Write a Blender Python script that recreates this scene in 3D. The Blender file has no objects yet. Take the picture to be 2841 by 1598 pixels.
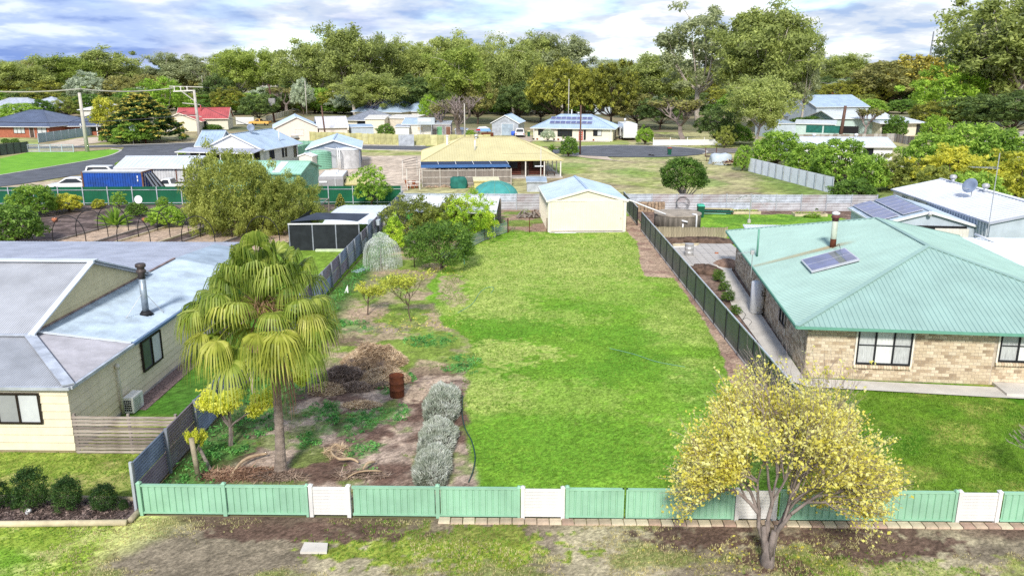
import bpy, math, random
import numpy as np
from mathutils import Vector, Matrix
R = math.radians
random.seed(7); rng = np.random.default_rng(7)
scene = bpy.context.scene
# ------------------------------------------------------------------ camera
CAM_H = 12.5; PITCH = R(14.87); YAW = R(1.05); FPX = 2255.0; IW, IH = 2841.0, 1598.0
cam_d = bpy.data.cameras.new('camera'); cam = bpy.data.objects.new('camera', cam_d)
scene.collection.objects.link(cam); scene.camera = cam
cam.location = (0, 0, CAM_H); cam.rotation_euler = (math.pi/2 - PITCH, 0, YAW)
cam_d.sensor_width = 36; cam_d.lens = 36*FPX/IW; cam_d.clip_start = 0.5; cam_d.clip_end = 9000
# ------------------------------------------------------------------ sky + sun
SUN_EL, SUN_AZ = 38.0, 187.0          # compass style: 180 = behind the camera, 200 = a little to its left
SUN_STRENGTH, SUN_ANGLE = 2.3, 8.0
SKY_STRENGTH = 0.15; EXPOSURE = 1.0
w = bpy.data.worlds.new('World'); scene.world = w; w.use_nodes = True
nt = w.node_tree; nt.nodes.clear()
def N(tree, typ, **kw):
    n = tree.nodes.new(typ)
    for k, v in kw.items():
        if k.startswith('i_'): n.inputs[k[2:].replace('_', ' ')].default_value = v
        else: setattr(n, k, v)
    return n
def L(tree, a, b): tree.links.new(a, b)
def sky_world():
    t = nt
    out = N(t, 'ShaderNodeOutputWorld'); bg = N(t, 'ShaderNodeBackground'); bg.inputs[1].default_value = SKY_STRENGTH
    sky = N(t, 'ShaderNodeTexSky', sky_type='NISHITA', sun_disc=False)
    sky.sun_elevation = R(SUN_EL); sky.sun_rotation = R(SUN_AZ); sky.altitude = 60
    sky.air_density = 1.0; sky.dust_density = 0.6; sky.ozone_density = 1.6
    tc = N(t, 'ShaderNodeTexCoord'); sep = N(t, 'ShaderNodeSeparateXYZ'); L(t, tc.outputs['Generated'], sep.inputs[0])
    zc = N(t, 'ShaderNodeMath', operation='MAXIMUM'); L(t, sep.outputs['Z'], zc.inputs[0]); zc.inputs[1].default_value = 0.0
    za = N(t, 'ShaderNodeMath', operation='ADD'); L(t, zc.outputs[0], za.inputs[0]); za.inputs[1].default_value = 0.17
    dv = N(t, 'ShaderNodeVectorMath', operation='DIVIDE'); L(t, tc.outputs['Generated'], dv.inputs[0])
    cz = N(t, 'ShaderNodeCombineXYZ')
    for i in range(3): L(t, za.outputs[0], cz.inputs[i])
    L(t, cz.outputs[0], dv.inputs[1])
    fl = N(t, 'ShaderNodeVectorMath', operation='MULTIPLY'); L(t, dv.outputs[0], fl.inputs[0]); fl.inputs[1].default_value = (1.15, 1.0, 0)
    def noise(scale, detail, rough, loc, dist=0.0):
        mp = N(t, 'ShaderNodeMapping'); L(t, fl.outputs[0], mp.inputs[0]); mp.inputs['Location'].default_value = loc
        n = N(t, 'ShaderNodeTexNoise'); L(t, mp.outputs[0], n.inputs['Vector'])
        n.inputs['Scale'].default_value = scale; n.inputs['Detail'].default_value = detail
        n.inputs['Roughness'].default_value = rough; n.inputs['Distortion'].default_value = dist
        return n.outputs[0]
    def ramp(sock, stops, interp='EASE'):
        r = N(t, 'ShaderNodeValToRGB'); r.color_ramp.interpolation = interp; L(t, sock, r.inputs[0])
        e = r.color_ramp.elements
        while len(e) < len(stops): e.new(0.5)
        for el, (p, c) in zip(e, stops): el.position = p; el.color = (*c, 1) if len(c) == 3 else c
        return r.outputs[0]
    def mix(f, a, b):
        m = N(t, 'ShaderNodeMix', data_type='RGBA'); L(t, f, m.inputs[0])
        for s, x in ((m.inputs[6], a), (m.inputs[7], b)):
            if isinstance(x, tuple): s.default_value = (*x, 1)
            else: L(t, x, s)
        return m.outputs[2]
    K = 1.0
    # thin cover of bright cloud with blue gaps, then a layer of grey-blue heavy cloud
    cover = ramp(noise(1.0, 9, 0.55, (3.1, 1.3, 0), 0.15), [(0.36, (0, 0, 0)), (0.54, (1, 1, 1))])
    bright = ramp(noise(2.1, 9, 0.56, (7.7, 4.2, 0), 0.15), [(0.36, (1.5, 2.0, 2.95)), (0.47, (2.45, 2.75, 3.2)), (0.60, (3.75, 3.8, 3.85))])
    heavy_n = noise(0.42, 7, 0.52, (0.9, 2.6, 0), 0.2)
    # a weather front: heavier cloud toward the west (left) side of the sky
    side = N(t, 'ShaderNodeMath', operation='MULTIPLY_ADD'); L(t, sep.outputs['X'], side.inputs[0]); side.inputs[1].default_value = -0.34; L(t, heavy_n, side.inputs[2])
    heavy = ramp(side.outputs[0], [(0.50, (0, 0, 0)), (0.72, (1, 1, 1))])
    dark = ramp(noise(1.7, 8, 0.55, (2.2, 9.1, 0), 0.2), [(0.40, (.85, 1.3, 2.7)), (0.52, (1.75, 2.25, 3.4)), (0.64, (3.1, 3.45, 4.0))])
    clear = N(t, 'ShaderNodeMix', data_type='RGBA', blend_type='MULTIPLY'); clear.inputs[0].default_value = 1.0
    L(t, sky.outputs[0], clear.inputs[6]); clear.inputs[7].default_value = (.62, .66, .72, 1)
    c1 = mix(cover, clear.outputs[2], bright); c2 = mix(heavy, c1, dark)
    L(t, c2, bg.inputs[0]); L(t, bg.outputs[0], out.inputs[0])
sky_world()
sun_d = bpy.data.lights.new('sun', 'SUN'); sun = bpy.data.objects.new('sun', sun_d); scene.collection.objects.link(sun)
sun_d.energy = SUN_STRENGTH; sun_d.angle = R(SUN_ANGLE); sun_d.color = (1.0, 0.955, 0.88)
sd = Vector((math.sin(R(SUN_AZ))*math.cos(R(SUN_EL)), math.cos(R(SUN_AZ))*math.cos(R(SUN_EL)), math.sin(R(SUN_EL))))
sun.rotation_euler = sd.to_track_quat('Z', 'Y').to_euler(); sun.location = (-20, -40, 60)
vs = scene.view_settings; vs.view_transform = 'Standard'; vs.look = 'None'; vs.gamma = 1.0; vs.exposure = EXPOSURE; vs.use_curve_mapping = False
scene.cycles.max_bounces = 9; scene.cycles.diffuse_bounces = 5; scene.cycles.transparent_max_bounces = 10
scene.cycles.use_adaptive_sampling = True; scene.cycles.adaptive_threshold = 0.008
try: scene.cycles.use_denoising = False
except Exception: pass
# ------------------------------------------------------------------ survey helpers: photo position -> point on a known plane of the place
_fw = np.array([-math.sin(YAW)*math.cos(PITCH), math.cos(YAW)*math.cos(PITCH), -math.sin(PITCH)])
_rt = np.array([math.cos(YAW), math.sin(YAW), 0.0]); _up = np.cross(_rt, _fw); _C = np.array([0, 0, CAM_H])
def U(u, v, x=None, y=None, z=None):
    d = _fw + _rt*(u-IW/2)/FPX - _up*(v-IH/2)/FPX
    t = (x-_C[0])/d[0] if x is not None else (y-_C[1])/d[1] if y is not None else (z-_C[2])/d[2]
    return Vector(_C + t*d)
def G(u, v, z=0.0): return U(u, v, z=z)
def hgt(u, v, base): return U(u, v, y=base.y).z          # height of a point seen right above a ground point
def V(*a): return Vector(a)
# ------------------------------------------------------------------ meshes
COL = scene.collection
def root_of(p):
    while p.parent: p = p.parent
    return p
class MB:
    def __init__(s): s.v = []; s.f = []
    def add(s, vs_, fs):
        b = len(s.v); s.v += [tuple(p) for p in vs_]; s.f += [tuple(b+i for i in f) for f in fs]; return s
    def hexa(s, p):      # 8 corners: bottom 4 ccw, top 4 ccw
        return s.add(p, [(3,2,1,0),(4,5,6,7),(0,1,5,4),(1,2,6,5),(2,3,7,6),(3,0,4,7)])
    def box(s, x0, y0, z0, x1, y1, z1):
        return s.hexa([(x0,y0,z0),(x1,y0,z0),(x1,y1,z0),(x0,y1,z0),(x0,y0,z1),(x1,y0,z1),(x1,y1,z1),(x0,y1,z1)])
    def obox(s, o, ex, ey, ez):   # corner + three edge vectors
        o, ex, ey, ez = Vector(o), Vector(ex), Vector(ey), Vector(ez)
        if ex.cross(ey).dot(ez) < 0: ex, ey = ey, ex
        return s.hexa([o, o+ex, o+ex+ey, o+ey, o+ez, o+ex+ez, o+ex+ey+ez, o+ey+ez])
    def bar(s, p, q, wd, ht=None, up=(0,0,1)):
        p, q = Vector(p), Vector(q); ht = ht or wd; d = (q-p).normalized(); a = d.cross(Vector(up))
        if a.length < 1e-4: a = d.cross(Vector((1,0,0)))
        a.normalize(); b = a.cross(d)
        return s.obox(p-a*wd/2-b*ht/2, a*wd, b*ht, q-p)
    def tube(s, pts, r, n=6, cap=True):
        pts = [Vector(p) for p in pts]; rs = r if isinstance(r, (list, tuple)) else [r]*len(pts)
        base = len(s.v); ref = Vector((0.31, 0.2, 0.93))
        for i, p in enumerate(pts):
            d = (pts[min(i+1, len(pts)-1)]-pts[max(i-1, 0)]).normalized()
            a = d.cross(ref)
            if a.length < 0.1: a = d.cross(Vector((1, 0, 0)))
            a.normalize(); b = d.cross(a)
            for k in range(n):
                t = 2*math.pi*k/n; s.v.append(tuple(p+(a*math.cos(t)+b*math.sin(t))*rs[i]))
        for i in range(len(pts)-1):
            for k in range(n):
                k2 = (k+1) % n
                s.f.append((base+i*n+k, base+i*n+k2, base+(i+1)*n+k2, base+(i+1)*n+k))
        if cap:
            s.f.append(tuple(base+k for k in range(n))[::-1]); e = base+(len(pts)-1)*n; s.f.append(tuple(e+k for k in range(n)))
        return s
    def lathe(s, prof, n=16, c=(0,0,0), cap=True):
        base = len(s.v)
        for r, z in prof:
            for k in range(n):
                t = 2*math.pi*k/n; s.v.append((c[0]+r*math.cos(t), c[1]+r*math.sin(t), c[2]+z))
        for i in range(len(prof)-1):
            for k in range(n):
                k2 = (k+1) % n; s.f.append((base+i*n+k, base+i*n+k2, base+(i+1)*n+k2, base+(i+1)*n+k))
        if cap:
            s.f.append(tuple(base+k for k in range(n))[::-1]); e = base+(len(prof)-1)*n; s.f.append(tuple(e+k for k in range(n)))
        return s
    def prism(s, poly, vec):
        poly = [Vector(p) for p in poly]; n = len(poly); vec = Vector(vec)
        nrm = sum(((poly[i]-poly[0]).cross(poly[(i+1) % n]-poly[0]) for i in range(1, n-1)), Vector())
        if nrm.dot(vec) < 0: poly.reverse()
        b = len(s.v); s.v += [tuple(p) for p in poly]+[tuple(p+vec) for p in poly]
        s.f.append(tuple(b+i for i in range(n))[::-1]); s.f.append(tuple(b+n+i for i in range(n)))
        for i in range(n):
            j = (i+1) % n; s.f.append((b+i, b+j, b+n+j, b+n+i))
        return s
    def mesh(s, name, mat, off=(0,0,0), smooth=False):
        me = bpy.data.meshes.new(name); o = off
        me.from_pydata([(x-o[0], y-o[1], z-o[2]) for x, y, z in s.v], [], s.f)
        if mat: me.materials.append(mat)
        if smooth: me.polygons.foreach_set('use_smooth', [True]*len(me.polygons))
        me.update(); return me
    def build(s, name, mat, parent=None, smooth=False, loc=None):
        if parent is not None: off = root_of(parent).location
        else: off = loc if loc is not None else (0, 0, 0)
        ob = bpy.data.objects.new(name, s.mesh(name, mat, off, smooth)); COL.objects.link(ob)
        if parent is not None: ob.parent = parent
        elif loc is not None: ob.location = loc
        return ob
def tag(o, label, cat, group=None):
    o['label'] = label; o['category'] = cat
    if group: o['group'] = group
    return o
def thing(name, label, cat, loc, group=None):
    o = bpy.data.objects.new(name, None); COL.objects.link(o); o.location = loc; o.empty_display_size = 0.2
    return tag(o, label, cat, group)
def struct(o, kind='structure'): o['kind'] = kind; return o
def place(me, name, parent=None, loc=(0,0,0), rot=(0,0,0), sc=(1,1,1)):
    o = bpy.data.objects.new(name, me); COL.objects.link(o); o.location = loc; o.rotation_euler = rot; o.scale = sc
    if parent is not None: o.parent = parent
    return o
def copy_tree(o, parent=None):
    c = o.copy(); COL.objects.link(c); c.parent = parent
    for ch in list(o.children): copy_tree(ch, c)
    return c
def npmesh(name, verts, faces, mat, cols=None, smooth=False):    # faces: (n,k) array
    me = bpy.data.meshes.new(name); nv, (nf, k) = len(verts), faces.shape
    me.vertices.add(nv); me.vertices.foreach_set('co', np.asarray(verts, np.float32).ravel())
    me.loops.add(nf*k); me.loops.foreach_set('vertex_index', faces.astype(np.int32).ravel())
    me.polygons.add(nf); me.polygons.foreach_set('loop_start', np.arange(nf, dtype=np.int32)*k)
    me.polygons.foreach_set('loop_total', np.full(nf, k, np.int32))
    if smooth: me.polygons.foreach_set('use_smooth', np.ones(nf, bool))
    if cols is not None:
        a = me.color_attributes.new('Col', 'FLOAT_COLOR', 'POINT')
        c4 = np.ones((nv, 4), np.float32); c4[:, :3] = cols; a.data.foreach_set('color', c4.ravel())
    if mat: me.materials.append(mat)
    me.update(calc_edges=True); return me
# ------------------------------------------------------------------ numpy value noise
_tab = rng.random((512, 512)).astype(np.float32)
def vnoise(x, y, s):
    x = np.asarray(x)/s+1000.3; y = np.asarray(y)/s+1000.7
    xi = np.floor(x).astype(int); yi = np.floor(y).astype(int); fx = x-xi; fy = y-yi
    fx = fx*fx*(3-2*fx); fy = fy*fy*(3-2*fy); g = lambda a, b: _tab[a % 512, b % 512]
    return (g(xi,yi)*(1-fx)+g(xi+1,yi)*fx)*(1-fy)+(g(xi,yi+1)*(1-fx)+g(xi+1,yi+1)*fx)*fy
def fbm(x, y, s, o=4):
    r = 0; a = 0.5; tot = 0
    for i in range(o): r = r+a*vnoise(x+17*i, y-31*i, s); tot += a; a *= .55; s *= .5
    return r/tot
def sstep(a, b, x): t = np.clip((x-a)/(b-a), 0, 1); return t*t*(3-2*t)
# ------------------------------------------------------------------ materials
def mat(name, col, rough=0.6, var=0.12, scale=3.0, metal=0.0, bump=0.0, bscale=40.0, col2=None, spec=0.3, stretch=None, trans=0.0):
    m = bpy.data.materials.new(name); m.use_nodes = True; t = m.node_tree; b = t.nodes['Principled BSDF']
    b.inputs['Roughness'].default_value = rough; b.inputs['Metallic'].default_value = metal
    b.inputs['Specular IOR Level'].default_value = spec
    tc = N(t, 'ShaderNodeTexCoord'); src = tc.outputs['Object']
    if stretch:
        mp = N(t, 'ShaderNodeMapping'); L(t, src, mp.inputs[0]); mp.inputs['Scale'].default_value = stretch; src = mp.outputs[0]
    n = N(t, 'ShaderNodeTexNoise'); L(t, src, n.inputs['Vector']); n.inputs['Scale'].default_value = scale
    n.inputs['Detail'].default_value = 6; n.inputs['Roughness'].default_value = 0.62
    r = N(t, 'ShaderNodeValToRGB'); L(t, n.outputs[0], r.inputs[0])
    c2 = col2 if col2 else tuple(c*(1-var*1.6) for c in col)
    c1 = col if col2 else tuple(min(1, c*(1+var*.8)) for c in col)
    r.color_ramp.elements[0].position = 0.34; r.color_ramp.elements[0].color = (*c2, 1)
    r.color_ramp.elements[1].position = 0.64; r.color_ramp.elements[1].color = (*c1, 1)
    # small per-object difference
    oi = N(t, 'ShaderNodeObjectInfo'); mr = N(t, 'ShaderNodeMapRange'); L(t, oi.outputs['Random'], mr.inputs[0])
    mr.inputs[3].default_value = 1-var*.5; mr.inputs[4].default_value = 1+var*.35
    hv = N(t, 'ShaderNodeHueSaturation'); L(t, r.outputs[0], hv.inputs['Color']); L(t, mr.outputs[0], hv.inputs['Value'])
    L(t, hv.outputs[0], b.inputs['Base Color'])
    if bump:
        n2 = N(t, 'ShaderNodeTexNoise'); L(t, src, n2.inputs['Vector']); n2.inputs['Scale'].default_value = bscale; n2.inputs['Detail'].default_value = 4
        bp = N(t, 'ShaderNodeBump'); bp.inputs['Strength'].default_value = bump; bp.inputs['Distance'].default_value = 0.05
        L(t, n2.outputs[0], bp.inputs['Height']); L(t, bp.outputs[0], b.inputs['Normal'])
    return m
def leafmat(name, c_dark, c_mid, c_light, nscale=0.6, trans=0.46, rough=0.5, attr=False):
    """leaves: colour differs from spray to spray (random per face island) and slowly through the crown"""
    m = bpy.data.materials.new(name); m.use_nodes = True; t = m.node_tree; t.nodes.clear()
    out = N(t, 'ShaderNodeOutputMaterial'); tc = N(t, 'ShaderNodeTexCoord')
    n = N(t, 'ShaderNodeTexNoise'); L(t, tc.outputs['Object'], n.inputs['Vector']); n.inputs['Scale'].default_value = nscale; n.inputs['Detail'].default_value = 3
    g = N(t, 'ShaderNodeNewGeometry')
    ma = N(t, 'ShaderNodeMath', operation='MULTIPLY_ADD'); L(t, g.outputs['Random Per Island'], ma.inputs[0]); ma.inputs[1].default_value = 0.32; ma.inputs[2].default_value = -0.16
    oi = N(t, 'ShaderNodeObjectInfo'); mo = N(t, 'ShaderNodeMath', operation='MULTIPLY_ADD'); L(t, oi.outputs['Random'], mo.inputs[0]); mo.inputs[1].default_value = 0.16; mo.inputs[2].default_value = -0.08
    ad = N(t, 'ShaderNodeMath', operation='ADD'); L(t, n.outputs[0], ad.inputs[0]); L(t, ma.outputs[0], ad.inputs[1])
    ad2 = N(t, 'ShaderNodeMath', operation='ADD'); L(t, ad.outputs[0], ad2.inputs[0]); L(t, mo.outputs[0], ad2.inputs[1])
    r = N(t, 'ShaderNodeValToRGB'); L(t, ad2.outputs[0], r.inputs[0]); e = r.color_ramp.elements; e.new(0.5)
    for el, (p, c) in zip(e, [(0.28, c_dark), (0.5, c_mid), (0.72, c_light)]): el.position = p; el.color = (*c, 1)
    b = N(t, 'ShaderNodeBsdfPrincipled'); b.inputs['Roughness'].default_value = rough; b.inputs['Specular IOR Level'].default_value = 0.25
    tr = N(t, 'ShaderNodeBsdfTranslucent'); mx = N(t, 'ShaderNodeMixShader'); mx.inputs[0].default_value = trans
    L(t, r.outputs[0], b.inputs['Base Color']); L(t, r.outputs[0], tr.inputs[0])
    L(t, b.outputs[0], mx.inputs[1]); L(t, tr.outputs[0], mx.inputs[2]); L(t, mx.outputs[0], out.inputs[0])
    return m
def groundmat(name, fine=14.0, amp=0.5, rough=0.95, bump=0.6):
    """colour comes from the painted ground map of the sheet, broken up by fine grain"""
    m = bpy.data.materials.new(name); m.use_nodes = True; t = m.node_tree; b = t.nodes['Principled BSDF']
    b.inputs['Roughness'].default_value = rough; b.inputs['Specular IOR Level'].default_value = 0.1
    at = N(t, 'ShaderNodeAttribute', attribute_name='Col'); g = N(t, 'ShaderNodeNewGeometry')
    n = N(t, 'ShaderNodeTexNoise'); L(t, g.outputs['Position'], n.inputs['Vector']); n.inputs['Scale'].default_value = fine; n.inputs['Detail'].default_value = 5; n.inputs['Roughness'].default_value = 0.75
    mr = N(t, 'ShaderNodeMapRange'); L(t, n.outputs[0], mr.inputs[0]); mr.inputs[1].default_value = 0.3; mr.inputs[2].default_value = 0.7
    mr.inputs[3].default_value = 1-amp; mr.inputs[4].default_value = 1+amp*.8
    mu = N(t, 'ShaderNodeVectorMath', operation='SCALE'); L(t, at.outputs['Color'], mu.inputs[0]); L(t, mr.outputs[0], mu.inputs['Scale'])
    L(t, mu.outputs[0], b.inputs['Base Color'])
    bp = N(t, 'ShaderNodeBump'); bp.inputs['Strength'].default_value = bump; bp.inputs['Distance'].default_value = 0.06
    L(t, n.outputs[0], bp.inputs['Height']); L(t, bp.outputs[0], b.inputs['Normal'])
    return m
M = {}
def defm(k, *a, **kw): M[k] = mat(k, *a, **kw)
defm('cream_board', (.73,.65,.48), .6, .06, 2.0); defm('cream_shed', (.74,.68,.56), .5, .04, 1.5); defm('cream_trim', (.76,.72,.62), .5, .04)
defm('white_paint', (.74,.74,.735), .5, .05); defm('white_roof', (.60,.64,.69), .45, .06, .8); defm('offwhite', (.68,.65,.59), .6, .08)
defm('blue_white_roof', (.36,.46,.58), .42, .10, .7); defm('grey_roof', (.40,.42,.49), .5, .12, .8); defm('lilac_roof', (.39,.405,.44), .5, .12, .7)
defm('zinc', (.50,.53,.58), .42, .18, 1.6, metal=.25); defm('zinc_new', (.37,.45,.53), .6, .16, 1.0, metal=.0); defm('zinc_dark', (.24,.26,.30), .5, .2, 2)
defm('zinc_rust', (.37,.37,.40), .55, .3, 1.3, col2=(.30,.21,.20)); defm('blue_grey_sheet', (.22,.27,.36), .5, .12, 1.5); defm('pale_blue_sheet', (.46,.52,.58), .5, .1, 1.0)
defm('sea_green_roof', (.29,.43,.385), .5, .07, .6); defm('sea_green_trim', (.14,.34,.25), .5, .06); defm('mint_fence', (.28,.50,.345), .55, .10, .9); defm('mint_dark', (.16,.42,.29), .45, .05)
defm('pvc_white', (.70,.685,.655), .5, .10, 1.4); defm('dark_fence', (.075,.09,.085), .35, .15, 1.0, spec=.5); defm('bottle_green', (.012,.11,.055), .45, .12, .8)
defm('shed_green', (.19,.40,.29), .5, .1, .8); defm('shed_green_side', (.20,.42,.32), .5, .1, .8); defm('pale_green_wall', (.47,.58,.55), .6, .05)
defm('yellow_roof', (.57,.51,.28), .6, .06, .6); defm('yellow_sheet', (.60,.53,.24), .55, .08); defm('yellow_fence', (.50,.47,.22), .7, .18, 1.2)
defm('pink_cream', (.74,.64,.57), .7, .05); defm('cream_wall', (.72,.66,.53), .7, .05); defm('navy_roof', (.10,.125,.19), .5, .12, .6); defm('red_roof', (.42,.09,.09), .55, .15, .7)
defm('tile_roof', (.50,.43,.38), .8, .15, 1.5); defm('brick_red', (.36,.12,.07), .8, .15, 3); defm('blue_roof', (.22,.42,.75), .5, .1)
defm('log_red', (.10,.032,.022), .7, .25, 3); defm('dark_void', (.012,.012,.014), .8, .1); defm('glass_dark', (.02,.024,.03), .08, .2, 1, spec=.6)
defm('glass_grey', (.10,.11,.12), .12, .15, 1, spec=.5); defm('blind', (.55,.57,.57), .5, .06, 1.5); defm('frame_dark', (.022,.014,.012), .4, .1); defm('curtain', (.50,.51,.50), .8, .25, 9, stretch=(9, 9, .4))
defm('old_timber', (.33,.29,.25), .9, .3, 4, bump=.3, col2=(.17,.14,.12), stretch=(1, 1, 6)); defm('slat_timber', (.44,.38,.33), .9, .3, 3, col2=(.24,.19,.16), stretch=(.6, 5, 5)); defm('post_timber', (.36,.31,.21), .9, .25, 3, bump=.3)
defm('paling', (.40,.35,.24), .9, .3, 4, col2=(.22,.19,.12), stretch=(3, 3, .5)); defm('treated', (.55,.47,.31), .85, .15, 3); defm('dark_timber', (.10,.07,.055), .9, .3, 4)
defm('concrete', (.46,.43,.40), .9, .14, 1.2, bump=.2); defm('concrete_pale', (.60,.56,.50), .9, .1, 1.0, bump=.15); defm('tank_concrete', (.23,.20,.165), .95, .3, 1.4, col2=(.085,.075,.06), bump=.4, bscale=14, stretch=(2, 2, .35)); defm('tank_top', (.40,.34,.27), .95, .2, 1.5, bump=.3)
defm('asphalt', (.11,.115,.13), .9, .18, .5, bump=.3, bscale=25); defm('kerb', (.50,.47,.42), .9, .15, 2); defm('gravel', (.60,.50,.39), .95, .22, .35, bump=.6, bscale=18, col2=(.44,.35,.27)); defm('paver', (.48,.37,.27), .9, .2, 3, bump=.2)
defm('soil', (.13,.085,.062), 1, .4, 3, bump=.8, bscale=12); defm('dirt', (.34,.22,.16), 1, .25, 2, bump=.5, bscale=14); defm('mulch', (.15,.11,.10), 1, .4, 9, bump=1, bscale=30); defm('pink_gravel', (.33,.23,.22), 1, .4, 14, bump=1, bscale=40)
defm('rust', (.15,.045,.018), .85, .35, 4, bump=.3, col2=(.075,.022,.011)); defm('black_rubber', (.016,.017,.02), .6, .2); defm('black_cloth', (.020,.024,.028), .9, .2, 2); defm('navy_cloth', (.045,.058,.085), .9, .12, 1); defm('green_cloth', (.02,.15,.12), .8, .2, 2)
defm('blue_tarp', (.03,.12,.30), .6, .2, 2); defm('blue_tarp_dark', (.012,.03,.085), .7, .2, 2); defm('container_blue', (.018,.085,.42), .45, .25, 1.2, col2=(.02,.06,.22)); defm('container_rust', (.17,.085,.055), .8, .4, 2)
defm('car_white', (.70,.70,.70), .22, .02, spec=.6); defm('car_orange', (.70,.40,.10), .35, .1); defm('car_silver', (.42,.42,.40), .3, .05, metal=.4); defm('tyre', (.014,.014,.015), .85, .1); defm('rim', (.45,.45,.46), .35, .1, metal=.6); defm('lamp_red', (.45,.02,.02), .3, .05); defm('lamp_clear', (.75,.75,.72), .15, .05)
defm('van_grey', (.30,.29,.29), .45, .08); defm('solar', (.10,.12,.27), .12, .2, 1.5, spec=.7); defm('solar_frame', (.62,.62,.66), .35, .05, metal=.4); defm('pole_wood', (.15,.085,.065), .85, .25, 3, stretch=(3, 3, .3)); defm('pole_grey', (.48,.45,.40), .85, .12, 2); defm('wire', (.05,.05,.055), .6, .05); defm('wire_pale', (.45,.42,.36), .6, .05)
defm('bin_green', (.012,.085,.05), .5, .1); defm('bin_lid', (.05,.40,.27), .5, .1); defm('bin_lid_red', (.25,.05,.03), .5, .1); defm('steel', (.55,.54,.53), .4, .15, 3, metal=.4); defm('terracotta', (.45,.17,.09), .8, .15); defm('net', (.62,.66,.60), .9, .1)
defm('bark_gum', (.62,.56,.49), .85, .25, 2.2, col2=(.30,.24,.20), bump=.2); defm('bark_dark', (.12,.085,.065), .95, .3, 4, bump=.5); defm('bark_grey', (.22,.18,.16), .95, .25, 4, bump=.4); defm('twig', (.27,.22,.20), .9, .25, 3); defm('palm_trunk', (.31,.245,.20), .95, .25, 3, bump=.6, bscale=22); defm('dead_frond', (.36,.23,.14), .95, .3, 3, col2=(.20,.12,.075)); defm('straw', (.56,.42,.27), .95, .3, 4, col2=(.36,.25,.16)); defm('straw_dark', (.17,.125,.10), .95, .3, 4)
defm('roof_rust', (.55,.33,.12), .8, .3, 3); defm('stone', (.40,.29,.20), .95, .25, 4, bump=.5); defm('antenna', (.50,.50,.50), .4, .1, metal=.5); defm('hose', (.02,.06,.05), .5, .1); defm('cable_black', (.018,.018,.02), .6, .1)
LM = {}
def lm(k, *a, **kw): LM[k] = leafmat('leaf_'+k, *[tuple(min(.85, c*1.8) for c in x) if isinstance(x, tuple) and k not in ('pear', 'lav', 'palm', 'palm_y', 'bare') else x for x in a], **kw)
lm('gum', (.125,.15,.045), (.21,.245,.07), (.32,.355,.11), .35); lm('gum_grey', (.14,.16,.08), (.225,.25,.12), (.32,.345,.19), .35); lm('gum_bright', (.09,.125,.022), (.19,.24,.045), (.30,.35,.085), .35)
lm('dark', (.04,.065,.02), (.085,.125,.036), (.15,.20,.055), .5); lm('olive', (.07,.08,.016), (.17,.18,.03), (.31,.31,.05), .5); lm('bronze', (.095,.098,.035), (.18,.178,.055), (.28,.265,.085), .5); lm('gold', (.08,.085,.02), (.36,.30,.055), (.66,.55,.12), .9)
lm('lime', (.09,.15,.015), (.20,.31,.035), (.32,.43,.065), .6); lm('hedge', (.07,.13,.018), (.17,.27,.04), (.30,.40,.065), .6); lm('hedge_y', (.13,.15,.02), (.30,.31,.04), (.48,.44,.06), .6); lm('grey_green', (.16,.19,.13), (.29,.33,.23), (.42,.46,.34), .5)
lm('citrus', (.03,.065,.01), (.075,.14,.022), (.16,.25,.045), .9); lm('lemon', (.10,.17,.012), (.24,.36,.03), (.42,.52,.06), .8); lm('oak', (.09,.115,.024), (.18,.205,.042), (.29,.31,.075), .55); lm('conif', (.012,.03,.008), (.035,.075,.018), (.075,.13,.03), 1.2)
lm('pear', (.60,.53,.06), (.82,.75,.15), (.89,.86,.36), 1.5, trans=.45); lm('palm', (.10,.17,.022), (.26,.35,.05), (.48,.54,.12), 1.0, rough=.4); lm('palm_y', (.24,.28,.035), (.47,.50,.08), (.70,.68,.19), 1.0, rough=.4); lm('lav', (.26,.30,.22), (.45,.48,.40), (.66,.67,.62), 1.4, trans=.15); lm('fruit', (.20,.22,.03), (.38,.40,.055), (.58,.55,.10), 1.2); lm('weed', (.03,.10,.025), (.07,.22,.05), (.16,.35,.09), 1.5); lm('grass', (.075,.14,.014), (.115,.205,.021), (.17,.255,.034), .8); lm('drygrass', (.16,.14,.06), (.28,.25,.12), (.42,.37,.19), .8); lm('vine', (.20,.25,.02), (.46,.46,.05), (.66,.60,.11), 1.3); lm('bare', (.17,.13,.11), (.26,.21,.18), (.36,.30,.26), .8, trans=0.05)
lm('netleaf', (.16,.22,.13), (.34,.40,.29), (.55,.58,.48), 1.2)
# ================================================================== GROUND
def inpoly(X, Y, poly):
    inside = np.zeros(X.shape, bool); n = len(poly)
    for i in range(n):
        x1, y1 = poly[i][0], poly[i][1]; x2, y2 = poly[(i+1) % n][0], poly[(i+1) % n][1]
        c = ((y1 > Y) != (y2 > Y)) & (X < (x2-x1)*(Y-y1)/(y2-y1+1e-9)+x1); inside ^= c
    return inside
def patch(X, Y, gx, gy, rx, ry, w=.22, k=1.0):
    d = ((X-gx)/rx)**2+((Y-gy)/ry)**2+k*(1.7*(fbm(X+gx*3, Y-gy, .95, 4)-.5)+2.3*(fbm(X-gx, Y+gy*2, .22, 2)-.5)); return sstep(.85+w, .85-w, d)
def lerp(a, b, t): return a*(1-t[..., None])+b*t[..., None]
def C3(*c): return np.array(c, np.float32)
LAWN = C3(.19,.36,.035); LAWN_D = C3(.115,.275,.022); LAWN_Y = C3(.41,.475,.125); DRY = C3(.44,.37,.23); DRYG = C3(.40,.345,.225); OLIVE = C3(.20,.24,.055); SOIL = C3(.135,.085,.065); SOIL_L = C3(.31,.24,.19); DIRT = C3(.46,.33,.235); WEED = C3(.10,.24,.05); TAN = C3(.55,.42,.30)
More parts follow.
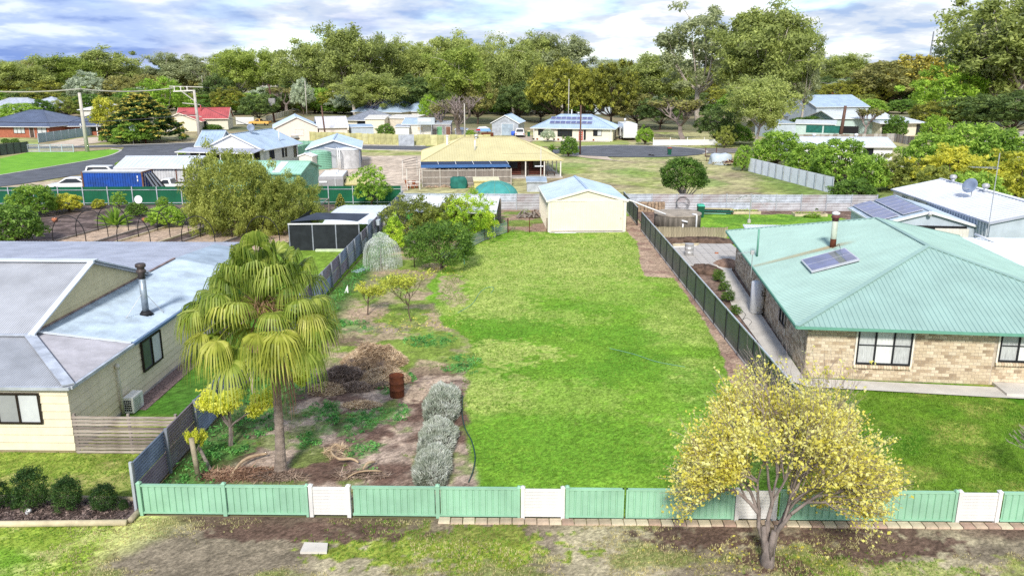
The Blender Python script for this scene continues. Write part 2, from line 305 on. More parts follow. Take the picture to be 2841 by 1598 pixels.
GM = groundmat('ground_cover'); GMF = groundmat('ground_cover_far', fine=3.0, amp=.35)
def grid(name, x0, x1, y0, y1, step, fn, z=0.0, m=None, relief=0.03, speck=.75):
    nx = int((x1-x0)/step)+1; ny = int((y1-y0)/step)+1
    X, Y = np.meshgrid(np.linspace(x0, x1, nx), np.linspace(y0, y1, ny))
    col = fn(X, Y)*(1+(rng.random(X.shape)-.5)*speck)[..., None]; Z = z+relief*(fbm(X, Y, 1.2, 4)-.5)
    v = np.stack([X, Y, Z], -1).reshape(-1, 3); i = np.arange(nx*ny).reshape(ny, nx)
    f = np.stack([i[:-1, :-1], i[:-1, 1:], i[1:, 1:], i[1:, :-1]], -1).reshape(-1, 4)
    me = npmesh(name, v, f, m or GM, np.clip(col, 0, 1).reshape(-1, 3), smooth=True)
    return struct(place(me, name))
def wob(X, Y, s, a): return X+a*(fbm(X, Y, s, 3)-.5)*2, Y+a*(fbm(X+40, Y+9, s, 3)-.5)*2
def lawn_mix(X, Y, yel=0.5, dark=0.5):
    a = fbm(X, Y, 6.5, 5); c = lerp(np.broadcast_to(LAWN, X.shape+(3,)), LAWN_D, sstep(.56-.12*(dark-.5), .70, a)*.8)
    b = fbm(X+90, Y-33, 4.5, 5); k = fbm(X*1.0, Y*1.0, .5, 3)
    c = lerp(c, LAWN_Y, sstep(.50, .68, b)*yel*(.45+.9*k))
    return c*(0.72+.56*k)[..., None]
def f_verge(X, Y):
    c = lerp(np.broadcast_to(DRYG, X.shape+(3,)), C3(.25,.205,.145), sstep(.44, .62, fbm(X, Y, 3.0, 5)))
    k = fbm(X+7, Y+3, .42, 4)
    c = c*(0.55+.9*k)[..., None]
    g = sstep(.53, .64, fbm(X-20, Y*1.6+8, 2.0, 5)); c = lerp(c, OLIVE*(.7+.6*k)[..., None], g*.8)
    for (gx, gy, rx, ry, s) in ((-2.5, 19.6, 3.6, 1.15, .95), (8.6, 18.6, 2.6, .9, .6), (4.5, 17.2, 3.0, .9, .55), (13.5, 17.4, 1.8, 1.8, .6)):
        c = lerp(c, C3(.27,.33,.045)*(.6+.8*k)[..., None], patch(X, Y, gx, gy, rx, ry)*s)
    # bare dark soil along the fence and under the tree
    s = 20.75-Y+1.5*(fbm(X, Y, 1.5, 4)-.5); c = lerp(c, SOIL*(.7+.6*k)[..., None], sstep(.9, .3, s)*sstep(.35, .55, fbm(X+3, 0*Y, 4, 2))*.9)
    for (gx, gy, rx, ry) in ((5.5, 20.2, 2.2, .8), (9.2, 19.9, 2.4, .9), (-6.0, 20.2, 3.2, .5), (6.6, 18.8, 1.1, .6), (11.8, 17.8, .9, .6)):
        c = lerp(c, SOIL*(.65+.7*k)[..., None], patch(X, Y, gx, gy, rx, ry)*.95)
    # mown green verge before the neighbour's house (left)
    m = sstep(-9.2, -10.8, X+.55*(21-Y)+1.6*(fbm(X, Y, 1.6, 4)-.5)); lm_ = lerp(C3(.30,.40,.055)+0*c, C3(.56,.58,.20), sstep(.4, .65, fbm(X, Y, .9, 4)))*(.65+.65*k)[..., None]
    lm_ = lerp(lm_, LAWN*(.8+.4*k)[..., None], sstep(.5, .66, fbm(X+50, Y, 2.2, 4)))
    c = lerp(c, lm_, m*sstep(13.5, 16.8, Y+.25*(X+14)))
    return c
grid('verge_ground', -30, 26, 9.5, 21.02, .075, f_verge, relief=.05)
LEDGE = [(1330,1345),(1302,1240),(1292,1140),(1290,1050),(1318,1000),(1305,940),(1240,905),(1195,850),(1185,790),(1225,745),(1290,715),(1330,672),(1415,642)]
_le = sorted([(G(u, v).y, G(u, v).x) for u, v in LEDGE]); LE_Y = [a for a, b in _le]; LE_X = [b for a, b in _le]
RDIRT = [G(*p) for p in ((1736,640),(1768,672),(1776,735),(1790,768),(1868,772),(1890,800),(1945,880),(1990,950),(2020,1040),(2060,1130),(2180,1260),(2400,1400),(2480,1380),(1760,600),(1736,600))]
WEEDS = []   # (x, y, rx, ry) patches of nettle-green ground cover
for u, v, ru, rv in ((1285,1015,60,28),(1195,945,75,20),(1120,1050,35,14),(1080,1080,30,12),(700,1085,40,26),(900,1140,55,26),(960,1180,80,30),(1000,1240,60,26),(860,1220,40,24),(1090,1150,55,26),(745,1150,55,60),(620,1240,90,30),(560,1330,60,14),(880,930,40,26),(960,905,70,20),(1010,1300,40,12),(830,1060,70,35),(1020,1160,50,22)):
    a, b, c_ = G(u-ru, v), G(u+ru, v), G(u, v-rv); p = G(u, v); WEEDS.append((p.x, p.y, (b.x-a.x)/2, abs(c_.y-p.y)))
def f_lot(X, Y):
    k = fbm(X, Y, .45, 4); c = lawn_mix(X, Y, .7, .5)
    # sun-bleached patches toward the shed and mid lawn
    for (gx, gy, rx, ry, s) in ((2.0, 56, 7.0, 7.5, .85), (4.5, 60, 3.5, 3, .5), (2.5, 49, 5.0, 3.5, .5), (-2.5, 51, 2.6, 4, .75), (-2.2, 43, 2.5, 3.5, .6), (-1.5, 35.5, 3.0, 1.8, .85), (1.0, 41, 3.5, 1.6, .45), (4.5, 52.5, 4, 2.5, .5), (-2.0, 31.2, 2.0, 2.2, .6), (5.0, 46, 3.2, 3, .35), (1.5, 30, 3, 2, .3), (7.0, 26, 2.5, 3, .35), (-3.0, 24.5, .9, 3, .5)):
        c = lerp(c, LAWN_Y*(.7+.6*k)[..., None], patch(X, Y, gx, gy, rx, ry)*s)
    for (gx, gy, rx, ry, s) in ((-1.0, 39.2, 3.4, 1.7, .8), (4.8, 38.0, 2.2, 1.6, .65), (1.5, 26, 4.5, 2.5, .55), (4.0, 33, 3.5, 1.5, .5), (3.5, 43.0, 2.6, 1.2, .5), (7.3, 30, 1.4, 3, .5)):
        c = lerp(c, LAWN_D*(.75+.6*k)[..., None], patch(X, Y, gx, gy, rx, ry)*s)
    # garden side (left): rough grass, bare soil, straw litter
    xb = np.interp(Y, LE_Y, LE_X); e = X-xb+.9*(fbm(X, Y, 1.3, 4)-.5); gmask = sstep(.12, -.12, e)
    gr = lerp(C3(.22,.30,.055)+0*c, C3(.34,.29,.16), sstep(.47, .60, fbm(X+11, Y, 1.7, 5)))*(.55+.85*k)[..., None]
    gr = lerp(gr, DIRT*(.6+.7*k)[..., None], sstep(.57, .64, fbm(X-4, Y+60, 1.9, 4))*.8)
    so = lerp(SOIL*1.15+0*c, SOIL_L*1.35, sstep(.40, .62, fbm(X, Y+20, 1.6, 5)))*(.55+.9*k)[..., None]
    so = lerp(so, C3(.56,.43,.32)*(.6+.8*k)[..., None], sstep(.60, .70, fbm(X+31, Y, .8, 4))*.8)
    so = lerp(so, C3(.16,.23,.05)*(.6+.8*k)[..., None], sstep(.56, .66, fbm(X+70, Y-8, 1.1, 4))*.7)
    near = sstep(34.5, 31.5, Y+2.0*(fbm(X, Y, 2.4, 3)-.5)); gc = lerp(gr, so, near)
    gc = lerp(gc, C3(.05,.13,.02)*(.6+.9*k)[..., None], sstep(-9.2, -10.4, X+.8*(fbm(X, Y, 1.0, 3)-.5))*.8)
    c = lerp(c, gc, gmask)
    for (gx, gy, rx, ry, s, cc) in ((-4.4, 30.6, 1.0, 1.1, .85, TAN), (-4.6, 47.5, .8, 3.0, .8, DIRT), (-3.9, 44.2, .6, 1.4, .7, DIRT), (-8.5, 42.0, 1.0, 1.6, .7, DIRT), (-7.0, 38.8, 1.4, .7, .6, SOIL_L), (-9.0, 37.0, 1.2, .8, .7, SOIL), (-3.3, 29.6, .7, 1.6, .7, SOIL_L)):
        c = lerp(c, cc*(.6+.75*k)[..., None], patch(X, Y, gx, gy, rx, ry)*s)
    for (gx, gy, rx, ry) in WEEDS:
        c = lerp(c, WEED*(.4+1.2*k)[..., None], patch(X, Y, gx, gy, rx*.85, max(ry, .5)*.85, .15, 1.6)*.6)
    # bare strip by the right-hand fence
    Xw, Yw = wob(X, Y, .8, .16); m = inpoly(Xw, Yw, RDIRT).astype(float)
    dc = lerp(DIRT+0*c, C3(.34,.22,.165), sstep(.45, .62, fbm(X, Y, 1.0, 4)))*(.68+.6*k)[..., None]; c = lerp(c, dc, m)
    # behind the wire fence
    b = sstep(64.4, 65.2, Y+.4*(k-.5))*sstep(1.9, 1.5, X); bc = lerp(C3(.36,.25,.18)+0*c, C3(.20,.27,.06), sstep(.47, .6, fbm(X, Y, 1.5, 4)))*(.6+.8*k)[..., None]
    bc = lerp(bc, C3(.07,.24,.035)*(.6+.8*k)[..., None], sstep(-2.2, -3.2, X+1.2*(fbm(X, Y, 1.0, 3)-.5)))
    return lerp(c, bc, b)
grid('yard_ground', -11.45, 9.75, 21.2, 77.2, .085, f_lot, relief=.05)
def f_left(X, Y):
    k = fbm(X, Y, .4, 4)
    c = lerp(C3(.27,.34,.06)+0*X[..., None], C3(.38,.38,.115), sstep(.44, .62, fbm(X, Y, 1.4, 5)))*(.68+.6*k)[..., None]
    c = lerp(c, C3(.055,.18,.02)*(.7+.6*k)[..., None], sstep(27.4, 28.4, Y)*.9)
    c = lerp(c, C3(.18,.24,.05)*(.7+.6*k)[..., None], sstep(-13.0, -12.2, X)*sstep(28, 26, Y)*.7)
    y2 = sstep(46, 48, Y)
    gd = lerp(C3(.20,.15,.135)+0*c, C3(.10,.075,.068), sstep(.42, .6, fbm(X, Y, .9, 5)))*(.6+.8*k)[..., None]
    bed = np.zeros(X.shape)
    for i in range(4):
        x0 = -36.4+i*4.9; xs = X-(x0+(Y-57.5)*.18); bed = np.maximum(bed, sstep(0, .1, xs)*sstep(3.3, 3.2, xs)*sstep(57.5, 57.6, Y)*sstep(66.4, 66.3, Y))
    gd = lerp(gd, C3(.50,.37,.27)*(.75+.5*k)[..., None], bed)
    gd = lerp(gd, C3(.20,.32,.04)*(.7+.6*k)[..., None], sstep(-18.5, -17.5, X+.8*(k-.5)))
    return lerp(c, gd, y2)
grid('neighbour_ground_left', -58, -11.55, 21.2, 78.6, .14, f_left, relief=.04)
def f_right(X, Y):
    k = fbm(X, Y, .4, 4)
    c = lerp(C3(.135,.25,.02)+0*X[..., None], C3(.30,.33,.07), sstep(.50, .68, fbm(X, Y, 1.8, 5)))
    c = lerp(c, C3(.075,.19,.012), sstep(.52, .66, fbm(X+20, Y, 2.6, 5)))*(.68+.6*k)[..., None]
    b = sstep(35, 36, Y); yd = lerp(C3(.21,.38,.04)+0*c, C3(.13,.28,.03), sstep(.45, .6, fbm(X, Y, 2, 4)))*(.75+.5*k)[..., None]
    xx = X+.6*(fbm(X, Y, 1.0, 3)-.5); yy = Y+.8*(fbm(X+9, Y, 1.2, 3)-.5)
    so = lerp(C3(.17,.115,.09)+0*c, C3(.26,.18,.14), sstep(.45, .6, fbm(X, Y, .9, 4)))*(.6+.8*k)[..., None]
    yd = lerp(yd, so, np.maximum(sstep(73.2, 73.8, yy), np.maximum(sstep(14.6, 14.0, xx), sstep(27.5, 28.2, xx)*sstep(66, 68, yy))))
    return lerp(c, yd, b)
grid('neighbour_ground_right', 9.85, 46, 21.2, 79.6, .13, f_right, relief=.04)
PAD_G = [(G(u, v), r) for u, v, r in ((1640,440,4),(1590,460,3.5),(1560,478,2.5),(1940,505,4),(1750,478,4),(1800,430,7))]
def f_mid(X, Y):
    k = fbm(X, Y, 1.3, 4)
    c = lerp(C3(.42,.39,.19)+0*X[..., None], C3(.33,.27,.165), sstep(.44, .6, fbm(X, Y, 9, 5)))
    c = lerp(c, C3(.25,.31,.07), sstep(.55, .68, fbm(X+80, Y, 7, 5))*.75)*(.65+.65*k)[..., None]
    for p, r in PAD_G:
        d = ((X-p.x)/r)**2+((Y-p.y)/(r*1.3))**2+1.8*(fbm(X, Y, 3, 4)-.5); c = lerp(c, C3(.19,.32,.06)*(.7+.5*k)[..., None], sstep(1, .3, d)*.6)
    c = lerp(c, C3(.56,.46,.36)*(.75+.45*k)[..., None], inpoly(*wob(X, Y, 3, 1.0), [(-30,80),(-14,80),(-12,100),(-9,118),(-14,126),(-36,126),(-27,112)]).astype(float))
    c = lerp(c, C3(.50,.41,.29)*(.75+.45*k)[..., None], inpoly(*wob(X, Y, 3, .8), [(-75,79.5),(-28,79.5),(-30,96),(-46,99),(-55,97)]).astype(float))
    c = lerp(c, C3(.11,.20,.035)*(.7+.6*k)[..., None], sstep(26, 30, X)*sstep(112, 108, Y+(X-40)*.8)*.7)
    return c
grid('paddock_ground', -120, 110, 79.0, 178, .5, f_mid, relief=.06, m=GMF)
# far ground to the horizon
def far_ground():
    m = bpy.data.materials.new('far_ground'); m.use_nodes = True; t = m.node_tree; b = t.nodes['Principled BSDF']; b.inputs['Roughness'].default_value = 1
    g = N(t, 'ShaderNodeNewGeometry'); n = N(t, 'ShaderNodeTexNoise'); L(t, g.outputs['Position'], n.inputs['Vector']); n.inputs['Scale'].default_value = .05; n.inputs['Detail'].default_value = 8
    r = N(t, 'ShaderNodeValToRGB'); L(t, n.outputs[0], r.inputs[0]); e = r.color_ramp.elements; e.new(.5)
    for el, (p, c) in zip(e, [(.35, (.09,.11,.04)), (.5, (.22,.20,.10)), (.66, (.32,.25,.15))]): el.position = p; el.color = (*c, 1)
    L(t, r.outputs[0], b.inputs['Base Color'])
    return MB().add([(-4000,-300,-.06),(4000,-300,-.06),(4000,6000,-.06),(-4000,6000,-.06)], [(0,1,2,3)]).build('ground', m)
struct(far_ground())
# ------------------------------------------------------------------ roads, kerbs, drives, paths
def sheet(name, pts, m, z=.05):
    return struct(MB().add([(p[0], p[1], z) for p in pts], [tuple(range(len(pts)))]).build(name, m))
def smooth_px(px, n=6):
    p = [G(*a) for a in px]; out = []
    for i in range(len(p)-1):
        p0, p1, p2, p3 = p[max(i-1, 0)], p[i], p[i+1], p[min(i+2, len(p)-1)]
        for k in range(n):
            t = k/n; out.append(.5*((2*p1)+(p2-p0)*t+(2*p0-5*p1+4*p2-p3)*t*t+(3*p1-p0-3*p2+p3)*t**3))
    return out+[p[-1]]
def kerb_line(name, pts, wd=.32, h=.12):
    b = MB()
    for i in range(len(pts)-1):
        p, q = Vector(pts[i]), Vector(pts[i+1]); d = (q-p); d.z = 0
        if d.length < .05: continue
        s = Vector((-d.y, d.x, 0)).normalized()*wd; b.obox(V(p.x, p.y, .0), q-p, s, V(0, 0, h))
    return struct(b.build(name, M['kerb']))
# street running across behind the blue-roofed houses, and the side street on the left
nearL = smooth_px([(-60,525),(60,512),(180,492),(330,470),(470,452),(560,438)])
farL = smooth_px([(330,423),(310,432),(250,446),(120,468),(0,488),(-60,498)])
st = nearL+[G(640,425), G(760,412)]+[G(905,410), G(1180,417), G(1180,407), G(1000,405), G(900,401), G(760,399), G(690,398), G(640,396), G(560,396), G(545,402)]+[G(345,410), G(338,417)]+farL
sheet('side_street', st, M['asphalt'], .055)
sheet('street_far_arm', [G(-80,416), G(345,409), G(470,405), G(545,401.5), G(545,397), G(345,404), G(-80,411)], M['asphalt'], .06)
sheet('street_bend', [G(545,402), G(560,396), G(640,387), G(760,366), G(805,360), G(820,366), G(760,392), G(640,408)], M['asphalt'], .064)
sheet('street_middle', [G(1000,405), G(1180,407.5), G(1540,418), G(1600,411), G(1700,409), G(1700,432), G(1590,428), G(1400,423), G(1000,414)], M['asphalt'], .068)
# turning circle
c0 = G(1745, 420); tc_pts = [V(c0.x+12.6*math.cos(t), c0.y+10.2*math.sin(t), 0) for t in np.linspace(0, 2*math.pi, 40, endpoint=False)]
sheet('turning_circle', tc_pts, M['asphalt'], .072)
sheet('street_right_arm', [G(1880,411), G(2120,414), G(2120,424), G(1880,428)], mat('old_asphalt', (.19,.17,.16), .95, .25, .6), .066)
kerb_line('kerb_circle', [V(c0.x+12.7*math.cos(t), c0.y+10.3*math.sin(t), 0) for t in np.linspace(R(-28), R(165), 26)])
kerb_line('kerb_corner', smooth_px([(0,489),(120,469),(250,447),(310,433),(338,420),(330,415.5),(310,414)]), .35)
kerb_line('kerb_far', [G(160,408.5), G(345,403.5), G(470,400), G(545,395.5), G(560,390), G(640,384)], .35)
kerb_line('kerb_near', [G(905,414), G(1000,416.2), G(1180,420)], .35)
kerb_line('kerb_far_middle', [G(905,399.5), G(1000,404), G(1180,406)], .35)
lawn_corner = [G(0,488)]+smooth_px([(0,488),(120,468),(250,445),(308,431.5),(330,420),(318,417)])+[G(300,417), G(205,423), G(80,424), G(0,442)]
def f_flat(c1, c2, s):
    def f(X, Y): return lerp(np.broadcast_to(c1, X.shape+(3,)), c2, sstep(.4, .62, fbm(X, Y, s, 4)))*(.8+.4*fbm(X, Y, .8, 3))[..., None]
    return f
defm('lawn_bright', (.20,.44,.03), 1, .2, .5, bump=.4, bscale=10, col2=(.13,.33,.02)); defm('lawn_pale', (.34,.40,.10), 1, .2, .3, bump=.4, bscale=10, col2=(.25,.27,.10))
sheet('corner_lawn', lawn_corner, M['lawn_bright'], .075)
sheet('corner_path', [G(-60,510), G(-60,496), G(0,491), G(62,473), G(0,486.8), G(-60,498)], M['concrete_pale'], .05)
sheet('driveway_gravel', [G(105,408), G(215,385), G(300,380), G(345,372), G(355,380), G(330,392), G(250,400), G(200,408)], M['gravel'], .06)
sheet('brick_house_lawn', [G(-60,395), G(110,389), G(105,403), G(-60,405)], M['lawn_pale'], .06)
sheet('paddock_drive', [G(1560,430), G(1680,433), G(1700,445), G(1760,452), G(1640,441)], M['gravel'], .052)
sheet('suv_driveway', [G(1425,378), G(1475,376), G(1478,392), G(1440,405), G(1400,402), G(1420,390)], M['gravel'], .053)
sheet('house_front_lawn', [G(1478,396), G(1700,395), G(1740,392), G(1745,402), G(1560,408), G(1470,408)], M['lawn_pale'], .054)
# right-hand neighbour: concrete path round the brick house, paved yard
sheet('concrete_path', [G(2230,1052), G(2752,1077), G(2900,1084), G(2900,1112), G(2752,1105), G(2240,1076), G(2180,1056), G(2030,850), G(1985,740), G(1995,690), G(2045,690), G(2030,752)], M['concrete_pale'], .06)
pv = thing('paved_yard', 'grey square pavers behind the dark fence near the steel drum', 'paving', G(1960,730))
pv.pop('label') if False else None
P0, P1, P2, P3 = G(1862,716), G(1985,760), G(2030,668), G(1905,650)
e1, e2 = P1-P0, P3-P0; nx_, ny_ = 16, 22
pm = MB().box(-.29, -.29, 0, .29, .29, .05).mesh('paver', M['concrete'])
for i in range(-2, 18):
    for j in range(0, 24):
        p = V(10.2+i*.6, 52.5+j*.6, .05)
        ok = inpoly(np.array([p.x]), np.array([p.y]), [(10.3,52.8),(13.2,52.5),(15.6,56),(15.6,60.5),(11.5,60.5),(10.3,58)])[0]
        if ok: place(pm, 'paver', pv, p-pv.location)
# ================================================================== BUILDING KIT
UP = V(0, 0, 1)
def roof_plane(name, poly, m, parent, pitch=.6, rw=.05, rh=.03, thick=.06):
    """ribbed metal sheet: poly[0]->poly[1] is the eave; ribs climb from it"""
    poly = [Vector(p) for p in poly]; n = (poly[1]-poly[0]).cross(poly[-1]-poly[0]).normalized()
    if n.z < 0: poly = [poly[1], poly[0]]+poly[2:][::-1]; n = -n
    b = MB().prism(poly, -n*thick)
    if pitch:
        A = poly[0]; ex = (poly[1]-poly[0]).normalized(); ey = n.cross(ex)
        q = [((p-A).dot(ex), (p-A).dot(ey)) for p in poly]; s0, s1 = min(a for a, c in q), max(a for a, c in q); s = s0+pitch*.5
        while s < s1:
            ts = []
            for i in range(len(q)):
                (a, c), (d, e) = q[i], q[(i+1) % len(q)]
                if (a-s)*(d-s) < 0: ts.append(c+(e-c)*(s-a)/(d-a))
            if len(ts) >= 2 and max(ts)-min(ts) > .15:
                o = A+ex*(s-rw/2)+ey*min(ts); l = ey*(max(ts)-min(ts))
                b.hexa([o, o+ex*rw, o+ex*rw+l, o+l, o+ex*rw*.25+n*rh, o+ex*rw*.75+n*rh, o+ex*rw*.75+l+n*rh, o+ex*rw*.25+l+n*rh])
            s += pitch
    return b.build(name, m, parent)
def window(parent, o, ex, w_, h_, out, panes=2, frame=None, glass=None, fw=.06, bars=0, name='window', pane_m=None):
    """o = lower left corner on the wall face, ex along the wall, out = wall normal"""
    o, ex, out = Vector(o), Vector(ex).normalized(), Vector(out).normalized(); fr = MB(); d = out*.07; frame = frame or M['frame_dark']
    fr.obox(o, ex*w_, d, UP*fw); fr.obox(o+UP*(h_-fw), ex*w_, d, UP*fw); fr.obox(o+UP*fw, ex*fw, d, UP*(h_-2*fw)); fr.obox(o+ex*(w_-fw)+UP*fw, ex*fw, d, UP*(h_-2*fw))
    for i in range(1, panes): fr.obox(o+ex*(w_*i/panes-fw/2)+UP*fw, ex*fw, d, UP*(h_-2*fw))
    for i in range(bars): fr.obox(o+ex*fw+UP*(h_*(i+1)/(bars+1)-fw*.25)+out*.012, ex*(w_-2*fw), out*.05, UP*fw*.5)
    wd = fr.build(name, frame, parent)
    for i in range(panes):
        g = (pane_m[i] if pane_m else None) or glass or M['glass_dark']
        x0 = fw if i == 0 else w_*i/panes+fw/2; x1 = w_-fw if i == panes-1 else w_*(i+1)/panes-fw/2
        MB().obox(o+ex*x0+UP*fw, ex*(x1-x0), out*.02, UP*(h_-2*fw)).build('pane', g, wd)
    return wd
def door(parent, o, ex, w_, h_, out, m, frame=None):
    o, ex, out = Vector(o), Vector(ex).normalized(), Vector(out).normalized()
    d = MB().obox(o, ex*w_, out*.04, UP*h_).build('door', m, parent)
    fr = MB(); fr.obox(o-ex*.06, ex*.06, out*.07, UP*(h_+.06)); fr.obox(o+ex*w_, ex*.06, out*.07, UP*(h_+.06)); fr.obox(o+UP*h_, ex*w_, out*.07, UP*.06); fr.build('door_frame', frame or M['white_paint'], d)
    MB().obox(o+ex*(w_-.14)+UP*1.0+out*.04, ex*.09, out*.05, UP*.03).build('handle', M['steel'], d)
    return d
def cap(parent, a, b, m, w_=.22, name='ridge_cap'): return MB().bar(Vector(a)+V(0,0,.03), Vector(b)+V(0,0,.03), w_, .05).build(name, m, parent)
def gutter(parent, a, b, m, name='gutter', s=.11): return MB().bar(Vector(a)-V(0,0,.05), Vector(b)-V(0,0,.05), s, s).build(name, m, parent)
class House: pass
def house(name, label, A, B, depth, wh, rh, kind, wm, rm, over=.45, pitch=.76, trim=None, cat='house', group=None, skew=0.0, inset=None, rw=.07):
    h = House(); A, B = Vector(A), Vector(B); A.z = B.z = 0; ex = (B-A); W_ = ex.length; ex.normalize(); ey = V(-ex.y, ex.x, 0); trim = trim or M['white_paint']
    h.A, h.ex, h.ey, h.W, h.D, h.wh, h.rh = A, ex, ey, W_, depth, wh, rh
    r = thing(name, label, cat, A, group); h.root = r
    def Pt(s, t, z): return A+ex*s+ey*t+UP*z
    h.P = Pt
    wb = MB(); wb.obox(Pt(0,0,0), ex*W_, ey*depth, UP*wh)
    o = over; zo = 0; R_ = lambda poly: roof_plane('roof', poly, rm, r, pitch, rw=rw)
    if kind == 'hip':
        i = inset if inset is not None else min(W_, depth)/2; sl = rh/(depth/2); e = wh-o*sl
        a, b, c, d = Pt(-o,-o,e), Pt(W_+o,-o,e), Pt(W_+o,depth+o,e), Pt(-o,depth+o,e); p, q = Pt(i, depth/2, wh+rh), Pt(W_-i, depth/2, wh+rh)
        h.front = (a, b, q, p); R_([a, b, q, p] if (q-p).length > .05 else [a, b, p]); R_([b, c, q]); R_([d, a, p]); R_([c, d, p, q])
        for u_, v_ in ((a,p),(b,q),(c,q),(d,p),(p,q)):
            if (u_-v_).length > .1: cap(r, u_, v_, rm)
        for u_, v_ in ((a,b),(b,c),(d,a)): gutter(r, u_, v_, trim)
    elif kind == 'hip_y':
        i = inset if inset is not None else W_/2; sl = rh/(W_/2); e = wh-o*sl
        a, b, c, d = Pt(-o,-o,e), Pt(W_+o,-o,e), Pt(W_+o,depth+o,e), Pt(-o,depth+o,e); p, q = Pt(W_/2, i, wh+rh), Pt(W_/2, depth-i, wh+rh)
        h.front = (a, b, p); R_([a, b, p]); R_([b, c, q, p]); R_([d, a, p, q]); R_([c, d, q])
        for u_, v_ in ((a,p),(b,p),(c,q),(d,q),(p,q)): cap(r, u_, v_, rm)
        for u_, v_ in ((a,b),(b,c),(d,a)): gutter(r, u_, v_, trim)
    elif kind == 'gable_x':
        sl = rh/(depth/2); e = wh-o*sl; g = min(o, .3); a, b, c, d = Pt(-g,-o,e), Pt(W_+g,-o,e), Pt(W_+g,depth+o,e), Pt(-g,depth+o,e); p, q = Pt(-g, depth/2, wh+rh), Pt(W_+g, depth/2, wh+rh)
        wb.prism([Pt(0,0,wh), Pt(0,depth,wh), Pt(0,depth/2,wh+rh-.06)], ex*W_); h.front = (a, b, q, p)
        R_([a, b, q, p]); R_([c, d, p, q]); cap(r, p, q, rm); gutter(r, a, b, trim)
        for (u_, v_) in ((b,q),(q,c),(a,p),(p,d)): MB().bar(u_-V(0,0,.06), v_-V(0,0,.06), .05, .16).build('barge_board', trim, r)
    elif kind == 'gable_y':
        sl = rh/(W_/2); e = wh-o*sl; g = min(o, .3); a, b, c, d = Pt(-o,-g,e), Pt(W_+o,-g,e), Pt(W_+o,depth+g,e), Pt(-o,depth+g,e); p, q = Pt(W_/2,-g,wh+rh), Pt(W_/2,depth+g,wh+rh)
        wb.prism([Pt(0,0,wh), Pt(W_,0,wh), Pt(W_/2,0,wh+rh-.06)], ey*depth); h.left = (d, a, p, q); h.right = (b, c, q, p)
        R_([b, c, q, p]); R_([d, a, p, q]); cap(r, p, q, rm); gutter(r, b, c, trim); gutter(r, d, a, trim)
        for (u_, v_) in ((a,p),(p,b)): MB().bar(u_-V(0,0,.06), v_-V(0,0,.06), .05, .16).build('barge_board', trim, r)
    elif kind == 'skillion':
        e = wh+.02; a, b, c, d = Pt(-o,-o,e), Pt(W_+o,-o,e), Pt(W_+o,depth+o,e+rh), Pt(-o,depth+o,e+rh); h.front = (a, b, c, d)
        wb.prism([Pt(0,0,wh), Pt(0,depth,wh), Pt(0,depth,wh+rh*.95)], ex*W_); R_([a, b, c, d]); gutter(r, a, b, trim)
    h.wall = wb.build('wall', wm, r)
    def face(side):
        return {'f': (Pt(0,0,0), ex, -ey, W_), 'r': (Pt(W_,0,0), ey, ex, depth), 'l': (Pt(0,depth,0), -ey, -ex, depth)}[side]
    def win(side, s0, s1, z0, z1, **kw):
        o_, x_, n_, _ = face(side); return window(r, o_+x_*s0+UP*z0+n_*.004, x_, s1-s0, z1-z0, n_, **kw)
    def dr(side, s, w_=.85, h_=2.0, m=None, **kw):
        o_, x_, n_, _ = face(side); return door(r, o_+x_*s+UP*.05+n_*.004, x_, w_, h_, n_, m or M['white_paint'], **kw)
    h.win, h.door, h.face = win, dr, face
    return h
def on_roof(quad, s, t, lift=.0):
    a, b, c, d = quad if len(quad) == 4 else (quad[0], quad[1], quad[2], quad[2])
    n = (b-a).cross(d-a).normalized(); n = n if n.z > 0 else -n
    return (a+(b-a)*s)*(1-t)+(d+(c-d)*s)*t+n*lift, n
def solar(root, quad, s0, s1, t0, t1, nx, ny, gap=.04):
    """panels laid on a roof plane, each its own part"""
    a, b, c, d = quad; n = (b-a).cross(d-a).normalized(); n = n if n.z > 0 else -n
    ex = (b-a).normalized(); O = a+(b-a)*s0; up = n.cross(ex); hgt_ = (d-a).dot(up); Wt = (b-a).length
    w_ = Wt*(s1-s0)/nx; hh = hgt_*(t1-t0)/ny; O = O+up*(hgt_*t0)+n*.10
    for j in range(ny):
        for i in range(nx):
            o = O+ex*(i*w_)+up*(j*hh)
            pn = MB().obox(o, ex*(w_-gap), up*(hh-gap), n*.04).build('solar_panel', M['solar_frame'], root)
            MB().obox(o+ex*.04+up*.04+n*.041, ex*(w_-gap-.08), up*(hh-gap-.08), n*.006).build('cell_sheet', M['solar'], pn)
def flue(root, p, h_, r=.1, m=None, name='flue', capm=None):
    p = Vector(p); f = MB().lathe([(r, -.3), (r, h_)], 10, p).build(name, m or M['white_paint'], root, True)
    MB().lathe([(r*1.35, h_), (r*1.6, h_+.05), (r*1.5, h_+.16), (r*.3, h_+.22)], 10, p).build('cap', capm or m or M['white_paint'], f, True); return f
def whirly(root, p, m=None):
    p = Vector(p); f = MB().lathe([(.14, -.1), (.14, .22)], 10, p).build('vent_base', M['zinc'], root, True)
    MB().lathe([(.2, .22), (.27, .32), (.27, .44), (.17, .54), (.02, .57)], 12, p).build('turbine', m or M['steel'], f, True)
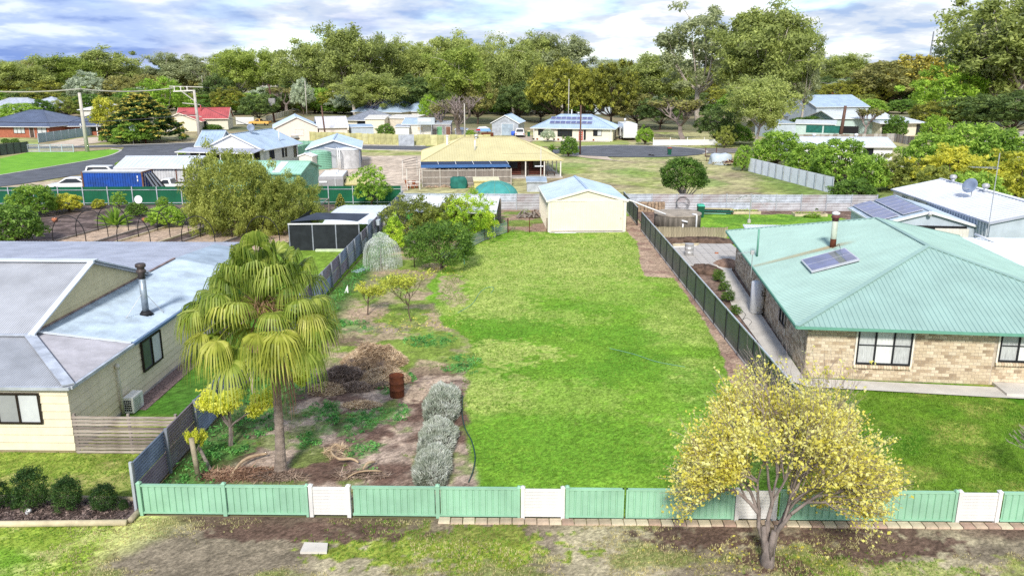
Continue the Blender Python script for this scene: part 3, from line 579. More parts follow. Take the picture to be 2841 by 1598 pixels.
# ---- straight fence of sheets between posts
def sheet_fence(name, label, P_, Q_, h, n, m, pm, kind='v', rail=True, group=None, th=.04, cap_m=None, rows=1, proud=.03, rails=None, posts=True, cat='fence', pitch=None):
    P_, Q_ = Vector(P_), Vector(Q_); d = Q_-P_; Lt = d.length; ex = d.normalized(); out = V(ex.y, -ex.x, 0); bay = Lt/n
    r = thing(name, label, cat, P_, group)
    mb = MB(); w_ = bay-.02; hh = h/rows
    def corr(b, length, height, step, amp, along):   # corrugated plate in local axes: x along fence, z up, y out
        k = int((length if along == 'v' else height)/step); fr_, bk = [], []
        vs_ = []; fs = []
        for i in range(k*2+1):
            s = i*.5*step; y = (amp if i % 2 else -amp)
            vs_ += ([(s, y, 0), (s, y, height)] if along == 'v' else [(0, y, s), (length, y, s)])
        for i in range(k*2): fs.append((2*i, 2*i+2, 2*i+3, 2*i+1))
        b.add(vs_, fs)
    if kind == 'v': corr(mb, w_, hh, pitch or .2, .018, 'v')
    elif kind == 'h': corr(mb, w_, hh-.015, pitch or .09, .016, 'h')
    else: mb.box(0, -.015, 0, w_, .015, hh-.01)
    me = mb.mesh('fence_sheet', m); ang = math.atan2(ex.y, ex.x)
    pmh = MB().box(-.04, -.045, -.02, .04, .045, h+.03).mesh('post', pm)
    for i in range(n):
        for j in range(rows):
            place(me, 'fence_sheet', r, ex*(i*bay+.01)+UP*(j*hh), (0, 0, ang))
        if rails:
            for z in rails:
                MB().obox(P_+ex*(i*bay)+UP*z+out*.03, ex*bay, out*.04, UP*.05).build('rail', pm, r)
    if posts:
        for i in range(n+1): place(pmh, 'post', r, ex*(i*bay)+out*proud, (0, 0, ang))
    return r
def paling_fence(name, label, P_, Q_, h, pw, m, pm, gap=.006, group=None, rails=(.35,), rail_out=True, npost=4):
    P_, Q_ = Vector(P_), Vector(Q_); d = Q_-P_; Lt = d.length; ex = d.normalized(); out = V(ex.y, -ex.x, 0); ang = math.atan2(ex.y, ex.x)
    r = thing(name, label, 'fence', P_, group); n = int(Lt/pw)
    vs_ = [MB().box(0, -.01, 0, pw-gap, .01, h*k).mesh('paling', m) for k in (1, .98, 1.02, .99)]
    for i in range(n): place(vs_[random.randrange(4)], 'paling', r, ex*(i*Lt/n)+out*random.uniform(-.008, .008), (random.uniform(-.015,.015), 0, ang))
    s = 1 if rail_out else -1
    for z in rails: MB().obox(P_+UP*z+out*.012*s, ex*Lt, out*.045*s, UP*.09).build('rail', pm, r)
    for i in range(npost+1): MB().obox(P_+ex*(Lt*i/npost-.06)+out*.02*s, ex*.12, out*.11*s, UP*(h+.04)).build('post', pm, r)
    return r
# ================================================================== THE LOT: fences, shed, two neighbouring houses
# ---- low front fence
FY = 21.1
def fx(u): return U(u, 1436, y=FY).x
ff = thing('front_fence', 'low mint green metal front fence with white slatted sections between its posts', 'fence', V(-11.25, FY, 0))
FH = .97
def fence_bay(x0, x1, gate=False):
    w_ = x1-x0; mb = MB(); n = max(5, round(w_/.2)); s = (w_-.06)/n; vs_ = []
    prof = []
    for i in range(n):
        a = x0+.03+i*s
        prof += [(a, 0), (a+.035, 0), (a+.05, .03), (a+s-.015, .03)]
    prof.append((x1-.03, 0))
    z0, z1 = .09, FH-.05
    for x, dy in prof: vs_ += [(x, FY-dy*1.0, z0), (x, FY-dy*1.0, z1)]
    mb.add(vs_, [(2*i, 2*i+2, 2*i+3, 2*i+1) for i in range(len(prof)-1)]); mb.build('fence_sheet', M['mint_fence'], ff)
    r = MB(); r.box(x0, FY-.045, FH-.06, x1, FY+.045, FH); r.box(x0, FY-.045, .05, x1, FY+.045, .10); r.build('rail', M['mint_fence'], ff)
    if gate:
        MB().box(x0, FY-.05, .05, x0+.05, FY+.04, FH).build('gate_stile', M['mint_fence'], ff); MB().box(x1-.05, FY-.05, .05, x1, FY+.04, FH).build('gate_stile', M['mint_fence'], ff)
def fence_post(x, m, h=FH+.05, w_=.11):
    p = MB().box(x-w_/2, FY-.075, -.02, x+w_/2, FY+.055, h).build('post', m, ff); MB().hexa([(x-w_/2-.015, FY-.09, h), (x+w_/2+.015, FY-.09, h), (x+w_/2+.015, FY+.07, h), (x-w_/2-.015, FY+.07, h), (x-.02, FY-.03, h+.05), (x+.02, FY-.03, h+.05), (x+.02, FY+.01, h+.05), (x-.02, FY+.01, h+.05)]).build('cap', m, p)
def white_bay(x0, x1):
    fence_post(x0+.055, M['pvc_white'], FH+.02); fence_post(x1-.055, M['pvc_white'], FH+.02); n = 9; s = (FH-.08)/n
    me = MB().box(0, -.02, 0, x1-x0-.22, .02, s-.009).mesh('board', M['pvc_white'])
    for i in range(n): place(me, 'board', ff, V(x0+.11, FY-.01-(.004 if i % 2 else 0), .06+i*s)-ff.location)
FX = [fx(u) for u in (397, 629, 862, 976, 1216, 1445, 1566, 1730, 1891, 2036, 2152, 2400, 2648, 2768, 3010)]
fence_post(FX[0], M['mint_fence'])
for i, k in enumerate('ggwggwGGgwggwg'):
    a, b = FX[i], FX[i+1]
    if k == 'w': white_bay(a, b)
    else: fence_bay(a+.05, b-.05 if k == 'g' else b-.012, k == 'G')
    if k == 'g' or i == 7: fence_post(b if k != 'w' else b, M['mint_fence']) if not (i+1 < 14 and 'ggwggwGGgwggwg'[i+1] == 'w') else fence_post(b-.06, M['mint_fence'], FH+.02, .07)
fence_post(FX[6]+.07, M['mint_fence'], FH+.05, .1)
# pavers at its foot
pe = thing('paver_edging', 'row of sandy pavers along the foot of the mint fence', 'paving', V(2, FY-.3, 0))
pme = [MB().hexa([(-.17,-.14,0),(.17,-.14,0),(.16,.14,0),(-.16,.14,0),(-.165,-.135,.055),(.165,-.135,.055),(.155,.135,.06),(-.155,.135,.06)]).mesh('paver', mm) for mm in (M['paver'], mat('paver_pale', (.60,.50,.36), .9, .15, 3, bump=.2), mat('paver_pink', (.42,.29,.22), .9, .2, 3, bump=.2))]
x = FX[4]+.2
while x < 16.6:
    place(random.choice(pme), 'paver', pe, V(x, FY-.24+random.uniform(-.015, .015), .0)-pe.location, (0, 0, random.uniform(-.03, .03))); x += .355
# concrete pit lid in the verge
q = [G(845,1511), G(910,1513), G(907,1538), G(833,1538)]
tag(MB().prism([p+V(0,0,.02) for p in q], V(0,0,.07)).build('pit_lid', M['concrete_pale'], None, loc=q[3]), 'pale square concrete lid set in the patchy verge', 'lid')
# ---- side fences
lf = thing('corrugated_fence', 'weathered corrugated iron fence along the left side of the yard', 'fence', V(-11.5, 21.25, 0))
mats_c = [mat('corr_blue', (.20,.25,.34), .5, .25, 1.2, metal=.2), mat('corr_violet', (.25,.22,.27), .55, .3, 1.2, col2=(.19,.15,.18)), mat('corr_grey', (.33,.36,.42), .45, .2, 1.0, metal=.2), mat('corr_rust', (.22,.17,.18), .6, .35, 1.0, col2=(.26,.28,.33))]
def corr_sheet(w_, h_, m, step=.105, amp=.032):
    b = MB(); k = int(h_/step); vs_ = []
    for i in range(k*4+1):
        y = amp*math.sin(i*math.pi/2); z = i*step/4; vs_ += [(0, y, z), (w_, y, z)]
    b.add(vs_, [(2*i, 2*i+1, 2*i+3, 2*i+2) for i in range(k*4)]); return b.mesh('fence_sheet', m)
cs = [corr_sheet(2.33, .80, m) for m in mats_c]; pmesh = MB().box(-.04, -.05, 0, .04, .05, 1.55).mesh('post', M['zinc_dark'])
P_, Q_ = V(-11.5, 21.3, 0), V(-11.95, 77.4, 0); d = (Q_-P_); n = 24; ex = d.normalized(); bay = d.length/n; ang = math.atan2(ex.y, ex.x)
for i in range(n):
    for j in range(2): place(cs[(i*2+j*3+random.randrange(2)) % 4], 'fence_sheet', lf, P_+ex*(i*bay)+UP*(.02+j*.735)-V(1,0,0)*(.012*j)-lf.location, (0, 0, ang))
for i in range(n+1): place(pmesh, 'post', lf, P_+ex*(i*bay)+V(.06,0,0)-lf.location, (0, 0, ang))
MB().box(-11.46, 21.16, 0, -11.38, 21.24, 1.62).build('end_post', M['zinc'], lf)
rf = thing('dark_fence', 'dark charcoal metal fence along the right side of the lawn', 'fence', V(9.75, 21.3, 0))
P_, Q_ = V(9.8, 21.3, 0), V(9.2, 77.0, 0); d = Q_-P_; n = 24; ex = d.normalized(); bay = d.length/n; ang = math.atan2(ex.y, ex.x)
b = MB(); prof = []
for i in range(3):
    for k in range(4): s = (i+k/4)*bay/3; prof += [(s, 0), (s+bay/12*.75, 0), (s+bay/12*.8, .012), (s+bay/12*.98, .012)]
prof.append((bay, 0)); vs_ = []
for s, dy in prof: vs_ += [(s, dy, .1), (s, dy, 1.5)]
b.add(vs_, [(2*i, 2*i+2, 2*i+3, 2*i+1) for i in range(len(prof)-1)]); me = b.mesh('fence_sheet', M['dark_fence'])
rl = MB().box(0, -.03, 1.5, bay, .03, 1.56).mesh('rail', M['zinc']); rl2 = MB().box(0, -.03, .03, bay, .03, .12).mesh('plinth', M['concrete']); pmesh = MB().box(-.035, -.04, 0, .035, .04, 1.55).mesh('post', M['dark_void'])
for i in range(n):
    if i == 19: continue
    o = P_+ex*(i*bay)-rf.location; place(me, 'fence_sheet', rf, o, (0, 0, ang)); place(rl, 'rail', rf, o, (0, 0, ang)); place(rl2, 'plinth', rf, o, (0, 0, ang))
for i in range(n+1): place(pmesh, 'post', rf, P_+ex*(i*bay)-rf.location, (0, 0, ang))
def back_fence(name, label, P_, Q_, n, h=1.5):
    r = thing(name, label, 'fence', P_); d = Q_-P_; ex = d.normalized(); bay = d.length/n; ang = math.atan2(ex.y, ex.x)
    s = [corr_sheet(bay-.02, h/2+.03, m, .15, .035) for m in (M['zinc'], mat('corr_pale', (.52,.52,.54), .5, .2, 1.2, col2=(.36,.34,.35)), mat('corr_worn', (.47,.47,.49), .55, .3, .9, col2=(.33,.26,.26)))]
    pm_ = MB().box(-.04, -.06, 0, .04, .02, h+.06).mesh('post', M['zinc'])
    for i in range(n):
        for j in range(2): place(random.choice(s), 'fence_sheet', r, ex*(i*bay+.01)+UP*(j*h/2)+V(0, .012*j, 0), (0, 0, ang))
    for i in range(n+1): place(pm_, 'post', r, ex*(i*bay)-V(0,.03,0), (0, 0, ang))
    return r
back_fence('back_fence', 'pale horizontal corrugated fence left of the cream shed', V(-11.9, 75.9, 0), V(1.75, 75.6, 0), 5)
back_fence('back_fence', 'long pale corrugated fence behind the concrete water tank', V(9.4, 75.8, 0), V(32.4, 75.4, 0), 10)
gfn = sheet_fence('green_fence', 'tall bottle green sheet fence behind the neighbour\'s garden beds', V(-62, 77.0, 0), V(-12.3, 79.2, 0), 1.75, 21, M['bottle_green'], M['zinc'], 'v', pitch=.26, rails=(.15, 1.42), proud=.05)
# ---- cream shed
hs = house('garden_shed', 'cream metal shed with two sliding doors at the end of the lawn', G(1520,645), V(8.0, 64.99, 0), 8.4, 2.6, .87, 'gable_y', M['cream_shed'], M['blue_white_roof'], over=.12, pitch=.38, cat='shed', trim=M['cream_trim'], rw=.05)
Pt = hs.P
for i in range(2):
    b = MB(); x0 = .25+i*2.85; n = 15; wd = 2.9
    b.obox(Pt(x0, -.05-.03*i, .12), hs.ex*wd, -hs.ey*.03, UP*2.38)
    for k in range(n+1): b.obox(Pt(x0+k*wd/n-.012, -.08-.03*i, .12), hs.ex*.03, -hs.ey*.028, UP*2.38)
    d_ = b.build('sliding_door', M['cream_shed'], hs.root)
    if i: MB().obox(Pt(x0+wd-.15, -.125, 1.05), hs.ex*.05, -hs.ey*.03, UP*.16).build('handle', M['steel'], d_)
b = MB()
for k in range(1, 32):
    s = k*hs.W/32; zz = 2.62; zt = 2.6+.87*(1-abs(s-hs.W/2)/(hs.W/2))-.1
    if zt > zz+.05: b.obox(Pt(s-.012, -.004, zz), hs.ex*.024, -hs.ey*.012, UP*(zt-zz))
for k in range(42): b.obox(Pt(-.012, k*.2+.05, .05), hs.ey*.024, -hs.ex*.012, UP*2.45)
struct(b.build('wall_ribs', M['cream_shed'], hs.root), 'stuff')
for s, w_ in ((0, .22), (hs.W-.22, .22)): MB().obox(Pt(s, -.02, .02), hs.ex*w_, -hs.ey*.05, UP*2.6).build('corner_flashing', M['cream_trim'], hs.root)
MB().obox(Pt(-.02, -.02, 2.5), hs.ex*(hs.W+.04), -hs.ey*.10, UP*.12).build('door_track', M['cream_trim'], hs.root)
MB().obox(Pt(.1, -.03, 0), hs.ex*(hs.W-.2), -hs.ey*.25, UP*.07).build('floor_slab', M['concrete'], hs.root)
MB().obox(Pt(.5, -.40, .02), hs.ex*1.7, -hs.ey*.12, UP*.05).build('threshold', M['white_paint'], hs.root)
MB().tube([Pt(hs.W+.15, .1, 2.58), Pt(hs.W+.5, .2, 2.45), V(11.0, 63.9, 1.62)], .06, 8).build('downpipe', M['white_paint'], hs.root, True)
# ---- left neighbour: cream weatherboard house with dutch gable iron roof
HX, HY = -15.27, 25.01
lh = thing('weatherboard_house', 'cream weatherboard house with grey corrugated roof and tall metal flue', 'house', V(HX, HY, 0)); WH = 2.38
MB().box(HX-18, HY, .0, HX-.03, HY+15.5, WH).build('wall', mat('board_backing', (.30,.24,.15), .8, .1), lh)
MB().box(HX-18, HY+.02, -.02, HX+.02, HY+15.5, .12).build('footing', M['concrete'], lh)
nb = 8; bh = (WH-.1)/nb
def board(o, ex, out, ln, z, h_, tone): MB().add([o+UP*z, o+ex*ln+UP*z, o+ex*ln+UP*(z+h_), o+UP*(z+h_), o+UP*z+out*.042, o+ex*ln+UP*z+out*.042, o+ex*ln+UP*(z+h_)+out*.008, o+UP*(z+h_)+out*.008], [(4,5,6,7),(0,1,5,4),(3,7,6,2),(0,4,7,3),(1,2,6,5)]).build('weatherboard', tone, lh)
for i in range(nb):
    board(V(HX-18, HY, 0), V(1,0,0), V(0,-1,0), 18.0, .1+i*bh, bh-.018, M['cream_board'])
    board(V(HX-.03, HY, 0), V(0,1,0), V(1,0,0), 15.5, .1+i*bh, bh-.018, M['cream_board'])
# roof
ez = 2.45; EX, EY = HX+.14, HY-.12; gx, gz, g0, g1 = -18.49, 3.05, 28.43, 37.69; ay, az = 33.06, 4.72; BK = 41.2
E0 = V(EX, EY, ez); Hp = V(gx, g0, gz)
LR = M['lilac_roof']; roof_plane('roof', [V(HX-18, EY, ez), E0, Hp, V(HX-18, g0, gz)], LR, lh, .085, .045, .02)
ysp = 29.6; tsp = (ysp-EY)/(g0-EY+1e-6)
roof_plane('roof', [E0, V(EX, 29.3, ez), V(gx, 28.75, gz), Hp], mat('old_zinc_roof', (.35,.345,.385), .55, .15, .9), lh, .085, .045, .02)
roof_plane('roof', [V(EX, 29.32, ez+.004), V(EX, BK, ez+.004), V(gx, BK, gz+.004), V(gx, 28.77, gz+.004)], M['zinc_new'], lh, .12, .05, .02)
GX = gx+.0
roof_plane('roof', [V(HX-18, g0-.12, gz+.03), V(gx+.25, g0-.12, gz+.03), V(gx+.25, ay, az+.05), V(HX-18, ay, az+.05)], mat('upper_roof', (.43,.44,.47), .5, .1, .7), lh, .085, .045, .022)
roof_plane('roof', [V(gx+.25, g1+.12, gz+.03), V(HX-18, g1+.12, gz+.03), V(HX-18, ay, az+.05), V(gx+.25, ay, az+.05)], LR, lh, .085, .045, .02)
roof_plane('roof', [V(gx+1.0, 48.6, 2.42), V(HX-24, 48.6, 2.42), V(HX-24, 37.6, gz-.02), V(gx-.1, 37.6, gz-.02)], M['grey_roof'], lh, .2, .05, .015)
roof_plane('roof', [V(EX, BK+.02, ez), V(EX-1.6, 46.5, ez-.05), V(gx+.2, 46.5, gz-.3), V(gx, BK+.02, gz)], M['zinc_new'], lh, .2, .05, .015)
# gable face boards
for i in range(7):
    z0, z1 = gz+i*(az-gz)/7, gz+(i+1)*(az-gz)/7; f0, f1 = i/7, (i+1)/7; ya, yb = g0+(ay-g0)*f0, g1+(ay-g1)*f0; yc, yd = g0+(ay-g0)*f1, g1+(ay-g1)*f1
    MB().add([(gx-.06,ya,z0),(gx-.06,yb,z0),(gx-.06,yd,z1),(gx-.06,yc,z1),(gx+.035,ya,z0+.006),(gx+.035,yb,z0+.006),(gx+.015,yd,z1),(gx+.015,yc,z1)], [(4,5,6,7),(0,1,5,4),(0,4,7,3),(1,2,6,5),(3,7,6,2)]).build('gable_board', mat('gable_cream', (.62,.54,.33), .6, .06, 2) if i == 0 else bpy.data.materials['gable_cream'], lh)
W_ = M['white_roof']
MB().bar(V(gx+.22, g0-.2, gz+.08), V(gx+.22, ay, az+.12), .26, .06).build('barge_cap', W_, lh); MB().bar(V(gx+.22, g1+.2, gz+.08), V(gx+.22, ay, az+.12), .2, .06).build('barge_cap', M['zinc'], lh)
MB().bar(V(HX-18, ay, az+.12), V(gx+.35, ay, az+.12), .42, .06).build('ridge_cap', W_, lh)
MB().bar(E0+V(0,0,.06), Hp+V(0,0,.07), .36, .05).build('hip_cap', M['zinc'], lh)
MB().bar(V(EX, 29.3, ez+.04), V(gx+.1, 28.72, gz+.05), .16, .04).build('flashing', W_, lh)
MB().bar(V(HX-18, g0-.16, gz+.06), V(gx+.2, g0-.16, gz+.06), .14, .05).build('flashing', M['zinc'], lh)
MB().bar(V(gx+.06, g0, gz+.04), V(gx+.06, BK, gz+.04), .12, .04).build('apron_flashing', mat('rusty_flashing', (.27,.19,.17), .7, .3, 2), lh)
gutter(lh, V(HX-18, EY-.06, ez), V(EX+.05, EY-.06, ez), M['zinc']); gutter(lh, V(EX+.06, EY, ez), V(EX+.06, 29.3, ez), M['zinc']); gutter(lh, V(EX+.06, 29.3, ez), V(EX+.06, BK, ez), mat('blue_gutter', (.13,.20,.32), .4, .1, 1))
window(lh, V(HX+.03, 30.17, .93), V(0,1,0), 1.72, 1.26, V(1,0,0), 2, pane_m=[M['glass_grey'], M['blind']])
window(lh, V(HX-2.45, HY-.03, 1.08), V(1,0,0), 1.5, 1.1, V(0,-1,0), 2, pane_m=[mat('blind_dim', (.30,.31,.31), .4, .06, 1.5), M['blind']])
window(lh, V(HX-6.2, HY-.03, 1.08), V(1,0,0), 1.8, 1.1, V(0,-1,0), 2, pane_m=[M['blind'], M['glass_grey']])
MB().tube([V(HX+.09, 28.15, .02), V(HX+.09, 28.15, 1.86), V(HX+.09, 28.15, 1.98)], .05, 8).build('vent_pipe', M['offwhite'], lh, True); MB().lathe([(.085, 1.85), (.085, 2.0), (.05, 2.04)], 10, V(HX+.09, 28.15, 0)).build('pipe_cap', M['offwhite'], lh, True)
# flue
fp = V(-16.05, 32.6, 2.62); fl_ = MB().lathe([(.135, .05), (.135, 1.62)], 14, fp).build('flue', mat('galv_flue', (.36,.42,.48), .4, .25, 3, metal=.4), lh, True)
MB().lathe([(.3, .0), (.21, .1), (.17, .16)], 14, fp).build('flashing_boot', M['black_rubber'], fl_, True)
MB().lathe([(.14, 1.55), (.145, 1.78), (.20, 1.84), (.20, 1.9), (.15, 1.95), (.15, 2.02), (.21, 2.06), (.21, 2.17), (.17, 2.2)], 14, fp).build('cowl', mat('cowl_dark', (.075,.06,.055), .5, .3, 4, metal=.3), fl_, True)
for dx, dy in ((-.45, -.85), (.55, .5)): MB().tube([fp+V(0,0,1.0), fp+V(dx, dy, -.02-dx*.19)], .012, 5).build('stay_rod', M['steel'], fl_)
# green shade cloth at the rear end
tag(MB().prism([V(-18.6, 46.8, 2.45), V(-18.2, 48.6, 2.35), V(-17.4, 47.4, 1.2)], V(.03,.02,0)).build('shade_cloth', M['green_cloth'], None, loc=V(-18.2,47.6,0)), 'small green triangle of shade cloth at the weatherboard house\'s rear roof end', 'shade cloth')
# ac unit
ac = thing('air_conditioner', 'white outdoor air conditioner unit against the weatherboard side wall', 'air conditioner', V(-14.95, 28.55, 0))
MB().box(-15.16, 28.2, .06, -14.78, 29.0, .66).build('casing', M['white_paint'], ac)
g = MB()
for k in range(6): g.box(-14.775, 28.26, .12+k*.085, -14.765, 28.78, .165+k*.085)
g.build('grille', M['steel'], ac)
g = MB()
for i in range(4):
    for k in range(5): g.box(-15.12+i*.07, 28.188, .14+k*.09, -15.07+i*.07, 28.198, .20+k*.09)
g.build('vent_slot', M['dark_void'], ac)
MB().box(-15.12, 28.25, 0, -15.02, 28.95, .06).build('foot', M['concrete'], ac); MB().box(-14.92, 28.25, 0, -14.82, 28.95, .06).build('foot', M['concrete'], ac)
# gravel strip along the wall
struct(MB().box(HX+.03, 28.6, .0, HX+.75, HY+15, .03).build('gravel_strip', M['pink_gravel']))
# slat screen between house and fence
sf = thing('slat_screen', 'weathered horizontal timber slat screen beside the weatherboard house', 'fence', V(-15.2, 24.9, 0))
sm_ = [MB().box(0, -.012, 0, 3.55, .012, .085).mesh('slat', M['slat_timber']), MB().box(0, -.012, 0, 3.5, .012, .08).mesh('slat', mat('slat_dark', (.30,.25,.22), .9, .3, 3, col2=(.13,.10,.09), stretch=(.6, 5, 5)))]
for i in range(11): place(sm_[0 if i > 7 or random.random() < .55 else 1], 'slat', sf, V(0, random.uniform(-.006,.006), .05+i*.125), (0, random.uniform(-.004,.004), 0))
for x in (.02, 1.85, 3.45): MB().box(-15.2+x, 24.92, 0, -15.2+x+.08, 25.0, 1.46).build('post', M['old_timber'], sf)
# ---- front garden bed
gb = thing('garden_bed', 'bark chip garden bed edged with round treated logs in front of the left lawn', 'garden bed', V(-15, 21.2, 0))
bed = [G(-160,1450), G(352,1446), G(388,1412), G(384,1386), G(-160,1384)]
MB().prism([p+V(0,0,.0) for p in bed], V(0,0,.05)).build('bark_bed', M['mulch'], gb)
MB().tube([G(-160,1462)+V(0,0,.08), G(352,1456)+V(0,0,.08)], .095, 10).build('log_edge', M['treated'], gb, True)
MB().tube([G(360,1452)+V(0,0,.08), G(392,1418)+V(0,0,.08)], .085, 10).build('log_edge', M['post_timber'], gb, True)
MB().tube([G(-160,1384)+V(0,0,.07), G(170,1385)+V(0,0,.07)], .075, 10).build('log_edge', M['post_timber'], gb, True); MB().tube([G(172,1385)+V(0,0,.07), G(386,1390)+V(0,0,.07)], .075, 10).build('log_edge', M['post_timber'], gb, True)
c = np.stack([rng.uniform(-19, -11.6, 5200), rng.uniform(20.6, 21.9, 5200)], -1); ok = inpoly(c[:, 0], c[:, 1], bed); c = c[ok]; nn = len(c)
ang_ = rng.uniform(0, 6.28, nn); ln = rng.uniform(.02, .05, nn); wd = rng.uniform(.008, .02, nn); dx = np.stack([np.cos(ang_), np.sin(ang_)], -1); dy = np.stack([-dx[:, 1], dx[:, 0]], -1); zz = rng.uniform(.055, .09, nn)
vv = np.zeros((nn, 4, 3))
for k, (a, b_) in enumerate(((-1,-1),(1,-1),(1,1),(-1,1))): vv[:, k, :2] = c+dx*(ln*a)[:, None]+dy*(wd*b_)[:, None]; vv[:, k, 2] = zz+rng.uniform(-.015,.02,nn)
ch = struct(place(npmesh('bark_chip', vv.reshape(-1,3)-np.array(gb.location), np.arange(nn*4).reshape(-1,4), leafmat('bark_chips', (.05,.035,.03), (.15,.105,.09), (.36,.27,.23), 4, 0)), 'bark_chip', gb), 'stuff')
e_ = G(77,1430); tag(MB().tube([e_, e_+V(0,0,.12), e_+V(.05,-.02,.2), e_+V(.14,-.05,.2)], .055, 10).build('pipe_elbow', M['white_paint'], None, True, loc=e_), 'white plastic pipe elbow sticking out of the bark chips', 'pipe')
# ---- right neighbour: blond brick house under a sea-green roof
ra = R(-5.5); bex = V(math.cos(ra), math.sin(ra), 0); bA = G(2230,1047); bW = 13.2
hb = house('brick_house', 'blond brick house with pale sea green ribbed metal roof', bA, bA+bex*bW, 19.6, 2.62, 1.95, 'hip_y', mat('mortar', (.50,.42,.33), .95, .15, 4), M['sea_green_roof'], over=.62, pitch=.21, trim=M['sea_green_trim'], inset=6.0, rw=.06)
Pb = hb.P; bA, bex, bey = hb.A, hb.ex, hb.ey
bm_ = [mat('brick_%d' % i, c_, .9, .18, 5, bump=.25) for i, c_ in enumerate([(.62,.51,.36), (.56,.45,.31), (.66,.56,.41), (.47,.36,.24), (.36,.27,.18)])]
bl, bhh = .29, .135; br = [MB().obox(V(0,0,0), V(bl-.018,0,0), V(0,-.012,0), V(0,0,bhh-.016)).mesh('brick', m) for m in bm_]; brh = [MB().obox(V(0,0,0), V(bl/2-.018,0,0), V(0,-.012,0), V(0,0,bhh-.016)).mesh('brick', m) for m in bm_]
W1 = (1.93, 4.25, .72, 2.52); W2s = 7.42          # big window span; corner where the wall steps back
def brick_wall(O, ex, ln, h_, holes, individually, wt=(.32,.25,.2,.14,.09)):
    out = V(ex.y, -ex.x, 0); ang = math.atan2(ex.y, ex.x); rest = [MB() for _ in bm_]; rows = int(h_/bhh)
    for j in range(rows):
        s = -(bl/2 if j % 2 else 0)
        while s < ln-.02:
            s0, s1 = max(s, 0), min(s+bl, ln); z = .03+j*bhh; mid = (s0+s1)/2
            if s1-s0 > .06 and not any(a-.02 < mid < b_+.02 and c_-.05 < z+bhh/2 < d_+.05 for a, b_, c_, d_ in holes):
                k = random.choices(range(5), wt)[0]; pos = O+ex*(s0+.008)+UP*z
                if individually: place((br if s1-s0 > bl*.8 else brh)[k], 'brick', hb.root, pos-hb.root.location, (0, 0, ang))
                else: rest[k].obox(pos, ex*(s1-s0-.018), out*.012, UP*(bhh-.016))
            s += bl
    if not individually:
        for k, b_ in enumerate(rest):
            if b_.v: struct(b_.build('bricks', bm_[k], hb.root), 'stuff')
brick_wall(Pb(0,0,0), bex, W2s, 2.56, [W1], True)
brick_wall(Pb(0, 19.6, 0), -bey, 19.6, 2.5, [(13.7, 15.2, .8, 2.6)], False, (.3,.28,.15,.17,.1))
brick_wall(Pb(W2s, -.0, 0), bex, 5.6, 2.56, [(.0, 2.6, .95, 2.6)], False)
def big_window(s0, s1, z0, z1, panes, surround=True):
    o = Pb(s0, -.012, z0); wn = window(hb.root, o+bex*.07, bex, s1-s0-.14, z1-z0-.12, -bey, panes, frame=M['black_rubber'], bars=1, pane_m=[M['curtain'], mat('curtain_white', (.70,.71,.69), .8, .2, 9, stretch=(9,9,.4)), M['curtain']][:panes], fw=.07)
    f = MB(); f.obox(o-UP*.1, bex*.07, -bey*.06, UP*(z1-z0+.1)); f.obox(o+bex*(s1-s0-.07)-UP*.1, bex*.07, -bey*.06, UP*(z1-z0+.1)); f.obox(o+UP*(z1-z0-.12)+bex*.07, bex*(s1-s0-.14), -bey*.06, UP*.12); f.build('window_surround', M['cream_trim'], hb.root)
    n = int((s1-s0)/.11)
    sb = MB().hexa([(0,0,0),(.1,0,0),(.1,-.13,-.05),(0,-.13,-.05),(0,0,.08),(.1,0,.08),(.1,-.13,.03),(0,-.13,.03)]).mesh('sill_brick', bm_[0]); sb2 = MB().hexa([(0,0,0),(.1,0,0),(.1,-.13,-.05),(0,-.13,-.05),(0,0,.08),(.1,0,.08),(.1,-.13,.03),(0,-.13,.03)]).mesh('sill_brick', bm_[3])
    for i in range(n): place(random.choice((sb, sb, sb2)), 'sill_brick', hb.root, o+bex*(i*.11)-UP*.1-hb.root.location, (0, 0, ra))
big_window(*W1, 3); big_window(W2s+.08, W2s+2.4, 1.05, 2.55, 3)
window(hb.root, Pb(0, 5.3, .9)-bex*.012, -bey, 1.3, 1.5, -bex, 2, frame=M['frame_dark'], glass=M['glass_grey']); 
f = MB()
for t_ in (4.0, 5.35): f.obox(Pb(-.02, t_, .55), bey*.06, -bex*.04, UP*2.0)
f.build('window_surround', M['cream_trim'], hb.root)
MB().obox(Pb(W2s+.1, -1.3, .02), bex*5.5, bey*1.28, UP*.13).build('porch_slab', M['concrete_pale'], hb.root)
# roof fittings (left slope)
lq = (Pb(-.62, 20.2, 0), Pb(-.62, -.62, 0), Pb(6.6, 6.0, 0), Pb(6.6, 13.6, 0))
def roofz(p): s = (p-bA).dot(bex); return 2.62+1.95*s/6.6
def onleft(u, v):
    z = 3.0
    for _ in range(20): p = U(u, v, z=z); z = roofz(p)
    return U(u, v, z=z)
fp = onleft(2310, 686); fl_ = MB().lathe([(.15, -.15), (.15, 1.5)], 14, fp).build('flue', mat('flue_green', (.50,.56,.44), .5, .15, 2), hb.root, True)
MB().lathe([(.155, -.15), (.155, .45)], 14, fp).build('rusted_sleeve', M['rust'], fl_, True); MB().lathe([(.17, 1.4), (.17, 1.55), (.24, 1.58), (.17, 1.72)], 14, fp).build('cowl', mat('cowl_maroon', (.16,.06,.055), .6, .2, 3), fl_, True); MB().lathe([(.16, 1.72), (.2, 1.76), (.2, 1.84), (.02, 1.9)], 14, fp).build('cap', M['white_paint'], fl_, True)
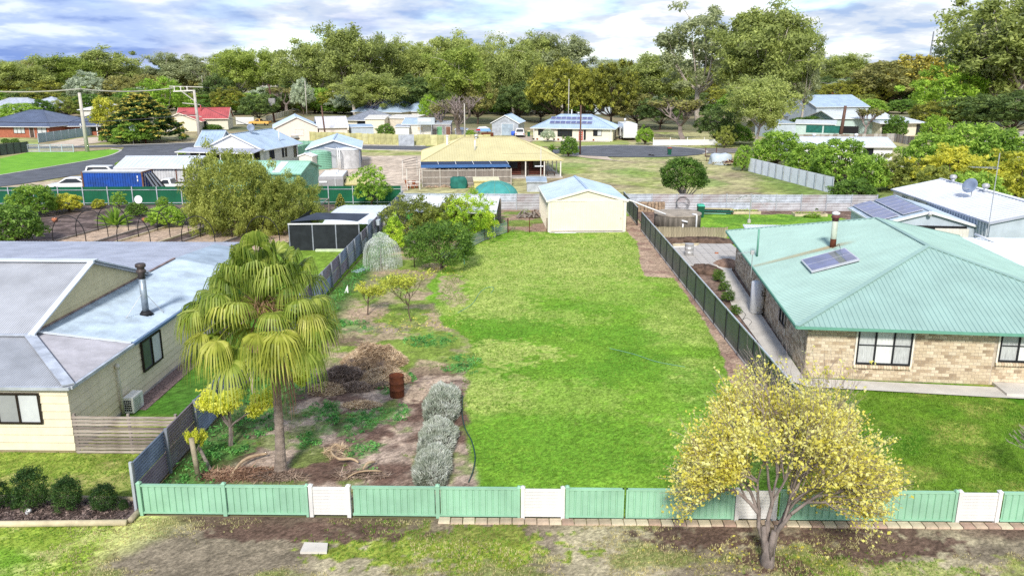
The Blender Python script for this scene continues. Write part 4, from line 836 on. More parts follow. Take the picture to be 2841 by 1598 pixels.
# rust wash below the flue, following the ribs
rn = V(-1.95/6.6, 0, 1).normalized()
def rustm():
    m = mat('rust_wash', (.58,.42,.20), .7, .25, 2.5, stretch=(.4, 6, 1)); t = m.node_tree; b = t.nodes['Principled BSDF']
    a = N(t, 'ShaderNodeAttribute', attribute_name='Col'); n = N(t, 'ShaderNodeTexNoise'); g = N(t, 'ShaderNodeNewGeometry'); mp = N(t, 'ShaderNodeMapping'); mp.inputs['Scale'].default_value = (.7, 9, .7); L(t, g.outputs['Position'], mp.inputs[0]); L(t, mp.outputs[0], n.inputs['Vector']); n.inputs['Scale'].default_value = 1.0; n.inputs['Detail'].default_value = 4
    mr = N(t, 'ShaderNodeMapRange'); L(t, n.outputs[0], mr.inputs[0]); mr.inputs[1].default_value = .25; mr.inputs[2].default_value = .7; mr.inputs[3].default_value = .35
    mu = N(t, 'ShaderNodeMath', operation='MULTIPLY'); mu.use_clamp = True; L(t, a.outputs['Color'], mu.inputs[0]); L(t, mr.outputs[0], mu.inputs[1]); L(t, mu.outputs[0], b.inputs['Alpha']); return m
nsx, nsy = 60, 30; vs_ = []; cols = []; down = -bex
for j in range(nsy):
    for i in range(nsx):
        s = i/(nsx-1)*5.6-1.2; t_ = (j/(nsy-1)-.5)*2.0
        p = fp+down*s+bey*t_*.75; p = V(p.x, p.y, roofz(p)+.041)
        if (p-bA).dot(bex) < -.6: p = p+bex*((-.6)-(p-bA).dot(bex)); p.z = roofz(p)+.041
        vs_.append(p-hb.root.location)
        wdt = .55 if s < 0 else .62-.05*s; al = max(0, 1-(abs(t_)/wdt)**1.4)*(max(0, 1+s/1.2)*.8 if s < 0 else max(.0, .95-.14*s)); cols.append((al, al, al))
idx = np.arange(nsx*nsy).reshape(nsy, nsx); fcs = np.stack([idx[:-1,:-1], idx[:-1,1:], idx[1:,1:], idx[1:,:-1]], -1).reshape(-1,4)
place(npmesh('rust_stain', np.array([tuple(p) for p in vs_]), fcs, rustm(), np.array(cols)), 'rust_stain', hb.root)
# solar hot water panel
c4 = [onleft(2223,729), onleft(2253,762), onleft(2387,728), onleft(2346,696)]
n_ = (c4[1]-c4[0]).cross(c4[3]-c4[0]).normalized(); n_ = n_ if n_.z > 0 else -n_
sp = MB().prism([p+n_*.08 for p in c4], n_*.09).build('solar_collector', M['solar_frame'], hb.root)
def bil(s, t_): return (c4[0]*(1-s)+c4[3]*s)*(1-t_)+(c4[1]*(1-s)+c4[2]*s)*t_
for t0, t1 in ((.06, .48), (.52, .94)):
    for s0, s1, mm in ((.03, .60, M['solar']), (.605, .75, M['glass_grey']), (.755, .97, M['solar'])): MB().prism([bil(s0,t0)+n_*.172, bil(s1,t0)+n_*.172, bil(s1,t1)+n_*.172, bil(s0,t1)+n_*.172], n_*.008).build('collector_glass', mm, sp)
MB().tube([bil(.9, 0)+n_*.1, bil(.92,-.12)+n_*.35, bil(.85,-.2)+n_*.2], .015, 5).build('pipe_fitting', M['black_rubber'], sp)
p = onleft(2100, 712); MB().tube([p, p+V(0,0,1.55)], .055, 8).build('vent_pipe', M['sea_green_trim'], hb.root, True)
# tv antenna at the eave
p = onleft(2083, 770); an = thing('tv_antenna', 'thin television antenna at the left eave of the sea green roof', 'antenna', p)
b = MB(); b.tube([p, p+V(0,0,1.35)], .02, 6); b.build('mast', M['antenna'], an)
b = MB(); b.tube([p+V(-.75,0,1.25), p+V(.05,0,1.35)], .012, 5)
for i in range(5): q_ = p+V(-.7+i*.17, 0, 1.26+.02*i); b.tube([q_-V(0,.28,0), q_+V(0,.28,0)], .008, 4)
b.build('boom', M['antenna'], an); MB().box(p.x-.1, p.y-.08, p.z+1.2, p.x+.06, p.y+.06, p.z+1.42).build('dish_box', M['steel'], an)
# hot water cylinder beside the wall
p = G(2098, 870); hw = thing('water_heater', 'tall white hot water cylinder against the brick side wall', 'water heater', p)
MB().lathe([(.34, .08), (.36, .1), (.36, 1.72), (.33, 1.77), (.03, 1.82)], 22, p).build('cylinder', M['white_paint'], hw, True); MB().lathe([(.3, 0), (.3, .09)], 18, p).build('base', M['steel'], hw)
b = MB(); b.tube([p+V(.2,-.33,.35), p+V(.2,-.42,.35), p+V(.36,-.42,.35), p+V(.5,-.35,.35)], .025, 6); b.tube([p+V(.1,-.36,1.35), p+V(.1,-.44,1.35), p+V(.1,-.44,1.1), p+V(.45,-.38,1.1)], .025, 6); b.build('pipe', M['black_rubber'], hw, True)
MB().box(p.x-.12, p.y-.40, p.z+.25, p.x+.06, p.y-.345, p.z+.5).build('valve_cover', M['cream_trim'], hw)
# ================================================================== MIDDLE DISTANCE AND FAR BUILDINGS
# ---- yellow-roofed log house with verandah (behind the lot)
A = V(-11.0, 99.7, 0); B = V(2.3, 101.3, 0)
hy = house('log_house', 'dark red log house under a broad pale yellow hipped roof with verandah', A, B, 10.0, 2.82, 1.63, 'hip', M['log_red'], M['yellow_roof'], over=1.9, pitch=.30, trim=M['yellow_sheet'], inset=3.4, rw=.05)
P_ = hy.P
lg = MB().lathe([(.13, 0), (.13, 1)], 8, (0,0,0)); 
for i in range(11): MB().tube([P_(8.0, -.02, .3+i*.24), P_(hy.W, -.02, .3+i*.24)], .12, 7).build('log', M['log_red'], hy.root, True)
window(hy.root, P_(8.6, -.16, 1.0), hy.ex, 1.3, 1.2, -hy.ey, 2); door(hy.root, P_(10.4, -.16, .15), hy.ex, .85, 2.0, -hy.ey, M['dark_timber'], M['dark_timber']); window(hy.root, P_(11.8, -.16, 1.0), hy.ex, 1.2, 1.1, -hy.ey, 2)
MB().obox(P_(7.6, -2.2, 0), hy.ex*7.6, hy.ey*2.18, UP*.16).build('verandah_slab', M['concrete'], hy.root); MB().obox(P_(hy.W+.02, -.02, 0), hy.ex*1.85, hy.ey*10, UP*.155).build('verandah_slab', M['concrete'], hy.root)
for s, t in ((8.4, -1.75), (10.7, -1.75), (13.0, -1.75), (15.0, -1.75), (15.0, 1.5), (15.0, 5), (15.0, 9)): MB().obox(P_(s-.07, t-.07, .16), hy.ex*.14, hy.ey*.14, UP*2.0).build('verandah_post', M['offwhite'], hy.root)
whirly(hy.root, on_roof(hy.front, .28, .93, .0)[0]); MB().tube([on_roof(hy.front, .345, .42)[0], on_roof(hy.front, .345, .42)[0]+V(0,0,1.25)], .09, 8).build('vent_pipe', M['white_paint'], hy.root, True)
fp = P_(1.4, 4.0, 3.1); flue(hy.root, fp, 1.5, .12)
bt = thing('bush_table', 'dark timber seat on the log house verandah', 'seat', P_(13.9, -1.0, .16))
b = MB(); b.obox(P_(13.5,-1.3,.56), hy.ex*.9, hy.ey*.5, UP*.06); b.build('seat', M['dark_timber'], bt)
for dx in (0, .84): MB().obox(P_(13.5+dx,-1.3,.16), hy.ex*.06, hy.ey*.5, UP*.4).build('leg', M['dark_timber'], bt)
# blue tarp awning over a paling screen
aw = thing('tarp_awning', 'dark blue tarpaulin awning under the yellow eave', 'awning', V(-11.8, 92.5, 0))
a0, a1 = U(1166,449,y=97.2), U(1404,447,y=98.6); b0, b1 = U(1168,466,y=91.7), U(1417,463.5,y=92.7)
m1, m2 = a0.lerp(b0, .55), a1.lerp(b1, .55)
MB().prism([a0, a1, m2, m1], V(0,0,-.03)).build('tarp_upper', M['blue_tarp_dark'], aw); MB().prism([m1, m2, b1, b0], V(0,0,-.03)).build('tarp_lower', M['blue_tarp'], aw)
for k in range(6): t = k/5; MB().tube([a0.lerp(a1, t)+V(0,0,.05), m1.lerp(m2, t)+V(0,0,.06)], .035, 5).build('rafter', M['white_paint'], aw)
paling_fence('paling_screen', 'tall grey weathered paling screen below the blue tarp', V(-11.75, 91.2, 0), V(-1.8, 92.2, 0), 1.95, .13, M['old_timber'], mat('grey_rail', (.46,.42,.37), .9, .2, 3), rails=(.3, 1.0, 1.75), npost=5)
tag(MB().add([(0,0,0)], []).build('x', None) , 'x', 'x') if False else None
# stones under the screen
rk = MB(); rme = [MB().lathe([(.10,0),(.2,.05),(.17,.16),(.06,.22)], 6).mesh('stone', M['stone']) for _ in range(1)][0]
rw_ = thing('stone_edge', 'row of tan field stones at the foot of the paling screen', 'stones', V(-6, 90.6, 0))
for i in range(26): place(rme, 'stone', rw_, (-5.2+i*.33+random.uniform(-.1,.1), random.uniform(-.3,.3), 0), (0,0,random.uniform(0,6)), (random.uniform(.7,1.5),)*3)
# things in front of the screen
def cloth_heap(name, label, c, sx, sy, h_, m, cat):
    n = 16; vs_ = []; fs = []
    for j in range(7):
        for i in range(n):
            t = 2*math.pi*i/n; r = [1, 1.0, .98, .93, .82, .55, .0][j]; z = [0, .3, .6, .85, .95, 1, .98][j]*h_
            k = 1+.1*math.sin(3*t+j)+random.uniform(-.05, .05); sq = max(abs(math.cos(t)), abs(math.sin(t)))**-.55
            vs_.append((c.x+sx*r*k*sq*math.cos(t), c.y+sy*r*k*sq*math.sin(t), c.z+z+random.uniform(-.04,.04)*h_))
    for j in range(6):
        for i in range(n): fs.append((j*n+i, j*n+(i+1) % n, (j+1)*n+(i+1) % n, (j+1)*n+i))
    return tag(MB().add(vs_, fs).build(name, m, None, True, loc=c), label, cat)
cloth_heap('covered_barbecue', 'green tarp covered barbecue before the paling screen', G(1272,522), .95, .6, 1.25, M['green_cloth'], 'cover')
ks = house('kennel', 'small yellow kennel with ribbed lid beside the green dome', G(1316,528), G(1384,527), 1.3, 1.0, .25, 'skillion', M['yellow_sheet'], mat('kennel_lid', (.66,.62,.42), .6, .1), over=.1, pitch=.18, cat='kennel', trim=M['yellow_sheet'])
dm = thing('dome_tent', 'round teal dome cover behind the back fence', 'dome', V(-3.3, 84.5, 0))
prof = [(2.35*math.cos(t), 1.55*math.sin(t)) for t in np.linspace(0, R(85), 8)]
MB().lathe(prof, 22, dm.location).build('canopy', mat('teal_cloth', (.06,.30,.28), .6, .15, 1), dm, True)
for k in range(8): t0 = k*math.pi/4; MB().tube([dm.location+V(r*1.01*math.cos(t0), r*1.01*math.sin(t0), z*1.01) for r, z in prof], .03, 4).build('rib', M['sea_green_trim'], dm)
house('coop', 'low grey corrugated coop left of the cream shed roof', G(1462,533), G(1515,533), 2.2, 1.1, .25, 'skillion', M['zinc'], M['zinc_new'], over=.1, pitch=.15, cat='shed', trim=M['zinc'])
# pergola with plants left of the log house
pg = thing('pergola', 'white framed plant pergola at the left end of the log house', 'pergola', G(1140,520))
p0, p1 = G(1128,528), G(1165,500)
for px in ((1130,528),(1165,527),(1118,500),(1158,488)): p = G(*px); MB().tube([p, p+V(0,0,2.3)], .05, 6).build('post', M['offwhite'], pg)
for k in range(5): q0 = G(1130,528).lerp(G(1118,500), k/4)+V(0,0,2.3); q1 = G(1165,527).lerp(G(1158,488), k/4)+V(0,0,2.3); MB().bar(q0, q1, .06).build('beam', M['old_timber'], pg)
for z in (.5, .9): MB().bar(G(1130,528)+V(0,0,z), G(1165,527)+V(0,0,z), .05).build('rail', M['white_paint'], pg)
for k, px in enumerate(((1132,523),(1145,524),(1156,522),(1148,512),(1128,510))):
    p = G(*px); pt = tag(MB().lathe([(.16,0),(.24,.4),(.25,.42)], 10, p).build('plant_pot', M['terracotta'], None, True, loc=p), 'terracotta pot under the white plant pergola', 'pot', 'pots under the pergola')
# pole clothesline stand by log house
p = G(1500,508); po = thing('bird_feeder', 'thin white pole with small platform before the log house', 'pole', p); MB().tube([p, p+V(0,0,4.2)], .05, 6).build('pole', M['offwhite'], po); MB().box(p.x-.7, p.y-.2, p.z+1.9, p.x+.3, p.y+.2, p.z+1.98).build('platform', M['white_paint'], po)
# ---- white-roofed solar house beyond the street
hw_ = house('solar_house', 'cream house with pale blue hipped roof carrying two rows of solar panels', V(1.2, 156.3, 0), V(15.9, 153.6, 0), 9.2, 2.55, 2.1, 'hip', M['cream_wall'], M['blue_white_roof'], over=.55, pitch=.4, trim=M['white_paint'], inset=4.6)
f = hw_.front; solar(hw_.root, f, .215, .72, .30, .48, 8, 1, .06); solar(hw_.root, f, .215, .71, .60, .78, 8, 1, .06)
hw_.win('f', .9, 1.9, .95, 2.05, panes=2); hw_.win('f', 4.6, 7.4, .75, 2.05, panes=4); hw_.win('f', 11.3, 12.9, .95, 2.05, panes=2, pane_m=[M['glass_dark'], M['blind']])
hw_.door('f', 8.6, .8, 2.0, mat('red_door', (.45,.09,.04), .5, .1)); 
for k in range(4): MB().obox(hw_.P(8.72, -.06, .45+k*.42), hw_.ex*.5, -hw_.ey*.02, UP*.1).build('door_glass', M['blind'], hw_.root)
hw_.win('f', 9.55, 9.95, .2, 2.05, panes=1)
MB().obox(hw_.P(0, -1.2, 0), hw_.ex*14.6, hw_.ey*1.18, UP*.12).build('path_slab', M['concrete_pale'], hw_.root)
for s in (.1, 14.6): MB().obox(hw_.P(s, -.5, .1), hw_.ex*.1, hw_.ey*.1, UP*2.25).build('verandah_post', M['white_paint'], hw_.root)
whirly(hw_.root, on_roof(f, .58, .95)[0]); flue(hw_.root, on_roof(f, .36, .98)[0], .7, .09)
for k, s in enumerate((.2, .9, 4.1, 4.9, 8.1, 11.5)):
    p = hw_.P(s, -.95, .12); tag(MB().lathe([(.14,0),(.2,.3),(.21,.32)], 8, p).build('plant_pot', M['terracotta'] if k % 2 else M['dark_timber'], None, True, loc=p), 'small plant pot along the cream solar house front', 'pot', 'pots along the solar house')
# ---- sheds and houses behind the street, centre
h = house('iron_shed', 'grey corrugated gable shed left of the solar house', G(1365,376), G(1438,377), 7.5, 2.6, 1.45, 'gable_y', M['zinc'], M['blue_white_roof'], over=.25, pitch=.35, cat='shed'); h.door('f', 2.0, 2.4, 2.3, M['zinc_new'])
h = house('cottage', 'pink cream rendered house with grey iron roof behind the yellow fence', V(-46.6, 152.6, 0), V(-39.4, 154.8, 0), 11, 2.7, 1.75, 'gable_y', M['pink_cream'], M['blue_white_roof'], over=.6, pitch=.5); h.win('f', 3.4, 4.9, 1.0, 2.2, panes=1, frame=M['offwhite'], glass=M['offwhite'])
h2 = house('cottage_wing', 'pale grey roofed wing on the right of the pink cream house', V(-39.2, 154.9, 0), V(-34.2, 156.6, 0), 8, 2.5, 1.7, 'gable_x', M['pink_cream'], mat('pale_grey_roof', (.55,.54,.56), .5, .08), over=.35, pitch=.5); h2.door('r', 1.3, .9, 2.1, M['dark_void']); h2.win('r', 3.6, 4.5, 1.1, 2.2, panes=1)
for k, u in enumerate((0,)): pass
h = house('dark_roof_house', 'house with dark slate grey hipped roof behind the pink cottage', G(958,362), G(1062,364), 9, 2.5, 1.9, 'hip', M['cream_wall'], M['zinc_dark'], over=.6, pitch=.5); h.win('f', 3, 5.2, .9, 2.0, panes=3)
h = house('blue_solar_house', 'pale blue hip roofed house with eight dark solar panels', G(985,336), G(1112,338), 14, 2.8, 4.0, 'hip', M['cream_wall'], M['blue_white_roof'], over=.7, pitch=.55, inset=7.8); solar(h.root, h.front, .22, .50, .16, .32, 5, 1, .12); solar(h.root, h.front, .28, .50, .38, .54, 4, 1, .12)
house('small_hip_house', 'small pale roofed outbuilding right of the blue solar roof', G(1120,334), G(1170,335), 8, 2.6, 2.2, 'hip', M['offwhite'], M['blue_white_roof'], over=.5, pitch=.5)
house('cream_flat_annex', 'cream ribbed flat roofed annex behind the green street bush', G(1015,371), G(1068,371), 6, 3.0, .5, 'skillion', M['cream_wall'], M['offwhite'], over=.2, pitch=.4, cat='shed')
h = house('flat_roof_annex', 'wide cream flat roofed shed beside the ribbed annex', G(1070,366), G(1150,367), 8, 2.9, .35, 'skillion', mat('annex_wall', (.60,.54,.45), .7, .08), M['offwhite'], over=.2, pitch=.6, cat='shed')
h = house('tin_cabin', 'white tin cabin with pale blue roof under the bare tree', G(1118,381), G(1196,382), 5, 2.6, 1.0, 'gable_x', M['offwhite'], M['blue_white_roof'], over=.2, pitch=.4, cat='shed'); h.win('f', 3.0, 4.2, 1.3, 2.1, panes=1, frame=M['white_paint'], glass=mat('window_tan', (.58,.48,.33), .6, .1))
h = house('tin_lean_to', 'rusty lean-to with pale green door right of the tin cabin', G(1196,381), G(1250,381), 5, 2.5, .4, 'skillion', M['zinc_rust'], M['zinc'], over=.1, pitch=.4, cat='shed'); h.door('f', 1.2, 1.0, 2.0, mat('green_door', (.16,.38,.20), .7, .15)); h.door('f', 3.0, .9, 2.0, mat('brown_door', (.28,.14,.09), .7, .2))
house('white_carport', 'low white sheeted lean-to behind the yellow fence', G(1098,383), G(1135,383), 4, 2.1, .3, 'skillion', M['white_paint'], M['zinc'], over=.2, pitch=.4, cat='shed')
house('fibro_shed', 'tiny grey shed with pale lid beside the rusty lean-to', G(1263,383), G(1296,383), 3, 1.6, .3, 'hip', M['zinc'], M['white_roof'], over=.1, pitch=.3, cat='shed')
house('glass_porch', 'grey latticed porch at the right end of the pink cottage', V(-33.6, 157.4, 0), V(-29.6, 158.8, 0), 4, 2.3, .3, 'skillion', M['pale_blue_sheet'], M['blue_white_roof'], over=.15, pitch=.4, cat='porch')
sg = thing('street_sign_board', 'pale rectangular notice board on two posts behind the yellow fence', 'sign', G(1183,384)); p = sg.location
for dx in (-1.1, 1.1): MB().tube([p+V(dx,0,0), p+V(dx,0,3.9)], .06, 6).build('post', M['zinc'], sg)
MB().box(p.x-1.7, p.y-.05, 2.6, p.x+1.7, p.y-.01, 3.95).build('board', M['pale_blue_sheet'], sg)
MB().box(p.x-1.5, p.y-.06, 3.2, p.x+.9, p.y-.05, 3.7).build('print', M['white_paint'], sg)
# yellow-green paling fence along the street
def long_fence(name, label, pts, h_, pw, mats_, cat='fence', rails=True, post_m=None):
    r = thing(name, label, cat, Vector(pts[0])); k = 0
    for a, b_ in zip(pts[:-1], pts[1:]):
        a, b_ = Vector(a), Vector(b_); d = b_-a; n = max(1, int(d.length/pw)); ex = d.normalized(); ang = math.atan2(ex.y, ex.x); s = d.length/n
        ms = [MB().box(0, -.02, 0, s-.03, .02, h_*q_).mesh('panel', m) for m in mats_ for q_ in (1, .96)]
        for i in range(n): place(random.choice(ms), 'panel', r, a+ex*(i*s)-r.location, (0, 0, ang))
        pm_ = MB().box(-.05, -.08, 0, .05, -.02, h_+.05).mesh('post', post_m or mats_[0])
        for i in range(0, n+1, 2): place(pm_, 'post', r, a+ex*(i*s)-r.location, (0, 0, ang))
    return r
long_fence('street_fence', 'faded yellow green sheet fence along the far side of the street', [G(861,395), G(1140,404), G(1360,404)], 1.9, 1.15, [M['yellow_fence'], mat('yellow_fence_b', (.56,.53,.28), .7, .15, 1.5), mat('yellow_fence_c', (.44,.42,.20), .7, .2, 1.5)], post_m=M['yellow_fence'])
gt = G(1128,406); tag(MB().box(gt.x-1.35, gt.y-.12, 0, gt.x+1.35, gt.y-.06, 2.0).build('tin_gate', M['zinc'], None, loc=gt), 'grey tin gate in the yellow street fence', 'gate')
# picket wall far left of centre
long_fence('picket_wall', 'pale pillared fence running back beside the orange ute', [G(738,338), G(812,316)], 1.4, 1.3, [M['offwhite'], mat('picket_b', (.60,.52,.42), .8, .1)], post_m=M['offwhite'])
h = house('verandah_house', 'distant cream house with grey green verandah roof under the gum trees', G(905,300), G(990,299), 10, 2.7, 2.0, 'hip', M['cream_wall'], mat('grey_green_roof', (.42,.48,.44), .6, .08), over=1.6, pitch=0); h.win('f', 2, 4.2, .6, 2.1, panes=2); h.door('f', 7.0, 1.0, 2.0, M['dark_void'])
house('distant_garage', 'distant dark garage with white roof left of the verandah house', G(880,304), G(925,302), 8, 2.6, .4, 'skillion', M['dark_timber'], M['white_roof'], over=.4, pitch=0, cat='garage')
# ---- blue-white roofed house with gabled verandah (left of centre)
A = U(572,411,z=2.6); B = U(722,414,z=2.6)
h = house('gable_house', 'white house with pale blue iron roof and front gable over a deep verandah', A, B, 11.0, 2.75, 1.75, 'gable_y', M['white_paint'], M['blue_white_roof'], over=.7, pitch=.5)
h.win('r', 2.4, 3.7, 1.0, 2.2, panes=2); h.win('r', 6.0, 6.5, .9, 2.3, panes=1); h.win('r', 6.9, 7.4, .9, 2.3, panes=1); h.win('r', 9.6, 10.4, .6, 2.4, panes=1); h.door('r', .6, .85, 2.1, M['blind'])
roof_plane('verandah_roof', [h.P(-2.6, -3.2, 2.35), h.P(h.W+.7, -3.2, 2.35), h.P(h.W+.7, -.1, 2.66), h.P(-2.6, -.1, 2.66)], M['grey_roof'], h.root, .4); gutter(h.root, h.P(-2.6,-3.25,2.35), h.P(h.W+.7,-3.25,2.35), M['white_paint'])
MB().obox(h.P(-2.4, -.06, .02), h.ex*(h.W+2.3), -h.ey*.04, UP*2.25).build('verandah_shade_sheet', M['dark_void'], h.root)  # near-black sheet on the front wall stands in for the verandah's shade
for s in (-2.4, .8, 3.8, h.W+.5): MB().obox(h.P(s, -3.1, 0), h.ex*.1, h.ey*.1, UP*2.35).build('verandah_post', M['white_paint'], h.root)
MB().obox(h.P(h.W*.5-.25, -.02, 3.5), h.ex*.5, -h.ey*.04, UP*.5).build('gable_vent', M['offwhite'], h.root)
flue(h.root, h.P(h.W-.8, 7.0, 3.3), 1.1, .08)
p = h.P(h.W/2+.6, 4.0, 4.5); ds = thing('satellite_dish', 'dark round satellite dish on the pale blue gable roof', 'dish', p); MB().tube([p-V(0,0,.3), p+V(0,0,.5)], .04, 6).build('mast', M['steel'], ds); MB().lathe([(.02,0),(.3,.06),(.52,.18),(.5,.2),(.28,.09),(.02,.03)], 16, (0,0,0)).mesh('reflector', M['dark_void']) 
me = MB().lathe([(.02,0),(.3,.06),(.52,.18),(.5,.2),(.28,.09),(.02,.03)], 16).mesh('reflector', M['blue_grey_sheet'], smooth=True); place(me, 'reflector', ds, (0, -.05, .55), (R(70), 0, R(25)))
house('gable_house_wing', 'pale blue roofed left wing of the white gabled house', A+V(-3.0,4.6,0), A+V(-.2,4.8,0), 7, 2.75, 1.6, 'gable_x', M['white_paint'], M['blue_white_roof'], over=.6, pitch=.5)
# ---- tank shed with water tanks
h = house('tank_shed', 'blue grey gabled shed behind the two round water tanks', V(-29.0, 108.2, 0), V(-22.4, 109.4, 0), 11.3, 2.75, 1.05, 'gable_y', M['blue_grey_sheet'], M['blue_white_roof'], over=.3, pitch=.4, cat='shed')
b = MB()
for k in range(28): b.obox(h.P(h.W+.004, .2+k*.4, .05), h.ey*.05, h.ex*.025, UP*2.6)
struct(b.build('wall_ribs', M['blue_grey_sheet'], h.root), 'stuff'); MB().obox(h.P(.1, -.03, .05), h.ex*(h.W-.2), -h.ey*.03, UP*2.6).build('lit_front_skin', mat('shed_front_lit', (.35,.37,.40), .6, .1, 1), h.root)  # paler front skin paints the lit face; wall colour keeps the shaded side tone
p = G(887,467); gtk = thing('green_water_tank', 'round green ribbed poly water tank', 'water tank', p); r = 1.92
prof = [(r, 0)]
for k in range(9): prof += [(r, .06+k*.235), (r+.05, .1+k*.235), (r+.05, .2+k*.235), (r, .24+k*.235)]
MB().lathe(prof+[(r-.05, 2.25)], 28, p).build('barrel', M['shed_green'], gtk); MB().lathe([(r, 2.24), (r*.75, 2.4), (r*.4, 2.55), (.25, 2.62), (.2, 2.7), (.02, 2.72)], 28, p).build('lid', mat('tank_lid_green', (.28,.50,.38), .5, .1), gtk, True)
for k in range(12): t = k*math.pi/6; MB().bar(p+V(r*.95*math.cos(t), r*.95*math.sin(t), 2.27), p+V(.3*math.cos(t), .3*math.sin(t), 2.62), .06).build('lid_rib', M['shed_green'], gtk)
p = G(966,466); gt2 = thing('steel_water_tank', 'round corrugated steel water tank with conical lid', 'water tank', p); r = 1.72
prof = []
for k in range(30): prof += [(r, k*.085), (r+.02, k*.085+.042)]
MB().lathe(prof, 32, p).build('barrel', mat('tank_zinc', (.50,.50,.51), .5, .15, 2), gt2, True); MB().lathe([(r+.08, 2.5), (r+.06, 2.54), (.05, 3.05)], 24, p).build('lid', M['white_roof'], gt2)
b = V(-24.55, 107.0, 0); pp = thing('tank_pipes', 'white downpipes standing between the two round tanks', 'pipe', b)
for dx in (-.25, .0): MB().tube([b+V(dx,0,0), b+V(dx,0,2.75), b+V(dx-.4,1.0,2.85)], .07, 8).build('pipe', M['white_paint'], pp, True)
MB().tube([b+V(-.4,0,2.7), b+V(-2.0,.3,2.9)], .06, 8).build('cross_pipe', M['white_paint'], pp, True)
h = house('outhouse', 'narrow cream outhouse left of the green tank', G(832,474), G(868,475), 1.5, 2.0, .3, 'gable_y', M['offwhite'], M['white_roof'], over=.12, pitch=.3, cat='shed')
sheet_fence('green_side_fence', 'faded green fence between the gabled house and the tanks', G(740,463), G(868,425), 1.6, 8, M['shed_green'], M['sea_green_trim'], 'v')
sheet_fence('green_cross_fence', 'faded green fence behind the gabled house', G(805,419), G(872,421), 1.7, 5, mat('fence_pale_green', (.27,.48,.38), .5, .1), M['sea_green_trim'], 'v')
# ---- green shed, grey shed, container
h = house('green_shed', 'long green metal shed behind the large feathery shrub', V(-33.6, 84.3, 0), V(-23.5, 83.8, 0), 6.6, 2.42, .85, 'gable_x', M['shed_green_side'], mat('green_roof', (.34,.58,.46), .45, .08, .6), over=.25, pitch=.3, cat='shed', trim=M['shed_green'])
q_ = h.front; p0, n_ = on_roof(q_, .70, .06, .03); p1, _ = on_roof(q_, .78, .06, .03); p2, _ = on_roof(q_, .78, .94, .03); p3, _ = on_roof(q_, .70, .94, .03); MB().prism([p0, p1, p2, p3], n_*.03).build('skylight_sheet', M['white_roof'], h.root)
b = MB()
for k in range(25): b.obox(h.P(.2+k*.4, -.004, .05), h.ex*.05, -h.ey*.025, UP*2.35)
for k in range(15): b.obox(h.P(h.W+.004, .2+k*.4, .05), h.ey*.05, h.ex*.025, UP*2.35)
struct(b.build('wall_ribs', M['shed_green_side'], h.root), 'stuff')
h = house('grey_shed', 'grey corrugated shed behind the blue shipping container', V(-44.9, 88.7, 0), V(-36.6, 89.0, 0), 6.2, 2.45, .85, 'gable_x', mat('shed_grey_pale', (.50,.50,.51), .5, .12, 1), M['white_roof'], over=.3, pitch=.45, cat='shed'); h.win('r', 2.2, 3.2, .9, 2.0, panes=1, frame=M['white_paint'], bars=3)
MB().obox(h.P(h.W+.006, 0, .02), h.ey*6.2, h.ex*.03, UP*2.4).build('end_cladding', mat('end_grey', (.20,.22,.26), .6, .12), h.root)
b = MB()
for k in range(26): b.obox(h.P(.15+k*.31, -.004, .05), h.ex*.10, -h.ey*.04, UP*2.35)
struct(b.build('wall_ribs', mat('shed_grey_rib', (.60,.60,.60), .5, .1, 1), h.root), 'stuff')
for s in (6.3, 7.2): MB().obox(h.P(s, -.05, .05), h.ex*.12, -h.ey*.02, UP*2.3).build('rust_strip', M['rust'], h.root)
A = V(-46.1, 83.4, 0); cn = thing('shipping_container', 'blue shipping container with rusty frame behind the bottle green fence', 'container', A); cw, cd, chh = 6.4, 2.45, 2.55
MB().box(A.x+.1, A.y+.08, .1, A.x+cw-.1, A.y+cd-.08, chh-.06).build('body', M['container_blue'], cn)
b = MB(); 
for k in range(21):
    s = A.x+.45+k*(cw-.9)/21; b.hexa([(s, A.y+.08, .2), (s+.2, A.y+.08, .2), (s+.2, A.y+.09, .2), (s, A.y+.09, .2), (s+.04, A.y+.02, .2), (s+.16, A.y+.02, .2), (s+.16, A.y+.02, 2.4), (s+.04, A.y+.02, 2.4)][:4]+[(s+.04, A.y+.03, 2.4), (s+.16, A.y+.03, 2.4), (s+.16, A.y+.09, 2.4), (s+.04, A.y+.09, 2.4)]) if False else b.box(s, A.y+.03, .2, s+.14, A.y+.085, 2.42)
struct(b.build('corrugation', M['container_blue'], cn), 'stuff')
for x0 in (0, cw-.14):
    for y0 in (0, cd-.14): MB().box(A.x+x0, A.y+y0, 0, A.x+x0+.14, A.y+y0+.14, chh).build('corner_post', M['container_rust'], cn)
for z0, z1 in ((0, .16), (chh-.12, chh)):
    MB().box(A.x+.14, A.y, z0, A.x+cw-.14, A.y+.1, z1).build('rail', M['container_rust'] if z0 == 0 else M['blue_grey_sheet'], cn); MB().box(A.x+cw-.1, A.y+.14, z0, A.x+cw, A.y+cd-.14, z1).build('rail', M['container_rust'], cn)
MB().box(A.x+.14, A.y+.1, chh-.05, A.x+cw-.14, A.y+cd-.1, chh-.02).build('roof_panel', M['offwhite'], cn)
for k in range(4): MB().tube([V(A.x+cw+.03, A.y+.4+k*.55, .15), V(A.x+cw+.03, A.y+.4+k*.55, 2.4)], .03, 6).build('lock_rod', M['zinc'], cn)
for k, z in enumerate((1.9, 1.55, .7, .5)): MB().box(A.x+cw-.62, A.y+.005, z, A.x+cw-.52, A.y+.02, z+.25).build('marking', M['white_paint'], cn)
ls = thing('leaning_sheets', 'dark metal sheets leaning against the container end', 'sheets', V(A.x+cw+.8, A.y+.5, 0))
